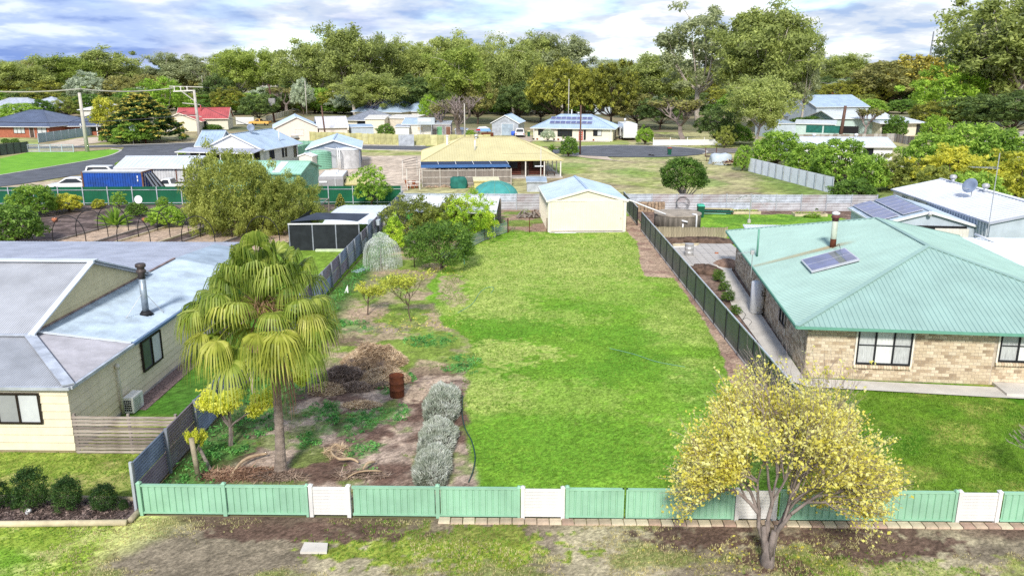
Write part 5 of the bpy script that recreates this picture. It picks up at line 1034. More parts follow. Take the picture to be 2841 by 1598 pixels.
for k in range(6): MB().bar(V(A.x+cw+.2, A.y+.3+k*.3, 2.3), V(A.x+cw+1.5+.1*k, A.y+.2+k*.3, .05), .26, .03).build('sheet', M['dark_void'] if k % 2 else M['zinc_dark'], ls)
house('yellow_shed', 'small yellow ribbed shed beside the grey caravan', V(-18.6,80.6,0), V(-16.0,80.9,0), 2.6, 1.7, .4, 'skillion', M['yellow_sheet'], M['yellow_sheet'], over=.05, pitch=.25, cat='shed', trim=M['yellow_sheet'])
# ---- right-hand side: solar shed, big grey shed, carport, far houses
zr = 3.0; a0, a1 = U(2297,578,z=2.5), U(2400,640,z=2.5)
rs = R(-6); sx = V(math.cos(rs), math.sin(rs), 0); sy = V(-sx.y, sx.x, 0)
p = U(2455,632,z=2.4); h = house('solar_shed', 'grey gabled shed with two banks of solar panels behind the sea green roof', V(24.3, 55.7, 0), V(24.3, 55.7, 0)+sx*6.3, 6.9, 2.45, .9, 'gable_y', M['pale_blue_sheet'], M['zinc_new'], over=.2, pitch=.4, cat='shed')
ql = h.left   # (d, a, p, q): eave back->front, ridge front->back
solar(h.root, ql, .02, .50, .10, .48, 6, 1, .03) if False else None
solar(h.root, ql, .03, .93, .08, .48, 6, 1, .03); solar(h.root, ql, .03, .93, .54, .94, 6, 1, .03)
b = MB()
for k in range(15): b.obox(h.P(.2+k*.42, -.004, .05), h.ex*.05, -h.ey*.025, UP*2.4)
struct(b.build('wall_ribs', M['pale_blue_sheet'], h.root), 'stuff')
MB().obox(h.P(2.3, -.035, .05), h.ex*3.4, -h.ey*.01, UP*2.3).build('door_opening', M['dark_void'], h.root)
for s, w_, dy in ((1.4, 1.5, .08), (3.6, 2.2, .14)):
    b = MB(); b.obox(h.P(s, -dy, .05), h.ex*w_, -h.ey*.03, UP*2.15)
    for k in range(int(w_/.22)): b.obox(h.P(s+.05+k*.22, -dy-.03, .05), h.ex*.09, -h.ey*.02, UP*2.15)
    b.build('sliding_door', M['offwhite'], h.root)
MB().lathe([(.02,0),(.14,.1),(.14,.24),(.05,.3)], 10, h.P(3.1,-.3,3.0)).build('flood_light', M['steel'], h.root, True)
h = house('long_grey_shed', 'long pale grey metal shed with satellite dish on its roof', V(30.5, 53.3, 0), V(30.5, 53.3, 0)+V(7.6,-.2,0), 15.6, 3.0, .85, 'gable_y', M['pale_blue_sheet'], mat('shed_roof_grey', (.58,.60,.64), .45, .07, .6), over=.15, pitch=.45, cat='shed', trim=M['grey_roof'])
MB().obox(h.P(-.02, 9.3, 1.2), h.ey*6.2, -h.ex*.03, UP*1.8).build('brick_panel', M['pink_cream'], h.root)
for t in (10.4, 12.6): window(h.root, h.P(-.05, t+1.0, 2.2), -h.ey, 1.0, .6, -h.ex, 3, frame=M['offwhite'], glass=M['glass_grey'])
b = MB()
for k in range(22): b.obox(h.P(-.004, .3+k*.4, .05), h.ey*.14, -h.ex*.05, UP*2.9)
struct(b.build('wall_ribs', M['white_roof'], h.root), 'stuff')
q_ = h.left; p, _ = on_roof(q_, .52, .62); ds = thing('satellite_dish', 'grey satellite dish on the long grey shed roof', 'dish', p); MB().tube([p-V(0,0,.1), p+V(0,0,.7)], .04, 6).build('mast', M['steel'], ds); place(bpy.data.meshes['reflector.001'] if 'reflector.001' in bpy.data.meshes else me, 'reflector', ds, (-.1, 0, .8), (R(65), 0, R(-60)), (1.1, 1.1, 1.1)); MB().tube([p+V(-.2,-.1,.6), p+V(-1.0,-.5,.75)], .02, 5).build('feed_arm', M['steel'], ds)
p, _ = on_roof(q_, .48, .95); whirly(h.root, p+V(0,0,.1)); p, _ = on_roof(q_, .15, .97); whirly(h.root, p+V(0,0,.1))
p = U(2742,635,z=3.6); an = thing('mast_antenna', 'tall television aerial mast by the long grey shed', 'antenna', p-V(0,0,0.3)); MB().tube([p-V(0,0,.4), p+V(0,0,4.4)], .03, 6).build('mast', M['antenna'], an)
b = MB(); b.tube([p+V(-1.5,0,3.6), p+V(.1,0,3.5)], .015, 5)
for k in range(8): c_ = p+V(-1.5+k*.2, 0, 3.6); b.tube([c_-V(0,.35,0), c_+V(0,.35,0)], .01, 4)
b.build('boom', M['antenna'], an)
p = G(2513,520); tag(MB().tube([p, p+V(0,0,3.4)], .13, 10).build('white_column', M['white_paint'], None, True, loc=p), 'plain white vertical pipe rising beside the long grey shed', 'pipe')
MB().tube([U(2705,650,z=2.8), U(2790,682,z=2.5)], .07, 8).build('downpipe', M['white_paint'], h.root, True)
cp = thing('carport', 'white corrugated carport roof right of the sea green roof', 'carport', V(29.5, 44, 0)); zc = 2.55
c4 = [U(2620,672,z=zc), U(2841,776,z=zc), U(2990,776,z=zc), U(2841,668,z=zc)]
q0 = U(2600,655,z=zc); roof_plane('roof', [V(25.2,39.6,zc-.05), V(25.9,50.4,zc-.05), V(34,49.6,zc+.1), V(34,39,zc+.1)], M['white_roof'], cp, .25, rh=.03)
for x_, y_ in ((25.6,40.2),(26.1,49.8),(33.5,39.6),(33.5,49),(30,40)): MB().box(x_, y_, 0, x_+.1, y_+.1, 2.36).build('post', M['white_paint'], cp)
MB().obox(V(25.2,39.5,2.3), V(8.8,-.6,0), V(0,.1,0), UP*.18).build('fascia', M['offwhite'], cp)
# low white lean-to beyond the sea green roof edge
house('low_lean_to', 'low lean-to with white corrugated lid behind the sea green roof', V(15.4, 55.6, 0), V(19.6, 55.2, 0), 2.2, 1.7, .2, 'skillion', M['concrete'], M['white_roof'], over=.1, pitch=.18, cat='shed')
# white fence and houses at upper right
sheet_fence('white_side_fence', 'pale white fence slanting along the paddock to the hedge', U(2080,495,z=0), U(2300,535,z=0)+V(0,0,0), 1.8, 1, M['white_roof'], M['zinc'], 'flat') if False else None
a_, b_ = G(2078,476), G(2310,538); sheet_fence('white_side_fence', 'pale blue white sheet fence slanting along the dry paddock', b_, a_, 1.75, 11, M['white_roof'], M['zinc'], 'v', rails=(1.45,), proud=-.05)
h = house('white_long_house', 'long white walled house behind the hedge with a pale roof', V(37.2, 117.2, 0), V(51.4, 116.4, 0), 6.4, 2.5, .9, 'gable_x', M['white_paint'], M['white_roof'], over=.5, pitch=.5); h.win('f', 10.2, 11.6, .9, 2.1, panes=2); h.win('f', 3.0, 5.0, .9, 2.1, panes=2); whirly(h.root, on_roof(h.front, .3, .98)[0], M['white_paint']); whirly(h.root, on_roof(h.front, .7, .98)[0], M['white_paint'])
h = house('pale_green_house', 'pale green clad house with white roof and enclosed porch', G(2310,377), G(2472,376), 11, 3.5, 1.2, 'gable_x', M['pale_green_wall'], M['white_roof'], over=.4, pitch=.6); h.win('f', 11.5, 15.5, .5, 2.6, panes=3)
h2 = house('sunroom', 'glazed sunroom with pale roof right of the pale green house', G(2440,379), G(2552,377), 7, 2.6, .9, 'skillion', M['cream_wall'], M['white_roof'], over=.9, pitch=.6, cat='house'); h2.win('f', .4, 3.4, .3, 2.3, panes=3); h2.win('f', 8.2, 9.2, .2, 2.3, panes=1)
h = house('green_blind_porch', 'low porch with dark green blinds beside the pale green house', G(2205,380), G(2312,383), 5, 2.6, .5, 'skillion', M['pale_green_wall'], M['white_roof'], over=.3, pitch=.6, cat='porch'); 
for k in range(3): MB().obox(h.P(2.0+k*3.3, -.03, .9), h.ex*3.0, -h.ey*.02, UP*1.4).build('blind', M['green_cloth'] if k < 2 else M['dark_void'], h.root)
house('grey_skillion', 'grey skillion shed left of the green blind porch', G(2140,384), G(2205,383), 7, 2.8, .5, 'skillion', M['pale_blue_sheet'], M['zinc_new'], over=.2, pitch=.6, cat='shed')
house('barn', 'large pale blue iron barn behind the pale green house', G(2262,345), G(2405,343), 16, 4.2, 2.6, 'gable_x', M['pale_blue_sheet'], M['blue_white_roof'], over=.3, pitch=.8, cat='barn')
house('blue_roof_house', 'distant house with bright blue roof left of the barn', G(2170,335), G(2245,335), 12, 2.8, 2.4, 'hip', M['white_paint'], M['blue_roof'], over=.5, pitch=0)
house('white_shed_small', 'small white roofed shed under the tall gum trees', G(2138,352), G(2185,352), 6, 2.6, 1.0, 'hip', M['white_paint'], M['white_roof'], over=.3, pitch=0, cat='shed')
house('red_roof_distant', 'distant house with bright red roof behind the barn', G(2295,300), G(2345,300), 10, 2.6, 2.6, 'hip', M['cream_wall'], mat('bright_red', (.62,.09,.08), .5, .1), over=.4, pitch=0)
house('tan_roof_distant', 'distant house with tan roof right of the red one', G(2355,306), G(2420,306), 10, 2.6, 1.6, 'hip', M['cream_wall'], M['yellow_sheet'], over=.4, pitch=0)
for k, (u0, u1, v) in enumerate(((2270,2340,240),(2375,2435,238),(2595,2630,228))):
    house('estate_house', ['slate roofed distant house left of the fork tree', 'slate roofed distant house on the rise right of the fork tree', 'slate roofed distant house below the radio mast wood'][k], G(u0, v), G(u1, v), 30, 5, 7, 'hip', M['offwhite'], M['grey_roof'], over=.6, pitch=0, group='distant slate roofed houses')
h = house('tiled_house', 'house with tan grey tiled hip roof at the right edge', V(64.5, 109, 0), V(80, 107, 0), 14, 2.7, 3.0, 'hip_y', M['white_paint'], M['tile_roof'], over=.6, pitch=0)
def tiles(root, quad, nrow):
    a, b, c = quad[0], quad[1], quad[2]; d_ = quad[3] if len(quad) > 3 else quad[2]
    for k in range(nrow): 
        t = k/nrow; p, q = a.lerp(d_, t), b.lerp(c, t); n = (b-a).cross(d_-a).normalized(); n = n if n.z > 0 else -n
        MB().bar(p+n*.03, q+n*.03, .12, .05, n).build('tile_course', M['tile_roof'], root)
a_, b_, p_ = h.front; tiles(h.root, (a_, b_, p_), 16); q2 = (h.P(-.6, 14.6, a_.z), h.P(-.6,-.6,a_.z), p_, h.P(8, 6, p_.z)); tiles(h.root, q2, 16)
long_fence('grey_paling_fence', 'grey paling fence in front of the pale green house', [G(2205,397), G(2480,394), G(2570,412)], 1.5, .8, [M['old_timber'], mat('paling_b', (.42,.40,.37), .9, .2)], post_m=M['old_timber'])
long_fence('cream_wall_fence', 'cream sheet fence below the white long house', [G(2390,480), G(2520,500)], 1.6, 1.2, [M['cream_wall']], post_m=M['cream_wall'])
# ---- far left houses
h = house('navy_roof_house', 'red brick house with large slate blue hipped roof at far left', V(-109, 161.5, 0), V(-93.6, 160.0, 0), 15.5, 2.4, 2.6, 'hip', M['brick_red'], M['navy_roof'], over=.7, pitch=.5, inset=6.4); h.win('f', 8.0, 10.4, .8, 2.1, panes=3, glass=M['blind']); h.win('f', 13.0, 15.0, .8, 2.1, panes=2, glass=M['blind']); h.door('f', 11.4, .9, 2.0, M['dark_timber'])
h2 = house('navy_roof_wing', 'right wing of the slate blue roofed brick house', V(-93.4, 165.5, 0), V(-83.5, 168.0, 0), 9, 2.4, 1.7, 'hip', M['brick_red'], M['navy_roof'], over=1.2, pitch=.5)
for s in (3, 6, 9): MB().obox(h2.P(s, -1.0, 0), h2.ex*.2, h2.ey*.2, UP*2.4).build('verandah_post', M['white_paint'], h2.root)
h2.win('f', 4.6, 6.6, .8, 2.1, panes=2)
sheet_fence('blue_grey_fence', 'blue grey sheet fence in front of the slate blue roofed house', G(107,397), G(285,372), 1.7, 9, mat('fence_bg', (.30,.40,.44), .5, .1), M['pale_blue_sheet'], 'v')
sheet_fence('mint_back_fence', 'short pale mint fence beside the golden conifer', G(280,375), G(330,377), 1.7, 3, mat('fence_mint2', (.36,.56,.44), .5, .1), M['pale_blue_sheet'], 'flat')
sheet_fence('charcoal_fence', 'dark charcoal fence around the bright corner lawn', G(-40,438), G(78,423), 1.7, 6, M['dark_fence'], M['dark_void'], 'v')
rl = thing('pool_fence', 'pale tubular rail fence at the back of the corner lawn', 'fence', G(78,423)); a_, b_ = G(78,423), G(205,424)
for k in range(5): p = a_.lerp(b_, k/4); MB().bar(p, p+V(0,0,1.3), .1).build('post', M['pale_blue_sheet'], rl)
for z in (.15, 1.25): MB().bar(a_+V(0,0,z), b_+V(0,0,z), .07).build('rail', M['pale_blue_sheet'], rl)
me_b = MB().box(-.015,-.015,.15,.015,.015,1.25).mesh('baluster', M['pale_blue_sheet'])
for k in range(44): place(me_b, 'baluster', rl, a_.lerp(b_, (k+.5)/44)-rl.location)
sheet_fence('charcoal_cross_fence', 'dark charcoal fence crossing behind the corner lawn', G(-60,424), G(80,414), 1.2, 6, M['dark_fence'], M['dark_void'], 'v')
h = house('red_roof_house', 'cream cottage with faded red iron roof beside the utility pole', V(-79.0, 176.6, 0), V(-71.0, 178.2, 0), 10, 2.3, 1.7, 'gable_y', M['cream_wall'], M['red_roof'], over=.5, pitch=.5, trim=M['cream_trim']); h.door('f', 1.0, 1.2, 2.0, M['offwhite']); h.door('f', 3.2, .9, 2.0, M['dark_void'])
h2 = house('red_roof_wing', 'rear wing of the faded red roofed cottage', V(-77.5, 182.0, 0), V(-67.0, 184.2, 0), 8, 2.7, 2.0, 'gable_x', M['cream_wall'], M['red_roof'], over=.5, pitch=.5, trim=M['cream_trim']); h2.win('f', 1.5, 2.6, .9, 2.1, panes=1); h2.win('f', 5.0, 6.1, .9, 2.1, panes=1); flue(h2.root, on_roof(h2.front, .45, .7)[0], 1.2, .12, M['red_roof'])
for k, (u0, u1, v, rh, m_, lab) in enumerate(((-60,110,330,2.8,'zinc','wide grey roofed house at the far left edge'), (70,170,318,2.4,'zinc','grey hip roofed house behind the leftmost shrubs'), (183,262,312,.4,'white_roof','flat roofed grey building behind the concrete pole'), (225,330,332,1.4,'white_paint','white canopy roof behind the small street tree'), (545,625,296,2.6,'white_paint','white hip roofed house behind the red roofed cottage'), (628,680,300,2.0,'white_paint','small white roofed house left of the pepper tree'))):
    house('far_house', lab, G(u0, v), G(u1, v), 12, 2.7, rh, 'hip' if rh > .5 else 'skillion', M['offwhite'] if k != 2 else M['zinc'], M[m_], over=.5, pitch=0)
for k, (u0, u1, v, lab) in enumerate(((1900,1935,290,'white building glimpsed under the leaning gum left of the tall trees'), (1958,2000,308,'low white roof glimpsed under the tall gum trees'), (1650,1700,318,'grey weatherboard cottage behind the solar house'))):
    h = house('glimpsed_house', lab, G(u0, v), G(u1, v), 9, 2.8, 1.8, 'hip', M['white_paint'] if k < 2 else M['pale_blue_sheet'], M['white_roof'], over=.4, pitch=0)
    if k == 2: h.win('f', 1, 3, .8, 2.2, panes=2); h.win('f', 5, 7, .8, 2.2, panes=2)
# white low fence by the turning circle
wf = thing('white_low_fence', 'low white rail fence beyond the turning circle', 'fence', G(1812,406)); a_, b_ = G(1812,405.5), G(2000,404)
for k in range(4): MB().obox(a_+V(0,0,.1+k*.24), b_-a_, V(0,-.05,0), V(0,0,.225)).build('board', M['white_paint'], wf)
for k in range(5): p = a_.lerp(b_, k/4); MB().box(p.x-.06, p.y, 0, p.x+.06, p.y+.1, 1.45).build('post', M['offwhite'], wf)
# ================================================================== TREES AND PLANTS
def unit(a): return a/np.maximum(np.linalg.norm(a, axis=-1, keepdims=True), 1e-6)
def leaf_cloud(cs, rs, n_per, size, asp=.45, droop=0.0, outw=.8, seed=0, shell=.45, sizevar=.35, upb=.35):
    """rhombic leaf sprays inside ellipsoids: cs (k,3), rs (k,3)"""
    g = np.random.default_rng(seed); k = len(cs); n = k*n_per; ci = np.repeat(np.arange(k), n_per)
    d = unit(g.normal(size=(n, 3))); rad = g.random(n)**shell
    p = cs[ci]+d*rs[ci]*rad[:, None]; nr = unit(d*outw+g.normal(size=(n, 3))*.55+np.array([0, 0, upb]))
    t = unit(np.cross(nr, g.normal(size=(n, 3))))
    if droop: t = unit(t*(1-droop)+np.array([0, 0, -1])*droop); nr = unit(nr-t*np.sum(nr*t, -1, keepdims=True))
    b = np.cross(nr, t); s = size*(1+sizevar*g.normal(size=n)).clip(.4, 2)[:, None]
    v = np.stack([p-t*s, p+b*s*asp-t*s*.1, p+t*s, p-b*s*asp-t*s*.1], 1).reshape(-1, 3)
    return v
def quads(v): return np.arange(len(v)).reshape(-1, 4)
def crown_mesh(name, v, m): return npmesh(name, v, quads(v), m)
def rnd(a, b): return random.uniform(a, b)
def limb(mb, p, q, r0, r1, n=4, sag=.15, sides=5, jit=.05):
    p, q = Vector(p), Vector(q); L_ = (q-p).length; pts = []
    o = V(rnd(-1,1), rnd(-1,1), 0)*L_*jit
    for i in range(n+1):
        t = i/n; c = p.lerp(q, t)+o*math.sin(t*math.pi)+V(0,0,-sag*L_*math.sin(t*math.pi)); pts.append(c)
    mb.tube(pts, [r0+(r1-r0)*i/n for i in range(n+1)], sides); return pts
def gum_proto(seed, H=20., W=15., tfrac=.35, n_main=11, sub=8, cr=1.6, n_leaf=250, ls=.26, m='gum', bark='bark_gum', cb=.32, lean=.05, tr=.42, flat=.75, droop=.25):
    random.seed(seed); g = np.random.default_rng(seed); mb = MB(); top = V(lean*H, 0, tfrac*H)
    limb(mb, (0,0,-.2), top, tr, tr*.72, 4, 0, 7, .02); tips = []
    cz = (cb+1)/2*H; ez_ = (1-cb)/2*H
    for i in range(n_main):
        az = i*2.4+rnd(-.3,.3); el = rnd(-.15, 1.0) if i > 1 else rnd(.9, 1.4); rr = rnd(.7, .9)
        tgt = V(math.cos(az)*math.cos(el)*W/2*rr, math.sin(az)*math.cos(el)*W/2*rr, cz+math.sin(el)*ez_*rr)+V(lean*H*.8, 0, 0)
        st_ = V(0,0,-.1).lerp(top, rnd(.75, 1.0)); pts = limb(mb, st_, tgt, tr*rnd(.38,.55), tr*.1, 5, rnd(.05,.18), 5, .07)
        for j in range(sub):
            s = pts[random.choice((2,3,3,4,4,5))]; off = V(g.normal(), g.normal(), g.normal()*.75+.25)*cr*1.35
            e = Vector(s)+off; e.z = max(e.z, cb*H*.85); limb(mb, s, e, tr*.13, tr*.04, 3, -.08, 4, .08); tips.append(tuple(e))
        tips.append(tuple(pts[-1]))
        for _ in range(3): tips.append(tuple(Vector(pts[-1])+V(g.normal(), g.normal(), -abs(g.normal())*.8)*cr*.9))
    cs = np.array(tips); k = len(cs); r = cr*(.6+.7*g.random((k, 1))); rs = np.concatenate([r*(.75+.6*g.random((k, 1))), r*(.75+.6*g.random((k, 1))), r*flat*(.8+.5*g.random((k, 1)))], 1)*1.22
    v = leaf_cloud(cs, rs, n_leaf, ls, .42, droop, .6, seed, .75)
    lo, hi = np.percentile(v, .5, axis=0), np.percentile(v, 99.5, axis=0); sc = np.array([W/(hi[0]-lo[0]), W/(hi[1]-lo[1]), H/hi[2]]); sh = np.array([(lo[0]+hi[0])/2*.6, (lo[1]+hi[1])/2*.6, 0])
    f_ = lambda a: (a-sh*np.clip(a[:, 2:3]/(tfrac*H), 0, 1))*sc
    mb.v = [tuple(q) for q in f_(np.array(mb.v))]; v = f_(v)
    return mb.mesh('trunk', M[bark], smooth=True), crown_mesh('crown', v, LM[m]), H, W
def dome_proto(seed, H=9., W=9., n=80, cr=.85, n_leaf=110, ls=.22, m='olive', bark='bark_dark', cb=.22, stem=True, flat=.8, asp=.4, bumpy=.12, droop=0., tr=.22, low=1.55):
    """rounded crown made of many small lobes on a dome, seen through to dark inside"""
    random.seed(seed); g = np.random.default_rng(seed); mb = MB()
    i = np.arange(n); ph = i*2.39996; zz = 1-(i+.5)/n*low; zz = zz.clip(1-low, 1); rr = np.sqrt(1-zz**2)
    R_ = 1+bumpy*g.normal(size=n); d = np.stack([rr*np.cos(ph), rr*np.sin(ph), zz], -1)*R_[:, None]
    cz = cb*H+(1-cb)*H*.42; hz = np.where(d[:, 2] > 0, (H-cz-cr*.5), cz-cb*H)
    cs = np.stack([d[:, 0]*(W/2-cr*.6), d[:, 1]*(W/2-cr*.6), cz+d[:, 2]*hz], -1)
    if stem:
        top = V(rnd(-.3,.3), rnd(-.3,.3), cz*.75); limb(mb, (0,0,-.1), top*.45, tr, tr*.85, 3, 0, 6, .03)
        for k in range(0, n, max(1, n//14)): limb(mb, top*.4, tuple(cs[k]*np.array([.85,.85,.93])), tr*.5, tr*.1, 4, .1, 4, .08)
    r = cr*(.7+.5*g.random((n, 1))); rs = np.concatenate([r, r, r*flat], 1)
    v = leaf_cloud(cs, rs, n_leaf, ls, asp, droop, 1.0, seed, .5)
    return (mb.mesh('trunk', M[bark], smooth=True) if stem else None), crown_mesh('crown', v, LM[m]), H, W
def twig_proto(seed, H=6., W=6., m='twig', depth=4, tr=.13, spread=.62, upw=.25, base_h=.22, split=3, leaves=None, ls=.1, n_leaf=6, lr=.25, first=4):
    """bare branching crown"""
    random.seed(seed); mb = MB(); tips = []
    def grow(p, d, L_, r, k):
        q = p+d*L_; mid = p.lerp(q, .5)+V(rnd(-1,1), rnd(-1,1), rnd(-.3,.5))*L_*.07; mb.tube([p, mid, q], [r, r*.8, r*.62], 4 if k > 1 else 3, False)
        if k <= 1: tips.append(tuple(mid)); tips.append(tuple(q))
        if k == 0: return
        for i in range(split if k < depth else first):
            nd = (d+V(rnd(-1,1), rnd(-1,1), rnd(-.6,.8))*spread+V(0,0,upw)).normalized(); grow(q if random.random() < .6 or k == depth else p.lerp(q, rnd(.5,1)), nd, L_*rnd(.6,.85), r*.62, k-1)
    grow(V(0,0,0), V(rnd(-.1,.1), rnd(-.1,.1), 1).normalized(), H*base_h, tr, depth)
    a = np.array(mb.v); wx = max(np.ptp(a[:,0]), np.ptp(a[:,1])); hz = a[:,2].max(); s = np.array([W/wx, W/wx, H/hz]); mb.v = [tuple(p*s) for p in a]
    cm = None
    if leaves:
        cs = np.array(tips)*s; rs = np.full((len(cs), 3), lr); cm = crown_mesh('crown', leaf_cloud(cs, rs, n_leaf, ls, .5, .2, .4, seed), LM[leaves])
    return mb.mesh('branches', M[m]), cm, H, W
def conifer_proto(seed, H=8., W=9., m='conif', tip='gold'):
    g = np.random.default_rng(seed); random.seed(seed); mb = MB(); limb(mb, (0,0,-.1), (0,0,H*.9), .3, .05, 4, 0, 6, 0)
    cs, rs, ct, rt_ = [], [], [], []
    for i in range(230):
        z = (i/230)**.85; hh = .08*H+z*.92*H; rad = W/2*(1-z**1.7)*rnd(.55, 1.0)+.25; az = i*2.399+rnd(-.3,.3)
        c = np.array([rad*math.cos(az), rad*math.sin(az), hh+rnd(-.2,.3)]); cs.append(c-np.array([0,0,.12])); rs.append((.75,.75,.26)); ct.append(c+np.array([.25*math.cos(az), .25*math.sin(az), .22])); rt_.append((.55,.55,.16))
    v = leaf_cloud(np.array(cs), np.array(rs), 46, .26, .4, 0, .8, seed); v2 = leaf_cloud(np.array(ct), np.array(rt_), 20, .2, .4, 0, .6, seed+1, upb=.9)
    return mb.mesh('trunk', M['bark_dark']), crown_mesh('crown', v, LM[m]), H, W, crown_mesh('growth_tips', v2, LM[tip])
PR = {}
PR['gumA'] = gum_proto(11); PR['gumB'] = gum_proto(12, m='gum_grey', cr=1.5, n_main=10, sub=8, flat=.7); PR['gumC'] = gum_proto(13, m='gum_bright', cr=1.6, n_main=10); PR['gumD'] = gum_proto(14, m='gum', cr=1.9, n_main=11, sub=8, n_leaf=280, cb=.12, tfrac=.25); PR['gumE'] = gum_proto(15, m='gum_grey', cr=1.15, n_main=10, sub=7, n_leaf=170, ls=.24, cb=.42, tfrac=.38, lean=.09)
PR['gumF'] = gum_proto(16, m='gum', H=20, W=15, cr=1.4, n_main=13, sub=8, n_leaf=230, ls=.24, cb=.25, tfrac=.3)
PR['domeO'] = dome_proto(21, 9, 9, m='olive'); PR['domeO2'] = dome_proto(22, 9, 9, n=110, cr=.7, m='olive', bumpy=.16); PR['domeB'] = dome_proto(23, 9, 9, m='bronze'); PR['domeD'] = dome_proto(24, 9, 9, n=90, m='dark', bumpy=.18); PR['domeG'] = dome_proto(25, 9, 9, n=90, m='gold', bumpy=.1)
PR['lime'] = dome_proto(26, 9, 9, n=70, cr=1.0, m='lime', bumpy=.2, droop=.3, bark='bark_gum'); PR['greyd'] = dome_proto(27, 9, 9, n=80, m='grey_green', bumpy=.18)
PR['bushA'] = dome_proto(31, 4, 4.5, n=80, cr=.48, n_leaf=100, ls=.13, m='hedge', cb=.02, bumpy=.14); PR['bushB'] = dome_proto(32, 4, 4.5, n=80, cr=.48, n_leaf=100, ls=.13, m='hedge_y', cb=.02, bumpy=.18); PR['bushD'] = dome_proto(33, 4, 4.5, n=80, cr=.48, n_leaf=100, ls=.13, m='citrus', cb=.02, bumpy=.15); PR['bushL'] = dome_proto(34, 4, 4.5, n=70, cr=.5, n_leaf=90, ls=.13, m='lime', cb=.02, bumpy=.2); PR['bushO'] = dome_proto(35, 4, 4.5, n=80, cr=.45, n_leaf=100, ls=.12, m='oak', cb=.02, bumpy=.25)
PR['bareA'] = twig_proto(41, 6, 6, depth=5, first=5); PR['bareB'] = twig_proto(42, 6, 5, depth=5, upw=.45, leaves='bronze', ls=.14, n_leaf=2)
PR['conif'] = conifer_proto(51)
PR['round'] = dome_proto(52, 5, 4, n=120, cr=.42, n_leaf=120, ls=.085, m='citrus', cb=.3, bumpy=.08, bark='bark_gum', tr=.2)
PR['broad'] = dome_proto(53, 4.5, 3.4, n=70, cr=.42, n_leaf=60, ls=.12, m='hedge', cb=.12, bumpy=.22, bark='bark_dark', tr=.1)
CLEAN = {}
def plant(kind, u, vb, vt, wpx, name, label, cat='tree', group=None, rot=None, lean=0):
    p = G(u, vb); pr = PR[kind]; h = hgt(u, vt, p); d = math.hypot(p.x, p.y); zc = (p-Vector(_C)).dot(Vector(_fw)); wm = wpx/FPX*zc
    return plant_at(kind, p, h, wm, name, label, cat, group, rot)
def plant_at(kind, p, h, wm, name, label, cat='tree', group=None, rot=None):
    pr = PR[kind]; r = thing(name, label, cat, p, group); r.rotation_euler = (0, 0, rot if rot is not None else rnd(0, 6.28)); sx_ = wm/pr[3]; r.scale = (sx_, sx_, h/pr[2])
    if pr[0]: place(pr[0], 'trunk' if 'trunk' in pr[0].name else 'branches', r)
    if pr[1]: place(pr[1], 'crown', r)
    if len(pr) > 4: place(pr[4], 'growth_tips', r)
    return r
random.seed(3)
GT = 'gum_tree'
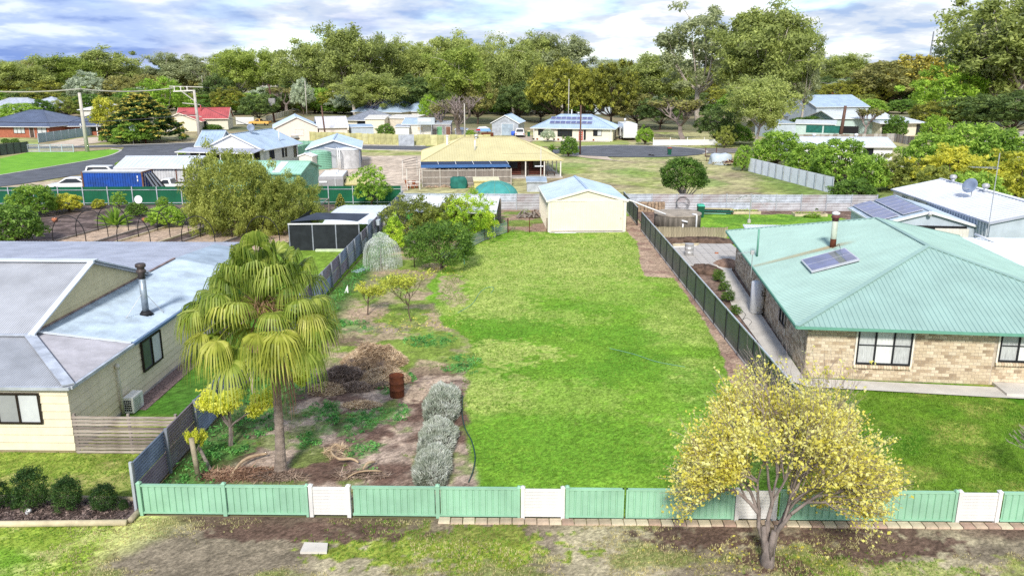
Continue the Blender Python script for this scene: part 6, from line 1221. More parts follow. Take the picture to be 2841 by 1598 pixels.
for a in [
 ('gumD',58,300,163,200,GT,'broad olive gum tree at the far left of the treeline'),('gumC',190,295,158,190,GT,'lighter green gum tree behind the flat roofed grey building'),('gumF',300,290,138,190,GT,'dark crowned gum tree forming the first hump from the left'),
 ('gumB',405,285,186,130,GT,'low grey green gum in the dip left of the pepper tree'),('gumB',510,285,150,150,GT,'brownish gum tree behind the bright pepper tree'),('gumE',590,290,150,150,GT,'thin gum tree above the red roofed cottage'),('gumC',665,300,138,140,GT,'yellow green gum left of the three tall gums'),('gumC',735,300,142,120,GT,'pale trunked gum beside the picket wall'),
 ('gumD',868,306,106,215,GT,'large spreading gum with pale forked trunk behind the pink cottage'),('gumA',985,325,76,200,GT,'tallest gum of the centre left, above the blue solar roof'),('gumF',1075,320,112,130,GT,'slender gum behind the tallest centre left gum'),('gumA',1040,335,205,190,GT,'lower pale limbed gum right behind the blue solar roof'),
 ('gumD',1165,318,112,150,GT,'dark domed gum left of the brightest centre gum'),('gumF',1260,318,100,170,GT,'dark olive gum behind the brightest centre gum'),('gumC',1275,345,135,170,GT,'bright yellow green gum above the bare tree'),('gumD',1330,318,108,130,GT,'olive gum between the bright gum and the two grey topped gums'),
 ('gumD',1425,325,108,160,GT,'broad gum behind the iron gable shed'),('gumF',1480,318,102,150,GT,'dark topped gum left of the rounded grey topped gum'),('gumB',1560,318,98,190,GT,'grey topped gum at the edge of the sky gap'),
 ('gumB',1690,300,170,140,GT,'low grey gum under the sky gap'),('gumA',1790,330,150,190,GT,'grey olive gum with pale limbs right of the yellow domes'),('gumF',1860,325,168,160,GT,'tan olive gum left of the very tall open gum'),
 ('gumE',1935,352,22,250,GT,'very tall open gum with thin crown and leaning trunk'),('gumF',2110,372,22,270,GT,'tallest dense gum tree right of the turning circle'),('gumC',2170,365,70,170,GT,'bright green gum against the tallest dense gum'),('gumE',2215,368,110,110,GT,'narrow gum at the right flank of the tallest dense gum'),('gumA',2092,413,215,190,GT,'white trunked gum at the roadside beyond the paddock'),
 ('gumA',2335,262,152,150,GT,'round olive gum with forked pale trunk on the far right plain'),('gumF',2800,352,-30,400,GT,'huge gum tree at the right edge'),('gumB',2740,350,45,260,GT,'grey leaved gum leaning in at the upper right edge'),
 ('domeO',1545,345,172,165,'she_oak','dark gold she-oak behind the left half of the solar roof'),('domeO2',1622,350,193,120,'she_oak','yellow lobed she-oak right behind the solar roof'),('domeO2',1695,352,178,135,'she_oak','taller yellow lobed she-oak left of the motorhome'),('domeB',1765,352,262,140,'she_oak','bronze dark she-oak right above the motorhome'),
 ('domeG',2545,300,155,190,'wattle_tree','golden topped wattle on the right skyline'),('domeB',2455,300,172,200,'wattle_tree','bronze wattle left of the golden topped one'),('lime',2625,350,190,190,'poplar','bright lime green tree with pale trunks at right'),('lime',2700,348,260,120,'poplar','smaller lime green tree beside the pale bare trunks'),
 ('lime',455,338,224,145,'pepper_tree','bright green drooping pepper tree behind the golden conifer'),('conif',400,394,262,205,'cypress','golden tipped dark cypress on the street corner'),('bushA',375,399,340,118,'round_bush','large round green bush in front of the golden cypress','bush'),
 ('domeD',610,305,212,85,'dark_tree','dark green tree behind the white hip roofed house'),('domeD',720,340,262,110,'dark_tree','dark dense tree left of the utility pole with transformer'),('domeO2',640,320,245,90,'olive_tree','dull olive tree right of the red roofed cottage'),
 ('domeB',330,300,212,140,'bronze_tree','bronze domed tree behind the golden cypress'),('domeB',415,300,208,120,'bronze_tree','second bronze domed tree behind the pepper tree'),('domeO',55,300,220,150,'dark_olive_tree','dark olive domed tree at the left edge'),('domeO',140,302,228,130,'dark_olive_tree','dark olive domed tree behind the leftmost wires'),('greyd',245,302,205,110,'grey_tree','silvery grey tree behind the concrete pole'),
 ('domeD',1130,330,215,160,'dark_tree','very dark tree behind the small pale roofed outbuilding'),('domeD',1215,330,240,110,'dark_tree','dark tree behind the bare brown tree'),('domeD',1440,335,235,140,'dark_tree','dark tree behind the iron gable shed'),('domeD',1830,360,270,130,'dark_tree','dark tree right of the motorhome'),('domeD',1500,340,250,110,'dark_tree','dark tree left behind the solar roof'),
 ('lime',1192,345,268,56,'lime_tree','small bright green tree left of the bare brown tree'),('greyd',842,320,225,60,'grey_tree','silvery small tree under the large spreading gum'),('bareB',800,318,240,90,'brown_tree','leafless brown tree left of the large spreading gum'),
 ('domeB',1325,345,225,100,'brown_tree','brown rounded tree behind the bare street tree'),('bareA',1275,385,262,150,'bare_tree','leafless spreading tree over the tin lean-to'),('bareB',1230,378,285,90,'bare_tree','smaller leafless tree over the tin cabin'),('bareB',1895,388,272,170,'bare_tree','grey leafless tree left of the white trunked gum'),('bareB',2395,380,300,80,'bare_tree','twiggy half bare tree before the pale green house'),
 ('domeD',1985,402,300,110,'dark_bush','dark leafy tree behind the white low fence','tree'),('bushA',2030,400,345,110,'leafy_bush','dense bush right of the white low fence','bush'),('bushO',2010,410,355,50,'leafy_bush','yellow green bush touching the white low fence end','bush'),
 ('bushD',2235,372,325,110,'dark_tree','dark tree behind the grey skillion shed'),('domeO',2330,300,228,110,'olive_tree','olive tree behind the barn'),('domeO2',2400,300,225,120,'olive_tree','dull olive tree left of the bronze wattle'),
 ('domeD',2700,372,270,200,'dark_tree','dark tree mass below the lime tree'),('domeD',2800,380,260,220,'dark_tree','dark tree mass at the right edge below the huge gum'),('domeO',2590,370,285,140,'olive_tree','olive tree under the lime tree'),('bushL',2590,395,320,75,'lime_bush','pale lime bush beside the sunroom','bush'),('bushD',2480,385,322,60,'dark_bush','dark round bush before the sunroom windows','bush'),
 ('bushA',2155,462,366,130,'hedge_tree','first hedge tree at the top of the white side fence','hedge'),('bushA',2240,480,398,120,'hedge_tree','second hedge tree along the white side fence','hedge'),('bushA',2325,505,388,150,'hedge_tree','largest hedge tree along the white side fence','hedge'),('bushA',2405,532,432,110,'hedge_tree','lower hedge tree at the foot of the white side fence','hedge'),('bushD',2362,568,500,118,'glossy_bush','glossy dark bush at the corner of the pale corrugated fence','bush'),
 ('bushO',2470,528,440,120,'scrub_bush','thin scrubby bush below the cream sheet fence','bush'),('bushO',2545,530,450,150,'scrub_bush','olive scrub bush right of the white column','bush'),('bushA',2570,490,372,150,'hedge_tree','tall green bush left of the tiled house','bush'),('bushA',2680,500,345,190,'hedge_tree','largest green bush before the tiled house','bush'),('bushA',2760,510,360,160,'hedge_tree','bright green bush under the tiled roof corner','bush'),
 ('bushB',2640,540,415,190,'yellow_bush','yellow green bush behind the long grey shed','bush'),('bushB',2720,560,455,170,'yellow_bush','second yellow green bush behind the long grey shed','bush'),('bushB',2800,560,430,170,'yellow_bush','golden bush at the right edge behind the long grey shed','bush'),('bushA',2700,590,480,150,'green_bush','green bush right behind the satellite dish','bush'),('bushO',2590,560,470,130,'scrub_bush','olive bush behind the roof vent of the long grey shed','bush'),
 ('round',1893,574,437,125,'round_tree','round clipped dark green tree behind the concrete water tank'),('bushD',1577,436,381,50,'street_bush','dark rounded bush beside the turning circle','bush'),('greyd',1520,395,361,38,'small_tree','small grey green tree before the solar house window'),('bushD',1070,382,345,48,'street_bush','green bush behind the yellow street fence','bush'),('bushA',2060,474,405,50,'hedge_bush','clipped bright bush at the scrap heap','bush'),('bushL',1789,402,355,48,'lime_bush','bright round bush right of the motorhome','bush'),
 ('bushA',1305,385,362,30,'green_bush','small green bush left of the iron gable shed','bush'),
 ('bushO',700,655,432,400,'feathery_shrub','huge feathery olive shrub left of the yard') if False else ('bushA',285,394,372,20,'small_bush','tiny shrub at the foot of the street tree','bush'),
 ('bushA',95,600,516,125,'garden_bush','large bright leafy bush against the bottle green fence','bush'),('bushB',192,588,540,76,'garden_bush','low golden green bush against the bottle green fence','bush'),('bushB',274,580,554,36,'garden_bush','small golden bush near the garden hoops','bush'),('broad',333,580,535,40,'thin_shrub','thin pale shrub against the bottle green fence','shrub'),('bushD',380,600,563,55,'garden_bush','dark low bush right of the pale thin shrub','bush'),('bushL',462,628,572,105,'garden_bush','bright feathery bush at the right end of the hoops','bush'),('bushD',40,680,572,150,'garden_bush','dark leafy bush in front of the hoops at the left edge','bush'),('broad',455,580,548,36,'thin_shrub','thin flowering shrub against the right of the bottle green fence','shrub'),
 ('broad',1030,574,466,92,'broadleaf_tree','young broadleaf tree before the yellow ribbed shed'),('conif',945,578,540,28,'small_cypress','small bright conical shrub before the bottle green fence','shrub'),
 ('bushA',60,335,288,110,'left_shrub','shrub mass beside the slate blue roofed house','bush'),('bushD',122,330,278,60,'left_shrub','dark tree above the slate blue roof','tree'),('bushO',185,325,275,80,'left_shrub','olive shrub right of the dark tree above the slate roof','bush'),('bushD',15,398,385,22,'topiary','left clipped ball shrub before the red brick house','shrub'),('bushD',42,398,385,22,'topiary','right clipped ball shrub before the red brick house','shrub'),
 ('bushB',625,356,340,24,'yellow_shrub','yellow shrub before the red roofed wing','shrub'),('bushD',590,362,346,50,'dark_shrub','low dark shrub at the red roofed cottage wall','shrub'),('bushD',930,297,272,30,'ball_tree','left ball tree before the verandah house'),('bushD',985,297,272,30,'ball_tree','right ball tree before the verandah house'),
 ('bushL',332,462,450,24,'verge_shrub','small shrub behind the white ute by the street','shrub'),('bushL',505,430,415,24,'verge_shrub','small leafy shrub at the verandah corner','shrub'),('bushD',1370,506,484,32,'screen_shrub','dark shrub against the tall paling screen','shrub'),
 ]: plant(*a)
# extra tree fill behind the front line: same kinds, nothing tells them apart
random.seed(9)
for i in range(96):
    u = -600+i*42+rnd(-14, 14); vb = rnd(262, 290)
    far = 1560 < u < 1800 or 2230 < u < 2700 or 340 < u < 440
    vt = rnd(188, 200) if far else rnd(165, 196)
    if 2230 < u < 2740: vb = rnd(232, 250); vt = rnd(168, 184)
    plant(random.choice(('gumA','gumB','gumD','gumF','domeO','domeD','domeB')), u, vb, vt, rnd(80, 120)*(.75 if 2230 < u < 2740 else 1), 'background_tree', 'one of the many olive trees filling the back of the treeline', group='trees filling the back of the treeline')
for i in range(98):
    u = -560+i*40+rnd(-18, 18); vb = rnd(296, 318)
    if 2230 < u < 2560: vb = rnd(268, 300)
    plant(random.choice(('domeD','domeD','domeO','greyd','bushA','bushD','domeB')), u, vb, vb-rnd(48, 70), rnd(85, 130), 'understorey_tree', 'one of the low dark trees filling the gaps under the treeline', group='low trees under the treeline')
for i in range(66):
    u = -30+i*43+rnd(-16, 16); vb = rnd(306, 318)
    plant(random.choice(('bushA','bushD','bushO','bushD','bushO')), u, vb, vb-rnd(26, 44), rnd(60, 95), 'scrub_bush', 'one of the low bushes along the foot of the far treeline', 'bush', 'bushes at the foot of the treeline')
# far wood on the horizon
g = np.random.default_rng(77); n = 2300; ys = g.uniform(560, 1500, n); xs = ys*g.uniform(-1.2, 1.2, n); hz = g.uniform(6, 11, n)+np.where(xs > .3*ys, 6, 0)*np.clip((ys-500)/800, 0, 1)
cs = np.stack([xs, ys, hz*.55], -1); rs = np.stack([hz*.75, hz*.75, hz*.5], -1)
fwm = leafmat('far_wood', (.035,.05,.03), (.065,.085,.045), (.12,.13,.07), .02, .1)
struct(place(npmesh('far_wood', leaf_cloud(cs, rs, 60, 1.6, .6, 0, .9, 5), np.arange(n*60*4).reshape(-1,4), fwm), 'far_wood'), 'stuff')
# ---- hero: fan palm
pb = G(779,1312); ptop = U(742, 905, y=pb.y-.05); palm = thing('fan_palm', 'tall fan palm with drooping yellow green fronds and ringed grey trunk', 'palm tree', pb)
mb = MB(); n = 46; prof = []
base = len(mb.v); S_ = 14
for i in range(n+1):
    t = i/n; c = pb.lerp(ptop, t)+V(.10*math.sin(t*3.1), 0, 0); r = .08*(1-t)**8+.145-.03*t+(.012 if i % 2 else 0)
    for k in range(S_): a = 2*math.pi*k/S_; mb.v.append((c.x+r*math.cos(a), c.y+r*math.sin(a), c.z+.015*math.sin(2*a+i)))
for i in range(n):
    for k in range(S_): mb.f.append((i*S_+k, i*S_+(k+1) % S_, (i+1)*S_+(k+1) % S_, (i+1)*S_+k))
mb.build('trunk', M['palm_trunk'], palm)
random.seed(5)
hub = ptop+V(-.15,0,.62)
fb = MB(); limb(fb, ptop, hub+V(0,0,.35), .19, .1, 4, 0, 9, 0); fb.build('crown_shaft', M['dead_frond'], palm, True)
def frond(az, el, PL, BL, m, nseg=34, name='frond', droop=1.0, root=None):
    root = root or hub; d0 = V(math.cos(az)*math.cos(el), math.sin(az)*math.cos(el), math.sin(el)); mb = MB(); pts = []
    for i in range(6): t = i/5; pts.append(root+d0*(PL*t)+V(0,0,-.28*PL*t*t*math.cos(el)*droop))
    mb.tube(pts, [.03, .026, .022, .02, .017, .015], 5); tip = pts[-1]; d = (pts[-1]-pts[-3]).normalized(); side = d.cross(UP)
    if side.length < .05: side = V(1,0,0)
    side.normalize(); nrm = side.cross(d).normalized(); g = math.radians(112)
    for k in range(nseg):
        ph = -g+2*g*k/(nseg-1); u_ = (d*math.cos(ph)+side*math.sin(ph)+nrm*(.10*math.cos(ph)+.05*(k % 2))).normalized(); Ls = BL*(1-.30*(abs(ph)/g)**2)*rnd(.92,1.06)
        ws = [.018, .034, .028, .02, .004]; ts = [0, .3, .55, .8, 1.0]; wv = u_.cross(nrm); wv = wv if wv.length > .1 else side; wv.normalize(); b0 = len(mb.v); tw = rnd(-.35,.35); wv = (wv*math.cos(tw)+nrm*math.sin(tw))
        for t, w_ in zip(ts, ws):
            dr = max(0, t-.42)**1.35*1.5*Ls*droop; c = tip+u_*(Ls*t*(1-.42*max(0, t-.45)*droop))-UP*dr
            mb.v += [tuple(c-wv*w_), tuple(c+wv*w_)]
        for i in range(4): mb.f.append((b0+2*i, b0+2*i+1, b0+2*i+3, b0+2*i+2))
    return mb.build(name, m, palm)
K = 84
for i in range(K):
    t = i/K; az = i*2.39996+rnd(-.2,.2); el = R(74-96*t+rnd(-13,13)); m = LM['palm'] if t < .5 or random.random() < .45 else LM['palm_y']
    frond(az, el, rnd(1.4,2.15), rnd(.85,1.1), m, 28, droop=rnd(.9,1.3))
for az, z in ((R(-62), -.1), (R(70), 0.0), (R(160), .1), (R(-140), -.05)): frond(az, R(-60), 1.0, .8, M['dead_frond'], 26, 'dead_frond', 1.3)
frond(R(-20), R(-72), 1.75, 1.0, M['dead_frond'], 26, 'dead_frond', 1.5)
for k in range(9): a = k*.8; q_ = hub+V(math.cos(a)*.5, math.sin(a)*.5, .1); MB().tube([hub, q_+V(0,0,.35), q_*1+V(math.cos(a)*.5, math.sin(a)*.5, -.2)], [.02,.012,.006], 4).build('flower_stalk', M['dead_frond'], palm)
cs = np.array([tuple(hub+V(math.cos(a)*.45, math.sin(a)*.45, -.05)) for a in np.linspace(0, 6, 12)]); struct(place(crown_mesh('fibre', leaf_cloud(cs, np.full((12,3), .35), 130, .09, .12, .6, .3, 4)-np.array(palm.location), M['dead_frond']), 'fibre', palm), 'stuff')
# ---- hero: yellow leaved pear tree on the verge
random.seed(21); pp_ = G(2128,1563); pear = thing('pear_tree', 'yellow leaved autumn tree with bare grey twigs on the verge', 'tree', pp_)
mb = MB(); tw = MB(); tips = []; low = []
ctr = U(2170,1235,y=pp_.y+.35)
def pgrow(p, d, L_, r, k):
    q = p+d*L_; mid = p.lerp(q, .5)+V(rnd(-1,1), rnd(-1,1), rnd(-1,1))*L_*.06; (mb if k > 1 else tw).tube([p, mid, q], [r, r*.85, r*.7], 6 if k > 2 else 4 if k > 1 else 3, False)
    if k <= 3:
        for t in (.35, .7, 1.0): tips.append(tuple(p.lerp(q, t)))
    if k == 0: return
    outd = (q-V(pp_.x+.1, pp_.y, 1.0)).normalized(); outd.z = max(outd.z, -.05)
    for i in range({5:3, 4:4, 3:4, 2:4, 1:3}[k]):
        nd = (d*.7+V(rnd(-1,1), rnd(-1,1), rnd(-.55,.6))*.62+outd*.34).normalized(); nd.z = max(nd.z, -.3); pgrow(p.lerp(q, rnd(.55,1)) if i else q, nd, L_*rnd(.78,1.05), r*.58, k-1)
for k, (dx, dy) in enumerate(((-.32, .1), (.25, -.1), (.05, .3), (.38, .22))):
    st_ = pp_+V(dx*.25, dy*.25, 0); pgrow(pp_+V(dx*.25, dy*.25, .25), V(dx*1.6, dy*1.6, 1).normalized(), .5, .05, 5)
mb.tube([pp_-V(0,0,.1), pp_+V(0,0,.1), pp_+V(0,0,.32)], [.17, .135, .12], 9)
for a in range(4): mb.tube([pp_+V(.05*math.cos(a*1.6), .05*math.sin(a*1.6), .1), pp_+V(.14*math.cos(a*1.6), .14*math.sin(a*1.6), .5)], [.08, .05], 6)
_o = np.array(pp_); _s = np.array([1.22, 1.15, 1.62]); _t = np.array(tips); _lo, _hi = np.percentile(_t, 1, axis=0), np.percentile(_t, 99, axis=0)
_s = np.array([5.0/(_hi[0]-_lo[0]), 4.6/(_hi[1]-_lo[1]), 5.0/_hi[2]]); _x = np.array([7.2-pp_.x-((_lo[0]+_hi[0])/2-pp_.x)*_s[0], 0, 0])
_f = lambda a: _o+(np.array(a)-_o)*_s+_x*np.clip((np.array(a)[:, 2:3]-.5)/1.5, 0, 1)
mb.v = [tuple(q) for q in _f(mb.v)]; tw.v = [tuple(q) for q in _f(tw.v)]; tips = [tuple(q) for q in _f(tips)]
mb.build('branches', M['bark_grey'], pear, True); struct(tw.build('twigs', M['twig'], pear), 'stuff')
tp = np.array(tips); tc_ = np.array(ctr); rel = (tp-tc_)/np.array([2.55, 2.3, 1.95]); rad = np.linalg.norm(rel, axis=1)
# the upper and right sides have dropped most of their leaves
gg = np.random.default_rng(4); top_side = rel[:, 2]*.75+rel[:, 0]*.45; keep = (gg.random(len(tp)) < np.clip(1.1-1.1*np.clip(top_side-.1, 0, 1)-.5*(rad > 1.2), .06, 1)); keep &= (tp[:, 2] > .95+.5*gg.random(len(tp))); tp2 = tp[keep]
lv = leaf_cloud(tp2, np.full((len(tp2), 3), .14), max(2, int(46000/len(tp2))), .038, .66, .25, .3, 8); print('pear tips', len(tp), len(tp2), 'leaves', len(lv)//4, tp.min(0), tp.max(0))
place(crown_mesh('crown', lv-np.array(pear.location), LM['pear']), 'crown', pear)
# bare shrub at right edge
p = G(2870,1345); PR['bareC'] = twig_proto(44, 2.4, 2.2, depth=5, tr=.04, upw=.4, first=5); plant_at('bareC', p, 2.3, 2.2, 'bare_shrub', 'leafless twiggy shrub at the right edge behind the mint fence', 'shrub')
# ---- plants in and around the lot
PR['feather'] = dome_proto(61, 5, 8.4, n=300, cr=.6, n_leaf=170, ls=.105, m='oak', cb=.0, bumpy=.17, droop=.0, asp=.3, tr=.1, low=1.92)
p = G(700,650); z0 = hgt(640, 436, p); fs_ = plant_at('feather', V(U(655,650,y=p.y+1).x, p.y+1.0, 0), z0+.1, 255/FPX*64, 'feathery_shrub', 'huge feathery olive shrub in the neighbour\'s garden', 'shrub', rot=.4)
_q = fs_.location; _d = U(798,640,y=_q.y).x-_q.x; _s = fs_.scale; _e = place(PR['feather'][1], 'crown', fs_, (_d/_s[0]*math.cos(.4), -_d/_s[0]*math.sin(.4), 0), (0,0,2.1), (.74,.74,hgt(790,498,_q)/z0)); place(PR['feather'][0], 'trunk', fs_, _e.location, (0,0,1), (.7,.7,.7))
PR['citrusA'] = dome_proto(62, 3, 4, n=110, cr=.38, n_leaf=110, ls=.065, m='citrus', cb=.09, bumpy=.14, tr=.09); PR['citrusB'] = dome_proto(63, 3, 4, n=100, cr=.36, n_leaf=110, ls=.065, m='lemon', cb=.05, bumpy=.2, tr=.08); PR['citrusC'] = dome_proto(64, 3, 3.6, n=100, cr=.38, n_leaf=110, ls=.07, m='oak', cb=.04, bumpy=.2, tr=.08); PR['conebush'] = dome_proto(65, 1.4, 1.0, n=70, cr=.17, n_leaf=110, ls=.028, m='conif', cb=.0, bumpy=.1, tr=.03)
plant('citrusA',1225,745,610,192,'citrus_tree','dense olive green citrus tree beside the green wire netting'); plant('citrusC',1150,668,548,150,'loquat_tree','dark leafy tree behind the netted bush'); plant('citrusB',1300,668,548,150,'lemon_tree','bright yellow green lemon tree before the white shelter'); plant('citrusC',1250,660,548,90,'loquat_tree','dark shrub between the two leafy trees under the white shelter','shrub')
PR['fruitA'] = twig_proto(66, 2.6, 3.0, m='bark_dark', depth=5, tr=.013, spread=.75, upw=.5, base_h=.2, leaves='fruit', ls=.04, n_leaf=2, lr=.12, first=5); PR['fruitB'] = twig_proto(67, 2.0, 1.7, m='bark_dark', depth=4, tr=.016, spread=.75, upw=.45, base_h=.2, leaves='fruit', ls=.04, n_leaf=6, lr=.12, first=4)
plant('fruitA',1140,892,745,210,'fruit_tree','yellow leaved vase shaped fruit tree in the rough grass'); plant('fruitB',1020,873,790,110,'fruit_tree','small sparse fruit tree left of the vase shaped one')
PR['conif2'] = dome_proto(68, 2, 1.2, n=60, cr=.22, n_leaf=70, ls=.05, m='lemon', cb=.02, bumpy=.25, tr=.05); plant('conif2',1098,700,608,56,'young_conifer','yellow green upright shrub between the netted bush and round tank','shrub')
for k, (u, vb, vt, wd, lab) in enumerate(((5,1412,1330,58,'conical dark shrub cut by the left edge'),(92,1415,1296,90,'tallest conical dark shrub in the bark bed'),(192,1416,1322,78,'second conical dark shrub from the right in the bark bed'),(294,1416,1342,72,'rightmost conical dark shrub in the bark bed'))): plant('conebush',u,vb,vt,wd,'conical_shrub',lab,'shrub','conical shrubs in the bark bed')
plant('conebush',345,1416,1385,26,'seedling','tiny green seedling at the right end of the bark bed','shrub'); plant('conebush',43,1414,1388,24,'seedling','tiny green seedling between the left conical shrubs','shrub')
# vines
PR['vine'] = twig_proto(69, 1.8, 2.0, m='bark_grey', depth=4, tr=.05, spread=.8, upw=.2, base_h=.3, leaves='vine', ls=.06, n_leaf=16, lr=.2, first=4)
plant('vine',640,1235,1085,170,'grape_vine','yellow green grape vine against the corrugated fence','vine'); plant('vine',850,1110,985,120,'grape_vine','yellow green vine behind the palm trunk','vine'); plant('vine',545,1290,1195,50,'grape_vine','small straggling vine beside the round post','vine')
# lavender hedge in three bushes
def lav(c, sx, sy, h_, seed, tone):
    g = np.random.default_rng(seed); ph = g.uniform(0, 6.28, 6); rad = lambda a: 1/(np.abs(np.cos(a))**2.6+np.abs(np.sin(a))**2.6)**(1/2.6)*(1+.07*np.sin(3*a+ph[0])+.06*np.sin(5*a+ph[1])+.05*np.sin(9*a+ph[2]))
    n = 5600; a0 = g.uniform(0, 6.28, n); q = np.sqrt(g.random(n)); x = q*np.cos(a0)*rad(a0); y = q*np.sin(a0)*rad(a0); lump = fbm(c.x+x*sx, c.y+y*sy, .38, 3); z = h_*(1-.55*q**4)*(.62+.76*lump)*(.86+.16*g.random(n))
    top = np.stack([c.x+x*sx, c.y+y*sy, z], -1); m = 3800; a = g.uniform(0, 6.28, m); rr = rad(a)*g.uniform(.86, 1.03, m); hh = g.random(m)**.8; side = np.stack([c.x+np.cos(a)*rr*sx, c.y+np.sin(a)*rr*sy, h_*hh*.62*(.7+.6*fbm(a*1.2, a*0+seed, .5, 2))], -1)
    p = np.concatenate([top, side]); k = len(p); outv = np.concatenate([np.stack([x*.7, y*.7, np.ones(n)], -1), np.stack([np.cos(a), np.sin(a), np.full(m, .8)], -1)]); t = unit(outv+g.normal(size=(k,3))*.38); b = unit(np.cross(t, g.normal(size=(k,3)))); s = g.uniform(.04,.09,k)[:,None]
    return np.stack([p-t*s, p+b*s*.2, p+t*s*1.3, p-b*s*.2], 1).reshape(-1,3)
lvs = [((1226,1140), (1180,1280), .64, 1.75, 'upper grey green lavender bush next to the rusty drum'), ((1212,1235), (1163,1270), .58, 1.25, 'middle paler lavender bush'), ((1200,1318), (1149,1254), .60, 1.2, 'nearest grey green lavender bush by the mint fence')]
for k, (cpx, (ua, ub), hh, ry, lab) in enumerate(lvs):
    c = G(*cpx); wd = (ub-ua)/2/FPX*((c-Vector(_C)).dot(Vector(_fw))); c = c+V(0, .15, 0); r = thing('lavender_bush', lab, 'bush', c, 'lavender bushes in a row')
    place(crown_mesh('foliage', lav(c, wd*.92, ry, hh, 90+k, 0)-np.array(c), LM['lav']), 'foliage', r); MB().lathe([(wd*.5, 0), (wd*.68, hh*.35), (wd*.5, hh*.5), (.05, hh*.55)], 10, c).build('woody_core', M['dark_timber'], r)
# yucca and agave rosettes
def rosette(name, label, p, n, L_, m, wd=.05, el0=20, el1=80, stem=0):
    r = thing(name, label, 'plant', p); mb_ = MB()
    for i in range(n):
        a = i*2.399; e = R(rnd(el0, el1)); d = V(math.cos(a)*math.cos(e), math.sin(a)*math.cos(e), math.sin(e)); s = V(-math.sin(a), math.cos(a), 0); o = p+V(0,0,stem); q1 = o+d*L_*.55; q2 = o+d*L_+V(0,0,-.12*L_)
        mb_.add([o-s*wd*.5, o+s*wd*.5, q1+s*wd, q2, q1-s*wd], [(0,1,2,3,4)])
    mb_.build('leaves', m, r)
    if stem: MB().tube([p, p+V(0,0,stem)], .09, 7).build('stem', M['bark_grey'], r)
rosette('yucca', 'spiky yucca beside the log house corner', G(1532,430), 60, 1.1, LM['hedge'], .07, -10, 85, .8); rosette('agave', 'pale green agave rosette behind the concrete tank', G(1876,573), 26, 1.0, LM['lime'], .09, 15, 75); rosette('flax', 'large strappy green plant inside the garden hoops', G(322,626), 90, 1.9, LM['hedge'], .06, 15, 88); rosette('flax', 'dark small strappy plant right of the concrete tank', G(1945,648), 18, .6, LM['citrus'], .06, 20, 70)
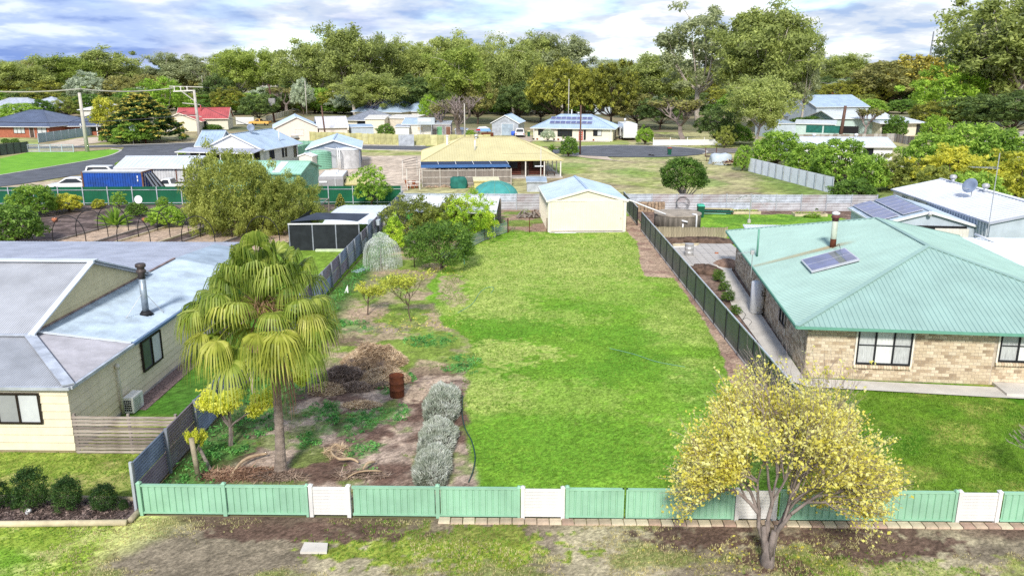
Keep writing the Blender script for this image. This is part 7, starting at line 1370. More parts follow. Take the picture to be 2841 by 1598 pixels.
# ================================================================== VEHICLES, POLES, CLUTTER
def wheel(root, p, ax, r=.32, w_=.2):
    me = MB().lathe([(r*.55, -w_/2), (r*.95, -w_/2), (r, -w_*.3), (r, w_*.3), (r*.95, w_/2), (r*.55, w_/2)], 18).mesh('wheel', M['tyre'], smooth=True); ang = math.atan2(ax.y, ax.x)
    o = place(me, 'wheel', root, Vector(p)-root.location, (R(90), 0, ang-math.pi/2+math.pi/2)); place(MB().lathe([(r*.2, -w_/2-.012), (r*.58, -w_/2-.004), (r*.58, w_/2+.004), (r*.2, w_/2+.012)], 14).mesh('rim', M['rim'], smooth=True), 'rim', o); return o
def vehicle(name, label, p, heading, prof, roofp, L_, W_, m, cat='car', wheels=(.19, .80), r=.32, glass=True, tray=None, tails=True):
    """prof: lower body outline (x fraction, z); roofp: cabin outline (x0 base,x0 top,x1 top,x1 base, z0, z1); x=0 is the rear"""
    p = Vector(p); p.z = .0; fx_ = V(math.cos(heading), math.sin(heading), 0); sy_ = V(-fx_.y, fx_.x, 0); root = thing(name, label, cat, p)
    pt = lambda s, t, z: p+fx_*((s-.5)*L_)+sy_*(t*W_/2)+UP*(z+.06)
    def shell(poly, t0, mat_, nm, par, taper=0.93, zt=None):
        b = MB(); n = len(poly); zs = [z for s, z in poly]; z0, z1 = min(zs), max(zs)
        for sd in (-1, 1):
            for s, z in poly: k = 1-(1-taper)*((z-z0)/(z1-z0+1e-6))**2; b.v.append(tuple(pt(s, sd*t0*k, z)))
        b.f.append(tuple(range(n))); b.f.append(tuple(range(2*n-1, n-1, -1)))
        for i in range(n): j = (i+1) % n; b.f.append((j, i, n+i, n+j))
        return b.build(nm, mat_, par)
    body = shell(prof, 1.0, m, 'body', root, .95)
    c0, c1, c2, c3, z0, z1 = roofp
    cab = shell([(c0, z0), (c1, z1), (c2, z1), (c3, z0)], .93, m, 'cabin', root, .82)
    if glass:
        k = lambda f: 1
        for sd in (-1, 1):
            zA, zB = z0+.04*(z1-z0), z1-.16*(z1-z0); f = lambda s_, z: s_
            q = [(c0+.045, zA), (c1+.035, zB), (c2-.03, zB), (c3-.05, zA)]; b = MB(); vs_ = []
            for off in (0.0, .012):
                for s, z in q: t = .93*(1-(1-.82)*((z-z0)/(z1-z0))**2); vs_.append(pt(s, sd*(t+.006+off), z))
            b.add(vs_, [(0,1,2,3),(7,6,5,4),(0,4,5,1),(1,5,6,2),(2,6,7,3),(3,7,4,0)]); b.build('side_window', M['glass_dark'], root)
        for (sa, za, sb, zb, o_) in ((c0, z0, c1, z1, -.006), (c3, z0, c2, z1, .006)):
            A_, B_ = (sa+(sb-sa)*.12, za+(zb-za)*.12), (sa+(sb-sa)*.86, za+(zb-za)*.86); vs_ = []
            for off in (o_*.6, o_*1.6):
                for (s, z), sd in ((A_,-.80),(A_,.80),(B_,.70),(B_,-.70)): vs_.append(pt(s+off, sd, z+.012))
            MB().add(vs_, [(0,1,2,3),(7,6,5,4),(0,4,5,1),(1,5,6,2),(2,6,7,3),(3,7,4,0)]).build('windscreen', M['glass_dark'], root)
    for s in wheels:
        for t in (-.9, .9): wheel(root, pt(s, t, r-.06), sy_, r)
    if tails:
        zl = prof[1][1]*.78 if len(prof) > 1 else .7
        for t in (-.78, .78): MB().obox(pt(-.004, t-.1, .62), sy_*W_*.1, -fx_*.03, UP*.16).build('tail_lamp', M['lamp_red'], root); MB().obox(pt(1.003, t-.1, .58), sy_*W_*.1, fx_*.03, UP*.14).build('headlight', M['lamp_clear'], root)
    for s, nm in ((-.008, 'bumper'), (1.0, 'bumper')): MB().obox(pt(s, -.92, .32), sy_*W_*.92, fx_*.06*(1 if s > .5 else 1), UP*.14).build(nm, M['tyre'], root)
    if tray: MB().obox(pt(tray[0], -.82, tray[2]), fx_*(tray[1]-tray[0])*L_, sy_*W_*.82, UP*.012).build('tray_cover', M['dark_void'], root)
    return root
SED = [(0,.28),(0,.86),(.17,.92),(.30,.90),(.72,.86),(.97,.72),(1,.5),(1,.28)]
UTE = [(0,.36),(0,.92),(.02,.96),(.40,.96),(.72,.95),(.98,.84),(1,.6),(1,.36)]
SUV = [(0,.36),(0,1.0),(.75,1.0),(.98,.9),(1,.6),(1,.36)]
vehicle('white_sedan', 'white sedan parked left of the blue shipping container', V(-49.4,87.4,0), R(186), SED, (.14,.30,.58,.76,.88,1.42), 4.8, 1.85, M['car_white'])
vehicle('white_ute', 'white utility with black tray cover right of the shipping container', V(-38.2,86.4,0), R(184), UTE, (.42,.46,.62,.76,.94,1.45), 4.9, 1.85, M['car_white'], tray=(.03,.40,.965))
vehicle('white_work_ute', 'white work vehicle with roof rack behind the container', V(-50.6,97.0,0), R(4), SUV, (.08,.12,.62,.76,.98,1.6), 4.9, 1.85, M['car_white'])
vehicle('white_suv', 'white sport utility vehicle seen from behind beside the solar house', G(1441,383)+V(0,2.2,0), R(92), SUV, (.0,.06,.62,.78,.98,1.68), 4.5, 1.85, M['car_white'])
vehicle('silver_wagon', 'old silver wagon beside the pink cottage', G(800,392)+V(0,1.5,0), R(-35), SUV, (.02,.08,.62,.76,.98,1.75), 4.3, 1.8, M['car_silver'])
vehicle('orange_ute', 'orange utility parked far down the side street', G(722,348), R(175), UTE, (.42,.46,.62,.76,.94,1.45), 5.0, 1.9, M['car_orange'], tray=(.03,.40,.965))
# caravan behind the bottle green fence
def caravan(name, label, c, heading, L_, W_, H_, m, skirt, cat='caravan'):
    c = Vector(c); fx_ = V(math.cos(heading), math.sin(heading), 0); sy_ = V(-fx_.y, fx_.x, 0); r = thing(name, label, cat, c); pt = lambda s, t, z: c+fx_*s+sy_*t+UP*z
    poly = [(-L_/2, .55), (-L_/2-.06, 1.2), (-L_/2+.06, H_-.25), (-L_/2+.35, H_), (L_/2-.35, H_), (L_/2-.05, H_-.3), (L_/2, 1.1), (L_/2-.25, .55)]
    MB().prism([pt(s, -W_/2, z) for s, z in poly], sy_*W_).build('body', m, r)
    MB().obox(pt(-L_/2+.3, -W_/2+.08, H_), fx_*(L_-.6), sy_*(W_-.16), UP*.03).build('roof_sheet', M['white_paint'], r)
    MB().obox(pt(-L_/2+.2, -W_/2-.012, .56), fx_*(L_-.5), -sy_*.0+sy_*.01, UP*.5).build('skirt', skirt, r)
    for s in (-.5, .5): wheel(r, pt(s*.9, -W_/2+.1, .33), sy_, .33); wheel(r, pt(s*.9, W_/2-.1, .33), sy_, .33)
    for k, (s, w_) in enumerate(((-1.9, 1.0), (1.3, 1.0))):
        window(r, pt(L_*s/6, -W_/2-.005, 1.5), fx_, w_, .6, -sy_, 1); window(r, pt(L_*s/6+w_, W_/2+.005, 1.5), -fx_, w_, .6, sy_, 1)
    door(r, pt(.0, W_/2+.01, .7), -fx_, .65, 1.6, sy_, m)
    for s in (-.8, .9): MB().obox(pt(s, -.35, H_+.03), fx_*.7, sy_*.7, UP*.16).build('roof_hatch', M['white_paint'], r)
    MB().bar(pt(L_/2-.3, -.5, .45), pt(L_/2+1.1, 0, .45), .09).build('drawbar', M['tyre'], r); MB().bar(pt(L_/2-.3, .5, .45), pt(L_/2+1.1, 0, .45), .09).build('drawbar', M['tyre'], r)
    return r, pt
cr, pt = caravan('grey_caravan', 'grey caravan with pale roof behind the bottle green fence', V(-19.7, 82.7, 0), R(97), 5.8, 2.4, 2.5, M['van_grey'], M['tyre'])
MB().obox(pt(-2.95, .35, 1.95), -V(math.sin(R(7)),0,0)*0+V(-.75,-.09,0), V(0,-.02,0), UP*.18).build('name_plate', M['white_paint'], cr)
MB().bar(pt(-2.98, -.45, .6), pt(-2.98, -.45, 2.4), .05).build('trim_strip', M['white_paint'], cr)
cr, pt = caravan('motorhome', 'large white caravan parked right of the solar house', U(1745,391,z=0)+V(0,3.4,0), R(93), 7.0, 2.6, 3.1, M['car_white'], M['zinc_dark'])
MB().lathe([(.1,0),(.1,.5),(.2,.52),(.2,.8),(.05,.85)], 10, pt(-.2,.5,3.1)).build('roof_vent', M['white_paint'], cr, True)
# ---- utility poles and wires
def pole(name, label, base, h_, m, r=.15, arms=(), lean=(0,0)):
    o = thing(name, label, 'utility pole', base); top = base+V(lean[0], lean[1], h_); MB().tube([base-V(0,0,.1), top], [r, r*.72], 8).build('pole', m, o, True)
    for z, w_, ang in arms:
        c = base.lerp(top, z/h_); d = V(math.cos(ang), math.sin(ang), 0)*w_/2; a = MB().bar(c-d, c+d, .12).build('crossarm', M['pole_grey'], o)
        for k in range(4): q = c-d+d*2*(k+.5)/4; MB().lathe([(.05,.06),(.09,.12),(.05,.2),(.07,.26),(.02,.32)], 7, q).build('insulator', M['offwhite'], o)
    return o, top
p1 = G(243,423); pc, t1 = pole('concrete_pole', 'pale concrete pole standing on the bright corner lawn', p1, hgt(220,258,p1), mat('pole_concrete', (.52,.48,.42), .85, .1, 2), .32, lean=(U(220,258,y=p1.y).x-p1.x, 0))
p2 = G(557,406); z2 = hgt(538,250,p2); p2o, t2 = pole('transformer_pole', 'utility pole with offset crossarms above the pale blue gable roof', p2, z2, M['pole_grey'], .3, lean=(U(538,250,y=p2.y).x-p2.x, 0))
a0 = t2+V(-3.6,0,-.25); MB().bar(a0, t2+V(.1,0,-.1), .2).build('bracket_arm', M['offwhite'], p2o); MB().bar(t2+V(-2.2,0,-.2), t2+V(0,0,-1.9), .14).build('brace', M['pole_grey'], p2o); MB().bar(t2+V(-4.2,0,.6), t2+V(1.4,.5,.45), .14).build('crossarm', M['pole_grey'], p2o)
for k in range(3): q = t2+V(-3.4+k*1.1,.1,.0); MB().lathe([(.08,-.2),(.1,.3),(.16,.35),(.16,.5),(.05,.6)], 7, q).build('insulator', M['offwhite'], p2o)
for z in (-2.2, -4.2): MB().bar(t2+V(-2.2,0,z), t2+V(.8,.2,z-.3), .12).build('crossarm', M['pole_grey'], p2o)
p3 = G(762,340); p3o, t3 = pole('rusty_pole', 'dark rusty utility pole with transformer box and crossarm', p3, hgt(755,235,p3), mat('pole_rust', (.10,.045,.038), .8, .25, 3), .26, arms=((hgt(755,237,p3)-.3, 4.2, .15),), lean=(-.8,0))
MB().box(t3.x-.1, t3.y-.9, t3.z-5.2, t3.x+1.5, t3.y-.2, t3.z-3.4).build('transformer', M['van_grey'], p3o); MB().bar(t3+V(-.4,-.3,-5.3), t3+V(1.6,-.3,-5.3), .14).build('platform', M['pole_grey'], p3o)
p4 = G(905,395); pole('thin_pole', 'slim dark pole before the pink cottage', p4, hgt(896,294,p4), M['pole_wood'], .17, lean=(-.5,0)); 
p5 = G(1609,430); pole('street_pole', 'slim dark pole beside the turning circle', p5, hgt(1609,293,p5), M['pole_wood'], .15)
p6 = G(1290,404); pole('yellow_roof_pole', 'thin pale pole behind the yellow roof', p6, hgt(1287,288,p6), M['pole_grey'], .13)
p7 = G(2331,384); pole('stobie_pole', 'thick rusty pole before the pale green house', p7, hgt(2336,294,p7), M['pole_wood'], .38, lean=(.4,0))
for k, (u, vb, vt, lab) in enumerate(((28,292,242,'distant wooden pole at the far left'),(166,290,244,'distant wooden pole left of the concrete pole'),(210,295,242,'distant pale pole right above the concrete pole'),(352,292,250,'distant pole behind the golden cypress'),(2252,285,248,'distant pole with crossarm left of the red roof'),(2382,272,212,'distant pole left of the bronze wattle'),(2405,272,224,'distant pole nearest the bronze wattle'),(2394,300,250,'distant pale pole with crossarm right of the red roof'),(926,312,242,'thin pole before the distant verandah house'),(852,322,225,'thin pole beside the large spreading gum'),(1576,380,220,'tall thin aerial pole behind the solar roof'),(568,300,210,'tall thin aerial right of the pepper tree'))):
    b_ = G(u, vb); pole('distant_pole', lab, b_, hgt(u, vt, b_), M['pole_grey'], .16 if k < 10 else .09, arms=((hgt(u, vt, b_)-.5, 3.0, .2),) if k in (4,5,6,7) else ())
def wire(name, label, a, b, sag, m=M['wire'], r=.035):
    a, b = Vector(a), Vector(b); pts = [a.lerp(b, i/14)-V(0,0,4*sag*(i/14)*(1-i/14)) for i in range(15)]; tag(MB().tube(pts, r, 4, False).build(name, m, None, loc=a), label, 'wire')
wire('power_line', 'pale power line sagging left from the concrete pole', U(-40,253,y=131), t1+V(.3,0,.6), .3, M['wire_pale'], .09); wire('power_line', 'pale power line between concrete pole and offset crossarm pole', t1+V(0,0,.6), t2+V(-3.6,0,.3), .5, M['wire_pale'], .09); wire('power_line', 'dark cable crossing before the slate blue roof', U(-40,338,y=140), U(545,318,y=128), .6, M['wire'], .05)
wire('service_line', 'service wire down to the pale blue gable roof', t2+V(0,0,-2), U(733,360,y=118), .4); wire('power_line', 'wire from crossarm pole to rusty pole', t2+V(1.2,.4,.5), t3+V(-1,0,0), .8); wire('power_line', 'distant wire left of the red roof', G(2252,285)+V(0,0,9), U(2110,246,y=240), .3, M['wire_pale'], .06); wire('power_line', 'distant wire right of the red roof', G(2252,285)+V(0,0,9), G(2394,300)+V(0,0,8), .8, M['wire_pale'], .06)
b_ = V(500, 1000, 0); mt = thing('radio_mast', 'thin distant lattice radio mast on the right horizon', 'mast', b_); b_ = U(2573,200,y=1000); mt.location = (b_.x, b_.y, 0); zt = U(2577,88,y=1000).z
for k in range(3): a = k*2.094; MB().tube([V(b_.x+1.2*math.cos(a), 1000+1.2*math.sin(a), 0), V(b_.x+.5*math.cos(a)+1.5, 1000+.5*math.sin(a), zt)], .32, 4).build('leg', M['zinc_dark'], mt)
for k in range(16): z = 4+k*(zt-8)/16; MB().bar(V(b_.x-1+k*.09, 1000, z), V(b_.x+1+k*.09, 1000, z+3), .22).build('brace', M['zinc_dark'], mt)
# street sign at corner
p = G(371,402); sg = thing('corner_sign', 'grey street sign post on the dry corner verge', 'sign', p); MB().tube([p, p+V(0,0,3.1)], .07, 6).build('post', M['pole_grey'], sg); MB().box(p.x-.45, p.y-.04, 2.4, p.x+.45, p.y+.02, 3.4).build('plate', M['pale_blue_sheet'], sg)
p = G(405,399); tag(MB().lathe([(.12,0),(.12,1.1),(.14,1.15)], 8, p).build('marker_post', M['rust'], None, loc=p), 'short rusty marker post before the round bush', 'post')
# street tree on the corner
PR['street'] = dome_proto(71, 6, 4.4, n=46, cr=.75, n_leaf=100, ls=.17, m='hedge_y', cb=.3, bumpy=.3, tr=.12); plant('street', 298, 394, 272, 72, 'street_tree', 'slim yellow green street tree between the concrete pole and cypress')
# ---- bins, tank, clothesline, yard on the right
def bin_(label, p, m, lid, h_=1.05, s=.3, name='wheelie_bin'):
    r = thing(name, label, 'bin', p); MB().hexa([(p.x-s*.75,p.y-s*.8,.06),(p.x+s*.75,p.y-s*.8,.06),(p.x+s*.75,p.y+s*.8,.06),(p.x-s*.75,p.y+s*.8,.06),(p.x-s,p.y-s*1.1,h_),(p.x+s,p.y-s*1.1,h_),(p.x+s,p.y+s*1.1,h_),(p.x-s,p.y+s*1.1,h_)]).build('bin_body', m, r)
    MB().hexa([(p.x-s*1.05,p.y-s*1.2,h_),(p.x+s*1.05,p.y-s*1.2,h_),(p.x+s*1.05,p.y+s*1.2,h_),(p.x-s*1.05,p.y+s*1.2,h_),(p.x-s*.9,p.y-s,h_+.1),(p.x+s*.9,p.y-s,h_+.1),(p.x+s*.9,p.y+s*1.1,h_+.14),(p.x-s*.9,p.y+s*1.1,h_+.14)]).build('lid', lid, r)
    for dx in (-1, 1): place(MB().lathe([(.11,-.03),(.11,.03)], 10).mesh('bin_wheel', M['tyre']), 'bin_wheel', r, (dx*s*.8, s*.85, .11), (0, R(90), 0))
    MB().bar(V(p.x-s*.8,p.y+s*1.3,h_-.03), V(p.x+s*.8,p.y+s*1.3,h_-.03), .04).build('handle', m, r)
bin_('green wheelie bin with mint lid beside the concrete tank', G(1943,604), M['bin_green'], M['bin_lid']); bin_('green wheelie bin with red lid on the turning circle', G(1857,431), M['bin_green'], M['bin_lid_red']); bin_('dark wheelie bin beside the white sport utility vehicle', G(1467,380), M['bin_green'], M['yellow_sheet'])
tk = V(12.2, 65.3, 0); wt = thing('concrete_tank', 'round weathered concrete rainwater tank', 'water tank', tk); tr_ = 1.86
MB().lathe([(tr_,0),(tr_,1.42),(tr_-.03,1.47)], 40, tk).build('barrel', M['tank_concrete'], wt, True); MB().lathe([(tr_+.04,1.44),(tr_+.04,1.52),(tr_*.6,1.58),(.05,1.62)], 40, tk).build('lid', M['tank_top'], wt)
MB().tube([tk+V(.1,-tr_-.06,0), tk+V(.1,-tr_-.06,.95)], .06, 8).build('outlet_pipe', M['white_paint'], wt, True); MB().tube([tk+V(.0,-tr_-.05,1.2), tk+V(.45,-tr_-.12,1.1)], .075, 8).build('pipe_stub', M['white_paint'], wt, True); MB().tube([tk+V(.9,-1.35,1.62), tk+V(1.2,-1.62,1.62), tk+V(1.2,-1.66,1.5), tk+V(1.2,-1.66,0)], .07, 8).build('overflow_pipe', M['white_paint'], wt, True)
paling_fence('low_paling_fence', 'short paling fence in front of the concrete tank', V(10.1, 62.9, 0), V(15.6, 62.6, 0), .8, .2, M['paling'], M['paling'], rails=(.3,), npost=3, rail_out=False)
ck = G(2078,618); cl = thing('clothesline', 'rotary clothesline standing on the back lawn at right', 'clothesline', ck); MB().tube([ck, ck+V(0,0,1.9)], .035, 8).build('post', M['steel'], cl); MB().lathe([(.16,0),(.14,.25),(.06,.32)], 10, ck).build('base', M['concrete'], cl); top = ck+V(0,0,2.0)
ends = []
for k in range(4): a = k*math.pi/2+.35; e_ = top+V(2.15*math.cos(a), 2.15*math.sin(a), -.28+.0); ends.append(e_); MB().tube([top+V(0,0,.45), e_], .022, 5).build('arm', M['steel'], cl)
for f_ in (.4, .65, .9):
    b = MB()
    for k in range(4): b.tube([top.lerp(ends[k], f_)+V(0,0,.2*(1-f_)), top.lerp(ends[(k+1) % 4], f_)+V(0,0,.2*(1-f_))], .005, 3, False)
    b.build('line', M['wire_pale'], cl)
def drum(name, label, p, r, h_, m, open_=True):
    d_ = thing(name, label, 'drum', p); prof = [(r*.98,0),(r,.02),(r,h_*.32),(r+.018,h_*.335),(r,h_*.35),(r,h_*.65),(r+.018,h_*.665),(r,h_*.68),(r,h_-.02),(r+.015,h_)]
    MB().lathe(prof+([(r-.015,h_),(r-.02,.05)] if open_ else [(r-.02,h_-.02)]), 26, p).build('barrel', m, d_, True); return d_
drum('rusty_drum', 'rusty brown open oil drum beside the straw heap', G(1102,1098), .29, .88, M['rust']); drum('steel_drum', 'silver steel drum standing on the pavers by the dark fence', G(1911,712), .31, .92, M['steel'], False)
def mound(name, label, p, rx, ry, h_, m, cat='heap', n=18, k=7, seed=1):
    random.seed(seed); b = MB()
    for j in range(k+1):
        t = j/k; r = math.cos(t*math.pi/2)
        for i in range(n): a = 2*math.pi*i/n; q = 1+.22*math.sin(2.3*a+seed)+rnd(-.12,.12); b.v.append((p.x+rx*r*q*math.cos(a), p.y+ry*r*q*math.sin(a), h_*math.sin(t*math.pi/2)*(1+rnd(-.12,.12))))
    for j in range(k):
        for i in range(n): b.f.append((j*n+i, j*n+(i+1) % n, (j+1)*n+(i+1) % n, (j+1)*n+i))
    return tag(b.build(name, m, None, True, loc=p), label, cat)
mound('mulch_heap', 'long reddish mulch heap before the short paling fence', G(1935,680)+V(.2,.8,0), 2.7, .8, .45, M['soil']); mound('mulch_heap', 'dark soil heap in the yard near the rose bed', G(1955,755), .95, .9, .5, M['soil'], seed=2); mound('mulch_heap', 'brown soil heap against the brick side wall', G(2020,738), .95, .75, .45, M['dirt'], seed=3)
bd = thing('board_stack', 'pale boards lying beside the steel drum', 'boards', G(1900,692))
for k in range(7): MB().bar(G(1868,694)+V(k*.03,k*.22,.05+.02*k), G(1925,690)+V(.1*k,k*.18,.05+.02*k), .2, .03).build('board', M['offwhite'] if k < 4 else M['treated'], bd)
br_ = G(1984,708); tag(MB().obox(br_+V(0,0,.1), V(.24,.04,0), V(-.02,.12,0), V(0,0,.08)).build('loose_brick', M['terracotta'], None, loc=br_), 'single orange brick lying on the grey pavers', 'brick')
PR['rose'] = dome_proto(72, 1.2, 1.0, n=40, cr=.2, n_leaf=60, ls=.045, m='citrus', cb=.05, bumpy=.3, tr=.03)
for k, (u, v, w_, h_) in enumerate(((1993,782,34,34),(2008,808,32,30),(2020,838,36,34),(2040,872,30,26))): plant('rose', u, v, v-h_, w_, 'rose_bush', ['bright green rose bush behind the dark fence top','second rose bush behind the dark fence, with white blooms','third rose bush behind the dark fence','nearest low rose bush before the hot water cylinder'][k], 'bush', 'rose bushes behind the dark fence')
wd = thing('timber_stack', 'stacked grey green timber and sheets behind the wheelie bin', 'timber', G(1985,594))
for k in range(10): MB().bar(V(15.6+rnd(-.2,.2), 73.6+.1*(k % 4), .1+.11*(k//2)), V(18.3+rnd(-.5,.5), 73.2+.1*(k % 4), .1+.11*(k//2)), .22, .08).build('plank', random.choice((M['old_timber'], M['treated'], M['green_cloth'], M['shed_green'])), wd)
cc = V(14.4, 75.1, .75); coil = thing('hose_coil', 'big black poly pipe coil hanging on the pale fence', 'hose coil', cc)
for k in range(4): MB().tube([cc+V((.5+.05*k)*math.cos(t), -.12-.05*k, (.5+.05*k)*math.sin(t)) for t in np.linspace(0, 6.28, 20)], .013, 5, False).build('loop', M['cable_black'], coil)
sw = thing('stone_stack', 'dry stacked tan stones against the pale fence behind the tank', 'stones', V(9.9,74.9,0))
for j in range(6):
    for i in range(9): MB().box(9.9+i*.32+rnd(-.05,.05), 74.7, j*.15, 9.9+i*.32+.29, 75.1, j*.15+.135).build('stone', M['stone'], sw)
for k, (x0, y0, w_, dd, lab) in enumerate(((18.6,73.6,2.7,1.0,'timber edged vegetable bed under the clothesline'),(24.0,72.4,2.9,1.0,'timber edged bed with white flowers near the solar shed'))):
    r = thing('raised_bed', lab, 'garden bed', V(x0,y0,0)); MB().box(x0,y0,0,x0+w_,y0+.08,.25).build('edge_board', M['treated'], r); MB().box(x0,y0+dd,0,x0+w_,y0+dd+.08,.25).build('edge_board', M['treated'], r); MB().box(x0,y0+.08,0,x0+.08,y0+dd,.25).build('edge_board', M['treated'], r); MB().box(x0+w_-.08,y0+.08,0,x0+w_,y0+dd,.25).build('edge_board', M['treated'], r); MB().box(x0+.08,y0+.08,0,x0+w_-.08,y0+dd,.18).build('soil_fill', M['soil'], r)
    cs = np.array([[x0+.3+i*.25, y0+.5, .25] for i in range(9)])-np.array([x0,y0,0]); place(crown_mesh('seedlings', leaf_cloud(cs, np.full((9,3),.18), 40, .05, .5, 0, .5, 3+k), LM['lime']), 'seedlings', r)
plant('rose', 2205, 575, 548, 20, 'sapling', 'thin sapling tied before the pale fence','tree'); plant('bushD', 2262, 584, 573, 20, 'low_plant', 'dark low plant in the soil bed near the solar shed','plant'); plant('bushL', 2253, 602, 594, 45, 'low_plant', 'bright lettuce green patch near the solar shed','plant')
# ---- inside the lot: shelter, netting, piles
sh = thing('shade_shelter', 'white roofed open shelter behind the fruit trees', 'shelter', V(-6, 66, 0))
roof_plane('roof', [V(-9.7,62.4,2.0), V(-2.35,62.2,1.95), V(-2.3,69.5,2.2), V(-9.8,69.7,2.2)], mat('shelter_white', (.72,.72,.72), .7, .04), sh, 0, thick=.05)
for x_, y_ in ((-9.5,62.6),(-6,62.5),(-2.5,62.4),(-2.5,69.2),(-9.5,69.4)): MB().tube([V(x_,y_,0), V(x_,y_,1.95)], .05, 6).build('post', M['steel'], sh)
MB().box(-2.5,69.0,0,-2.2,69.5,2.0).build('tank_stand', M['old_timber'], sh)
MB().box(-9.6,68.8,0,-2.6,68.86,1.9).build('back_screen', M['black_cloth'], sh)
ms = thing('netting_fence', 'low green wire netting fence running to the shed', 'fence', G(1270,706)); pts = [G(1222,735), G(1288,697), G(1345,668), G(1408,646)]
for a_, b_ in zip(pts[:-1], pts[1:]):
    for z in (.1,.3,.5,.7,.88): MB().tube([a_+V(0,0,z), b_+V(0,0,z)], .012, 4, False).build('wire', mat('net_wire', (.30,.42,.42), .5, .1, metal=.2) if 'net_wire' not in bpy.data.materials else bpy.data.materials['net_wire'], ms)
    b = MB(); n_ = 40
    for i in range(n_): q = a_.lerp(b_, i/n_); b.tube([q+V(0,0,.05), q+V(0,0,.88)], .008, 3, False)
    struct(b.build('mesh_wires', bpy.data.materials['net_wire'], ms), 'stuff')
for q in pts: MB().tube([q, q+V(0,0,1.15)], .03, 6).build('post', M['dark_timber'], ms)
g2 = thing('wire_gate', 'rusty wire mesh gate left of the cream shed', 'gate', G(1408,646)); a_, b_ = G(1410,646), G(1517,646)
for q in (a_, a_.lerp(b_,.55), b_): MB().tube([q, q+V(0,0,1.2)], .03, 6).build('post', M['rust'], g2)
for k in range(30): q = a_.lerp(b_, k/30); MB().tube([q+V(0,0,.05), q+V(0,0,.85)], .007, 3, False).build('wire', M['rust'], g2)
for q in (G(1150,742), G(1288,733)): tag(MB().tube([q, q+V(0,0,1.15)], .035, 6).build('star_post', M['sea_green_trim'] if q.x > -6 else M['dark_timber'], None, loc=q), 'green steel post right of the citrus tree' if q.x > -4.9 else 'dark steel post left of the citrus tree', 'post')
wp = thing('wood_pile', 'loose pile of old grey timber before the pale back fence', 'wood pile', G(1468,604)); c = G(1468,604)
random.seed(31)
for k in range(26): a = rnd(0, 3.14); MB().bar(c+V(rnd(-.9,.9), rnd(-.2,.5), rnd(.1,.7)), c+V(rnd(-1.2,1.2), rnd(-.5,.1), .06), .13, .04).build('plank', M['old_timber'] if k % 3 else M['dark_timber'], wp)
# netted bush: leaves inside a draped net of thin threads
nb_ = G(1055,747)+V(0,.5,0); nr = thing('netted_bush', 'small fruit tree draped in pale bird netting', 'bush', nb_)
zt = hgt(1055, 655, nb_); prof = [(1.22,0),(1.2,.4),(1.12,zt*.55),(.92,zt*.8),(.5,zt*.96),(.05,zt)]
cs = np.array([[r*.55*math.cos(t), r*.55*math.sin(t), z] for r, z in prof for t in np.linspace(0,6.2,8)]); place(crown_mesh('crown', leaf_cloud(cs, np.full((len(cs),3),.3), 70, .05, .5, 0, .6, 12), LM['netleaf']), 'crown', nr); limb_ = MB(); limb(limb_, nb_, nb_+V(0,0,zt*.6), .06, .03); limb_.build('trunk', M['bark_dark'], nr)
b = MB(); S_ = 44
wob_ = lambda t, z: 1+.10*math.sin(5*t+z)+.05*math.sin(11*t)
for k in range(S_): t = 2*math.pi*k/S_; b.tube([nb_+V(r*wob_(t,z)*math.cos(t), r*wob_(t,z)*math.sin(t), z) for r, z in prof], .007, 3, False)
zz = np.linspace(.02, zt*.97, 30)
for z in zz:
    r = np.interp(z, [q[1] for q in prof], [q[0] for q in prof]); b.tube([nb_+V(r*wob_(t,z)*math.cos(t), r*wob_(t,z)*math.sin(t), z) for t in np.linspace(0,6.283,30)], .006, 3, False)
struct(b.build('net', M['net'], nr), 'stuff')
rt_ = G(1098,655); dt = thing('round_tank', 'pale weathered round tank lying by the corrugated fence', 'tank', rt_); me = MB().lathe([(.05,-.9),(.6,-.85),(.85,-.6),(.9,0),(.85,.6),(.6,.85),(.05,.9)], 22).mesh('shell', mat('tank_grey', (.52,.50,.50), .6, .2, 2), smooth=True); place(me, 'shell', dt, (0,0,.9), (R(78), 0, R(30)))
for k, s in enumerate((-.5,.5)): MB().box(rt_.x-.6, rt_.y+s-.08, 0, rt_.x+.6, rt_.y+s+.08, .25).build('cradle', M['dark_timber'], dt)
ap = thing('prop_poles', 'leaning grey timber poles beside the round tank', 'timber', G(1130,672))
for k in range(5): MB().tube([G(1112,655)+V(.1*k,0,1.2), G(1140,690)+V(.12*k,.1,.05)], .05, 5).build('pole', M['old_timber'], ap)
pan = G(1003,752); tag(MB().bar(pan+V(-.3,-.6,.06), pan+V(.2,.6,.08), .55, .03).build('roof_sheet_offcut', M['zinc_new'], None, loc=pan), 'loose pale iron sheet lying against the corrugated fence', 'sheet')
esky = G(1040,655); tag(MB().box(esky.x-.45,esky.y-.3,.9,esky.x+.45,esky.y+.3,1.3).build('pale_crate', M['pale_blue_sheet'], None, loc=esky), 'pale blue crate above the netted bush', 'crate')
bg_ = G(985,845) if False else G(955,812); tag(MB().add([bg_, bg_+V(.25,0,0), bg_+V(.2,.1,.45), bg_+V(.02,.12,.05)], [(0,1,2),(0,2,3),(1,3,2),(0,3,1)]).build('white_scrap', M['white_paint'], None, loc=bg_), 'white plastic scrap beside the corrugated fence', 'scrap')
bg_ = G(832,1050); tag(MB().lathe([(.05,0),(.22,.06),(.26,.16),(.12,.24),(.02,.22)], 7, bg_).build('plastic_bag', M['white_paint'], None, True, loc=bg_), 'white plastic bag lying behind the palm', 'bag')
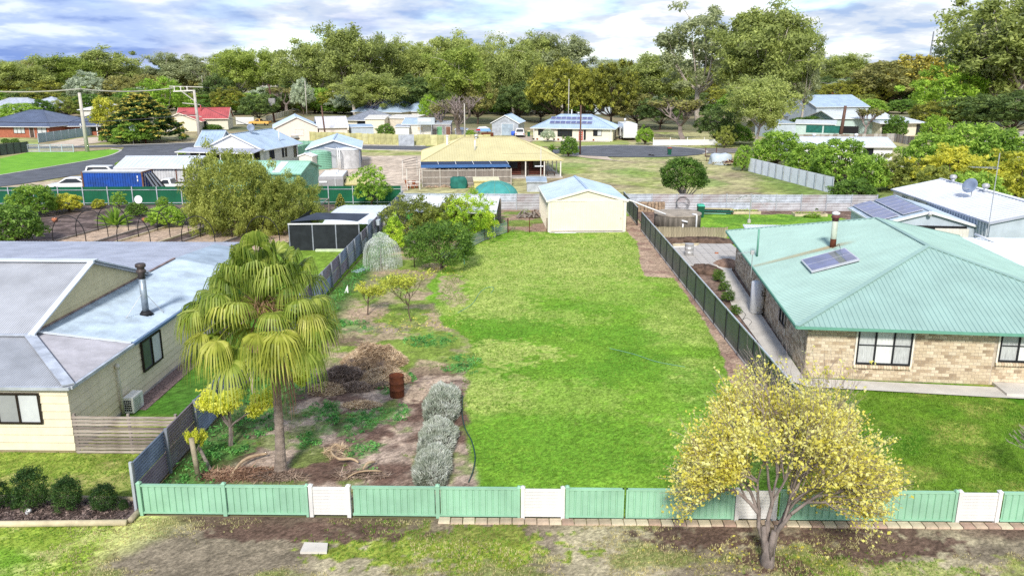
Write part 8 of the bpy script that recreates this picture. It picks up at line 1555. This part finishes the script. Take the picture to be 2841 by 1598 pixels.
# posts
for (u, vb, vt, rr, lab) in ((552,1332,1215,.085,'thick round timber post near the front left corner'),(711,1133,1040,.07,'weathered leaning timber post beside the palm'),(648,1210,1135,.06,'dark timber post inside the grape vine')):
    q = G(u, vb); z = hgt(u-10, vt, q); tag(MB().tube([q, q+V(-.1,0,z)], [rr, rr*.92], 9).build('timber_post', M['post_timber'], None, True, loc=q), lab, 'post')
q = G(552,1300); tag(MB().tube([G(556,1275)+V(0,0,.45), G(585,1308)+V(0,0,.04)], .06, 7).build('brace_post', M['old_timber'], None, True, loc=q), 'old timber brace leaning on the thick round post', 'post')
# hoses
def hose(name, label, px, m, r=.018):
    pts = [p+V(0,0,.04) for p in smooth_px(px, 8)]; tag(MB().tube(pts, r, 5).build(name, m, None, True, loc=pts[0]), label, 'hose')
hose('garden_hose', 'dark garden hose running past the lavender to the front fence', [(1283,1100),(1282,1150),(1290,1190),(1308,1225),(1318,1270),(1312,1310),(1300,1340)], M['hose'], .022)
hose('garden_hose', 'thin green hose lying across the middle lawn', [(1270,870),(1310,845),(1330,815),(1350,800),(1370,800),(1362,815)], M['shed_green'], .012); hose('garden_hose', 'thin green hose on the lawn near the dark fence', [(1690,968),(1760,985),(1820,1005),(1900,1020)], M['shed_green'], .01)
hose('black_hose', 'black hose loops before the hot water cylinder', [(2055,862),(2068,875),(2060,890),(2070,885),(2085,895),(2078,905)], M['cable_black'], .03)
# heaps of straw and palm litter
def strands(c, rx, ry, h_, n, ln, seed, flat=.5, wd=.008):
    g = np.random.default_rng(seed); a = g.uniform(0, 6.28, n); r = np.sqrt(g.random(n)); x = r*np.cos(a); y = r*np.sin(a); z = h_*(1-r**2)*g.uniform(.6,1.05,n)*(.7+.6*fbm(c[0]+x*rx, c[1]+y*ry, .4, 3))+.02
    p = np.stack([c[0]+x*rx, c[1]+y*ry, z], -1); d = unit(g.normal(size=(n,3))*np.array([1,1,flat])); s = unit(np.cross(d, g.normal(size=(n,3)))); l = g.uniform(.5,1.2,n)[:,None]*ln; w_ = wd*g.uniform(.6,1.6,n)[:,None]
    m = p+unit(g.normal(size=(n,3)))*l*.15
    v = np.stack([p-d*l, m+s*w_, p+d*l, m-s*w_], 1).reshape(-1,3); v[:,2] = np.maximum(v[:,2], .015); return v
SM = leafmat('straw_strands', (.30,.20,.12), (.56,.41,.26), (.78,.62,.42), 1.2, .05); SD = leafmat('brush_strands', (.10,.07,.055), (.24,.17,.13), (.42,.32,.25), 1.2, 0)
def heap(name, label, parts, p):
    r = thing(name, label, 'heap', p); b = MB()
    for (c, rx, ry, h_, n, ln, mm) in parts:
        k = 16
        vs0 = len(b.v)
        for j in range(6):
            t = j/5; rr = math.cos(t*1.5)
            for i in range(k): a = 2*math.pi*i/k; q = 1+rnd(-.15,.15); b.v.append((c.x+rx*rr*q*math.cos(a), c.y+ry*rr*q*math.sin(a), h_*.62*math.sin(t*1.5)))
        for j in range(5):
            for i in range(k): b.f.append((vs0+j*k+i, vs0+j*k+(i+1) % k, vs0+(j+1)*k+(i+1) % k, vs0+(j+1)*k+i))
        struct(place(crown_mesh('strands', strands((c.x, c.y), rx*1.1, ry*1.1, h_, int(n*1.7), ln, int(n+ln*100), .55, .011)-np.array(p), mm), 'strands', r), 'stuff')
    b.build('mound', M['straw_dark'], r, True); return r
random.seed(8)
heap('straw_heap', 'big tan heap of dry straw and palm fronds', [(G(1040,1005), 1.35, 1.0, .85, 4600, .15, SM), (G(955,1050), 1.05, .75, .5, 2200, .15, SD), (G(1065,1055), 1.0, .8, .55, 2600, .14, SM), (G(905,1085), .8, .5, .28, 1100, .14, SM), (G(985,1078), .7, .4, .25, 800, .13, SD), (G(1005,1125), .7, .35, .12, 700, .12, SM), (G(1020,1010), .7, .6, .6, 800, .2, SM)], G(1010,1060))
lt = thing('palm_litter', 'fallen dry palm fronds and husks at the foot of the palm', 'litter', G(700,1330))
for k, (u, v, rx, ry, n) in enumerate(((690,1318,1.5,.45,900),(760,1325,1.1,.3,500),(620,1322,.8,.3,400),(1000,1320,.9,.25,300))): struct(place(crown_mesh('strands', strands((G(u,v).x, G(u,v).y), rx, ry, .14, n, .3, 50+k, .25, .014)-np.array(lt.location), SD if k % 2 else leafmat('litter_%d' % k, (.16,.085,.055), (.34,.21,.14), (.58,.42,.29), 1.0, 0)), 'strands', lt), 'stuff')
def husk(label, px, r=.05):
    pts = smooth_px(px, 5); n = len(pts); q = [p+V(0,0,.10+.12*math.sin(i/n*3.1)) for i, p in enumerate(pts)]; tag(MB().tube(q, [r*(.25+.75*math.sin(.35+2.4*i/n)) for i in range(n)], 6).build('palm_husk', M['straw'], None, True, loc=pts[0]), label, 'palm husk')
husk('long curved palm husk lying left of the palm trunk', [(640,1330),(668,1300),(700,1282),(742,1268)], .055); husk('curled pale palm stalk on the bare soil', [(918,1255),(925,1275),(945,1290),(975,1287),(995,1292)], .05); husk('short palm husk pointing at the lavender', [(1005,1315),(1020,1302),(1040,1292)], .05); husk('dry palm stalk near the mint fence', [(965,1333),(1000,1325),(1060,1318)], .03)
cs_ = thing('dry_branch', 'small dead twiggy branch on the bare soil', 'branch', G(935,1262)); struct(place(crown_mesh('twigs', strands((G(935,1255).x, G(935,1255).y), .45, .5, .25, 260, .22, 71, .6, .006)-np.array(cs_.location), SM), 'twigs', cs_), 'stuff')
# ---- neighbour's garden on the left: hoops, shade cage, arched cover
hp = 0
for bi in range(4):
    for j in range(3):
        x0 = -36.2+bi*4.9+j*.42; y0 = 59.6+j*2.5; r = 1.25
        lab = '%s black garden hoop over the %s bed from the left' % (['nearest', 'middle', 'farthest'][j], ['first', 'second', 'third', 'fourth'][bi])
        o = V(x0+1.7, y0, 0); tag(MB().tube([o+V(-r,0,0), o+V(-r,0,.5)]+[o+V(-r*math.cos(t), 0, .55+1.55*math.sin(t)) for t in np.linspace(.1, 3.04, 14)]+[o+V(r,0,.5), o+V(r,0,0)], .035, 6).build('garden_hoop', M['cable_black'], None, True, loc=o), lab, 'garden hoop', 'black garden hoops over the beds')
be = thing('bed_edging', 'old timber sleepers edging the four garden beds', 'edging', V(-30,62,0))
for bi in range(4):
    x0 = -36.4+bi*4.9
    for dx in (0, 3.3): MB().bar(V(x0+dx,57.6,.06), V(x0+dx+1.55,66.3,.06), .14, .14).build('sleeper', M['treated'] if bi % 2 else M['old_timber'], be)
    MB().bar(V(x0+1.6,66.4,.06), V(x0+4.8,66.4,.06), .14, .14).build('sleeper', M['old_timber'], be)
for k, (u, v) in enumerate(((153,616),(403,616))):
    p = G(u, v); tag(MB().lathe([(.14,0),(.25,.16),(.27,.27),(.2,.32),(.21,.35)], 12, p).build('clay_urn', M['terracotta'], None, True, loc=p), 'left terracotta urn among the bark near the hoops' if k == 0 else 'right terracotta urn among the bark near the hoops', 'urn')
p = G(390,600); ws = thing('garden_spinner', 'round white garden wind spinner by the bottle green fence', 'spinner', p); MB().tube([p, p+V(0,0,1.3)], .025, 5).build('stake', M['steel'], ws); place(MB().lathe([(.03,0),(.33,.03),(.36,.06),(.03,.05)], 16).mesh('disc', M['white_paint']), 'disc', ws, (0,0,1.5), (R(80),0,0))
sc_ = thing('shade_cage', 'black shade cloth enclosure with slate shade sail roof', 'shade house', V(-17.1, 57.2, 0)); A_, B_ = V(-17.1,57.3,0), V(-12.1,57.6,0); zt = 1.95
MB().obox(A_, B_-A_, V(0,.03,0), UP*zt).build('front_cloth', M['black_cloth'], sc_); MB().obox(A_, V(0,6.5,0), V(.03,0,0), UP*zt).build('side_cloth', M['black_cloth'], sc_); MB().bar(A_+V(-.05,-.03,zt), B_+V(0,-.03,zt), .09).build('top_rail', M['white_paint'], sc_)
MB().obox(A_+V(1.9,-.35,0), V(2.6,.1,0), V(0,.3,0), UP*.16).build('base_log', mat('pale_green_pipe', (.55,.62,.42), .6, .1), sc_)
for k in range(4): q = A_.lerp(B_, k/3); MB().box(q.x-.04, q.y-.06, 0, q.x+.04, q.y-.0, zt).build('post', M['zinc_dark'], sc_)
s0, s1, s2, s3 = A_+V(0,.1,zt+.12), B_+V(-.1,.1,zt+.12), B_+V(.3,2.6,zt+.28), A_+V(1.3,2.9,zt+.34); mid = (s0+s1)/2+V(0,.75,.05); mid2 = (s2+s3)/2; n_ = 10; vs_ = []; fs = []
for j in range(n_+1):
    for i in range(n_+1):
        s, t = i/n_, j/n_; p = (s0*(1-s)+s1*s)*(1-t)+(s3*(1-s)+s2*s)*t; p = p+V(0, .9*4*s*(1-s)*(1-t), -.22*4*s*(1-s)*4*t*(1-t)*.6); vs_.append(p)
for j in range(n_):
    for i in range(n_): k = j*(n_+1)+i; fs.append((k, k+1, k+n_+2, k+n_+1))
MB().add(vs_, fs).build('shade_sail', M['navy_cloth'], sc_, True)
ar = thing('arched_shelter', 'pale curved corrugated roof shelter behind the shade sail', 'shelter', V(-15.5,64.5,0)); b = MB(); n_ = 8; c0_, c1_ = V(-16.9,63.3,0), V(-13.0,63.6,0)
pf = [(0, .95), (.9, 1.25), (2.0, 1.48), (3.2, 1.6), (4.4, 1.62), (5.4, 1.58)]
for i in range(23):
    x0 = -16.1+i*.18; ph = .02 if i % 2 else 0
    for (y, z) in pf: b.v.append((x0+.18*y*1.6*.4, 62.8+y, z+ph))
for i in range(22):
    for j in range(len(pf)-1): k = i*len(pf)+j; b.f.append((k, k+len(pf), k+len(pf)+1, k+1))
b.build('roof', M['white_roof'], ar)
for x_, y_ in ((-16.4,63),(-12.7,63.2),(-12.5,67.8),(-16,67.6)): MB().box(x_, y_, 0, x_+.08, y_+.08, 1.0 if y_ < 65 else 1.55).build('post', M['zinc_dark'], ar)
MB().box(-12.2,63.1,0,-12.15,68,1.2).build('side_sheet', M['zinc_rust'], ar)
cg = thing('wire_aviary', 'grey wire mesh cage left of the curved shelter', 'cage', V(-18.5,66,0))
for a_, b_ in (((-20,65,0),(-20,65,1.8)),((-17,65,0),(-17,65,1.8)),((-20,69,0),(-20,69,2)),((-17,69,0),(-17,69,2)),((-20,65,1.8),(-17,65,1.8)),((-20,69,2),(-17,69,2)),((-20,65,1.8),(-20,69,2)),((-17,65,1.8),(-17,69,2)),((-18.5,65,1.8),(-18.5,69,2))): MB().bar(V(*a_), V(*b_), .07).build('frame_bar', M['old_timber'], cg)
b = MB()
for k in range(24): b.tube([V(-20+k*.125,65,0), V(-20+k*.125,65,1.8), V(-20+k*.125,69,2)], .006, 3, False)
struct(b.build('mesh_wires', M['zinc'], cg), 'stuff')
rsn = V(-20.1,55.4,0); tag(MB().box(-20.6,55.3,.6,-19.2,55.36,.95).build('black_board', M['dark_void'], None, loc=rsn), 'small black board with red edge behind the weatherboard roof', 'board')
# ---- scrap heap and bits by the paddock
sp_ = thing('tarp_heap', 'pale blue tarpaulin over a heap at the paddock edge', 'heap', G(1998,456)); c = G(1998,456)
cloth = MB(); random.seed(14)
cloth_heap('tarp_cover', 'silvery tarpaulin bundle beside the scrap timber', c, 1.5, 1.2, 1.5, M['pale_blue_sheet'], 'tarp')
for k in range(6): MB().bar(c+V(-1.6+.3*k, -.9, .05), c+V(-1.2+.35*k, -1.3, .45), .2, .04).build('board', M['treated'], sp_)
sc2 = thing('scrap_heap', 'rusty scrap timber and pallets beside the tarpaulin', 'heap', G(2026,460)); c = G(2026,460)
for k in range(22): MB().bar(c+V(rnd(-1.1,.9), rnd(-.6,.6), rnd(0,.9)), c+V(rnd(-1.1,.9), rnd(-.6,.6), rnd(0,.9)), .14, .06).build('scrap', M['rust'] if k % 3 else M['treated'], sc2)
tr2 = thing('farm_trailer', 'dark rusty trailer frame behind the tarpaulin', 'trailer', G(1972,447)); c = G(1972,447)
MB().box(c.x-.8,c.y-.6,.6,c.x+.9,c.y+.6,.72).build('bed', M['dark_timber'], tr2)
for dx in (-.75,.8):
    for dy in (-.55,.5): MB().box(c.x+dx,c.y+dy,.7 if dy > 0 else 0,c.x+dx+.08,c.y+dy+.08,1.9 if dy > 0 else .6).build('upright', M['rust'], tr2)
for k, (u, v) in enumerate(((1803,433),(1811,434))): p = G(u, v); tag(MB().lathe([(.2,0),(.28,.12),(.1,.25)], 8, p).build('black_bundle', M['dark_void'], None, True, loc=p), ['left','right'][k]+' small black bundle at the paddock edge', 'bundle')
p = G(1408,372)+V(1.6,-.5,0); cloth_heap('blue_tarp_bundle', 'bright blue tarpaulin bundle before the iron gable shed', V(p.x,p.y-4,0), .8,.6,.9, mat('bright_blue', (.03,.10,.55), .5, .15), 'tarp')
p = G(1340,372); bt_ = thing('covered_boat', 'small red white and blue covered boat beside the iron gable shed', 'boat', p); MB().prism([p+V(-1.6,0,.5), p+V(1.7,0,.5), p+V(1.3,0,1.1), p+V(-1.2,0,1.1)], V(0,1.3,0)).build('hull', M['blue_roof'], bt_); MB().prism([p+V(-1.2,.1,1.1), p+V(1.3,.1,1.1), p+V(.5,.1,1.5), p+V(-.9,.1,1.4)], V(0,1.1,0)).build('cover', M['white_paint'], bt_); MB().prism([p+V(-1.5,-.03,.62), p+V(-.5,-.03,.62), p+V(-.6,-.03,1.0), p+V(-1.3,-.03,1.0)], V(0,.05,0)).build('red_panel', M['lamp_red'], bt_)
for dx in (-.9,.9): MB().box(p.x+dx-.1,p.y+.2,0,p.x+dx+.1,p.y+1.1,.5).build('stand', M['dark_timber'], bt_)
p = G(1352,380); tag(MB().box(p.x-1.2,p.y,.1,p.x+1.2,p.y+1.2,.75).build('red_trailer_box', M['rust'], None, loc=p), 'low red trailer box left of the iron gable shed', 'trailer')
p = G(1572,425); dg = thing('mail_posts', 'two small white dish shapes on stakes beside the street bush', 'post', p)
for dx in (-.6,.4): MB().tube([p+V(dx,0,0), p+V(dx*.8,0,1.5)], .03, 5).build('stake', M['white_paint'], dg); place(MB().lathe([(.02,0),(.26,.05),(.02,.07)], 12).mesh('disc', M['white_paint']), 'disc', dg, (dx*.8,0,1.6), (R(80),0,R(20)))
p = G(862,372); tag(MB().box(p.x-2.1,p.y-6,0,p.x+1.2,p.y-5.2,1.3).build('air_unit', M['zinc'], None, loc=V(p.x,p.y-6,0)), 'grey evaporative unit behind the yellow street fence', 'air conditioner')
lb = thing('louvre_block', 'white slatted gate near the orange utility', 'gate', G(678,347)); c = G(678,347)
for k in range(6): MB().box(c.x-2,c.y,.2+k*.28,c.x+2.4,c.y+.06,.42+k*.28).build('slat', M['white_paint'], lb)
for dx in (-2,2.3): MB().box(c.x+dx,c.y+.07,0,c.x+dx+.1,c.y+.17,1.9).build('post', M['white_paint'], lb)
# ---- ground cover: weeds, tufts, fallen leaves
def scatter_leaves(name, pts, n_per, size, m, h_=.08, asp=.6, seed=0, spread=.12):
    cs = np.array(pts); cs = np.concatenate([cs, np.full((len(cs),1), h_*.5)], 1); v = leaf_cloud(cs, np.tile(np.array([[spread, spread, h_*.5]]), (len(cs),1)), n_per, size, asp, 0, .2, seed, upb=.9); return struct(place(crown_mesh(name, v, m), name), 'stuff')
g = np.random.default_rng(55); W2 = []
for (gx, gy, rx, ry) in WEEDS:
    n = int(44*rx*max(ry,.5)*2)+10; a = g.uniform(0,6.28,n); r = np.sqrt(g.random(n)); W2.append(np.stack([gx+rx*r*np.cos(a), gy+max(ry,.5)*r*np.sin(a)], -1))
W2 = np.concatenate(W2); keep = (fbm(W2[:,0], W2[:,1], .6, 3) > .46) & (W2[:,0] > -11.3); scatter_leaves('nettle_weeds', W2[keep], 9, .035, LM['weed'], .12, .7, 1)
n = 2600; P2 = np.stack([g.uniform(-11.2,-3.4,n), g.uniform(21.6,60,n)], -1); xb = np.interp(P2[:,1], LE_Y, LE_X); ok = (P2[:,0] < xb-.1) & (fbm(P2[:,0]+70, P2[:,1]-8, 1.1, 4) > .53); scatter_leaves('garden_weeds', P2[ok], 8, .03, LM['grass'], .09, .3, 2)
n = 420; P2 = np.stack([g.uniform(-11.2,-10.2,n), g.uniform(22,60,n)], -1); scatter_leaves('fence_weeds', P2, 12, .06, LM['weed'], .35, .3, 3, .2)
P2 = np.stack([g.uniform(-4.4,-.4,160), g.uniform(64.6,70,160)], -1); scatter_leaves('pen_weeds', P2[P2[:,0] < -2.0+g.normal(size=160)*.5], 14, .06, LM['weed'], .3, .4, 4, .25)
P2 = np.concatenate([np.stack([g.normal(-5.5,.9,150), g.normal(51.6,.8,150)], -1), np.stack([g.normal(-5.8,1.2,170), g.normal(39.8,.9,170)], -1), np.stack([g.normal(6.6,1.6,120), g.normal(19.2,.8,120)], -1)]); scatter_leaves('fallen_leaves', P2, 2, .04, LM['pear'], .03, .6, 5, .3)
def tufts(name, n, x0, x1, y0, y1, fn, m, hh, seed, wd=.012):
    g = np.random.default_rng(seed); x = g.uniform(x0,x1,n); y = g.uniform(y0,y1,n); ok = fn(x, y); x, y = x[ok], y[ok]; n = len(x); k = 3; x = np.repeat(x,k)+g.normal(size=n*k)*.02; y = np.repeat(y,k)+g.normal(size=n*k)*.02; n *= k
    a = g.uniform(0,6.28,n); l = hh*g.uniform(.5,1.3,n); w_ = wd; d = np.stack([np.cos(a), np.sin(a)], -1); p = np.stack([x,y,np.full(n,.0)], -1); tip = p.copy(); tip[:,:2] += d*(l*.8)[:,None]; tip[:,2] += l; s = np.stack([-d[:,1]*w_, d[:,0]*w_, np.zeros(n)], -1)
    v = np.stack([p-s, p+s, tip], 1).reshape(-1,3); return struct(place(npmesh(name, v, np.arange(n*3).reshape(-1,3), m), name), 'stuff')
inlawn = lambda x, y: (x > np.interp(y, LE_Y, LE_X)-.1) & ~inpoly(x, y, RDIRT) & ((y < 64.3))
tufts('lawn_grass', 52000, -5, 9.6, 21.4, 64.3, inlawn, LM['grass'], .045, 1, .014)
tufts('verge_grass', 30000, -13, 17, 14.5, 20.9, lambda x, y: fbm(x-20, y*1.6+8, 2.0, 5) > .50, LM['drygrass'], .05, 2); tufts('verge_green', 16000, -13, 17, 15, 20.9, lambda x, y: patch(x, y, -2.5, 19.6, 3.6, 1.15)+patch(x, y, 8.6, 18.6, 2.6, .9)+patch(x, y, 4.5, 17.2, 3, .9)+.02*(x < -8) > .3, LM['grass'], .06, 3)
tufts('neighbour_grass_left', 9000, -20, -11.6, 16.5, 25, lambda x, y: (y < 20.6) & (x < -10.5) | (y > 22.1), LM['grass'], .045, 4); tufts('neighbour_grass_right', 20000, 10, 19, 21.4, 31, lambda x, y: y < 31.3-.1*(x-11), LM['grass'], .05, 5)
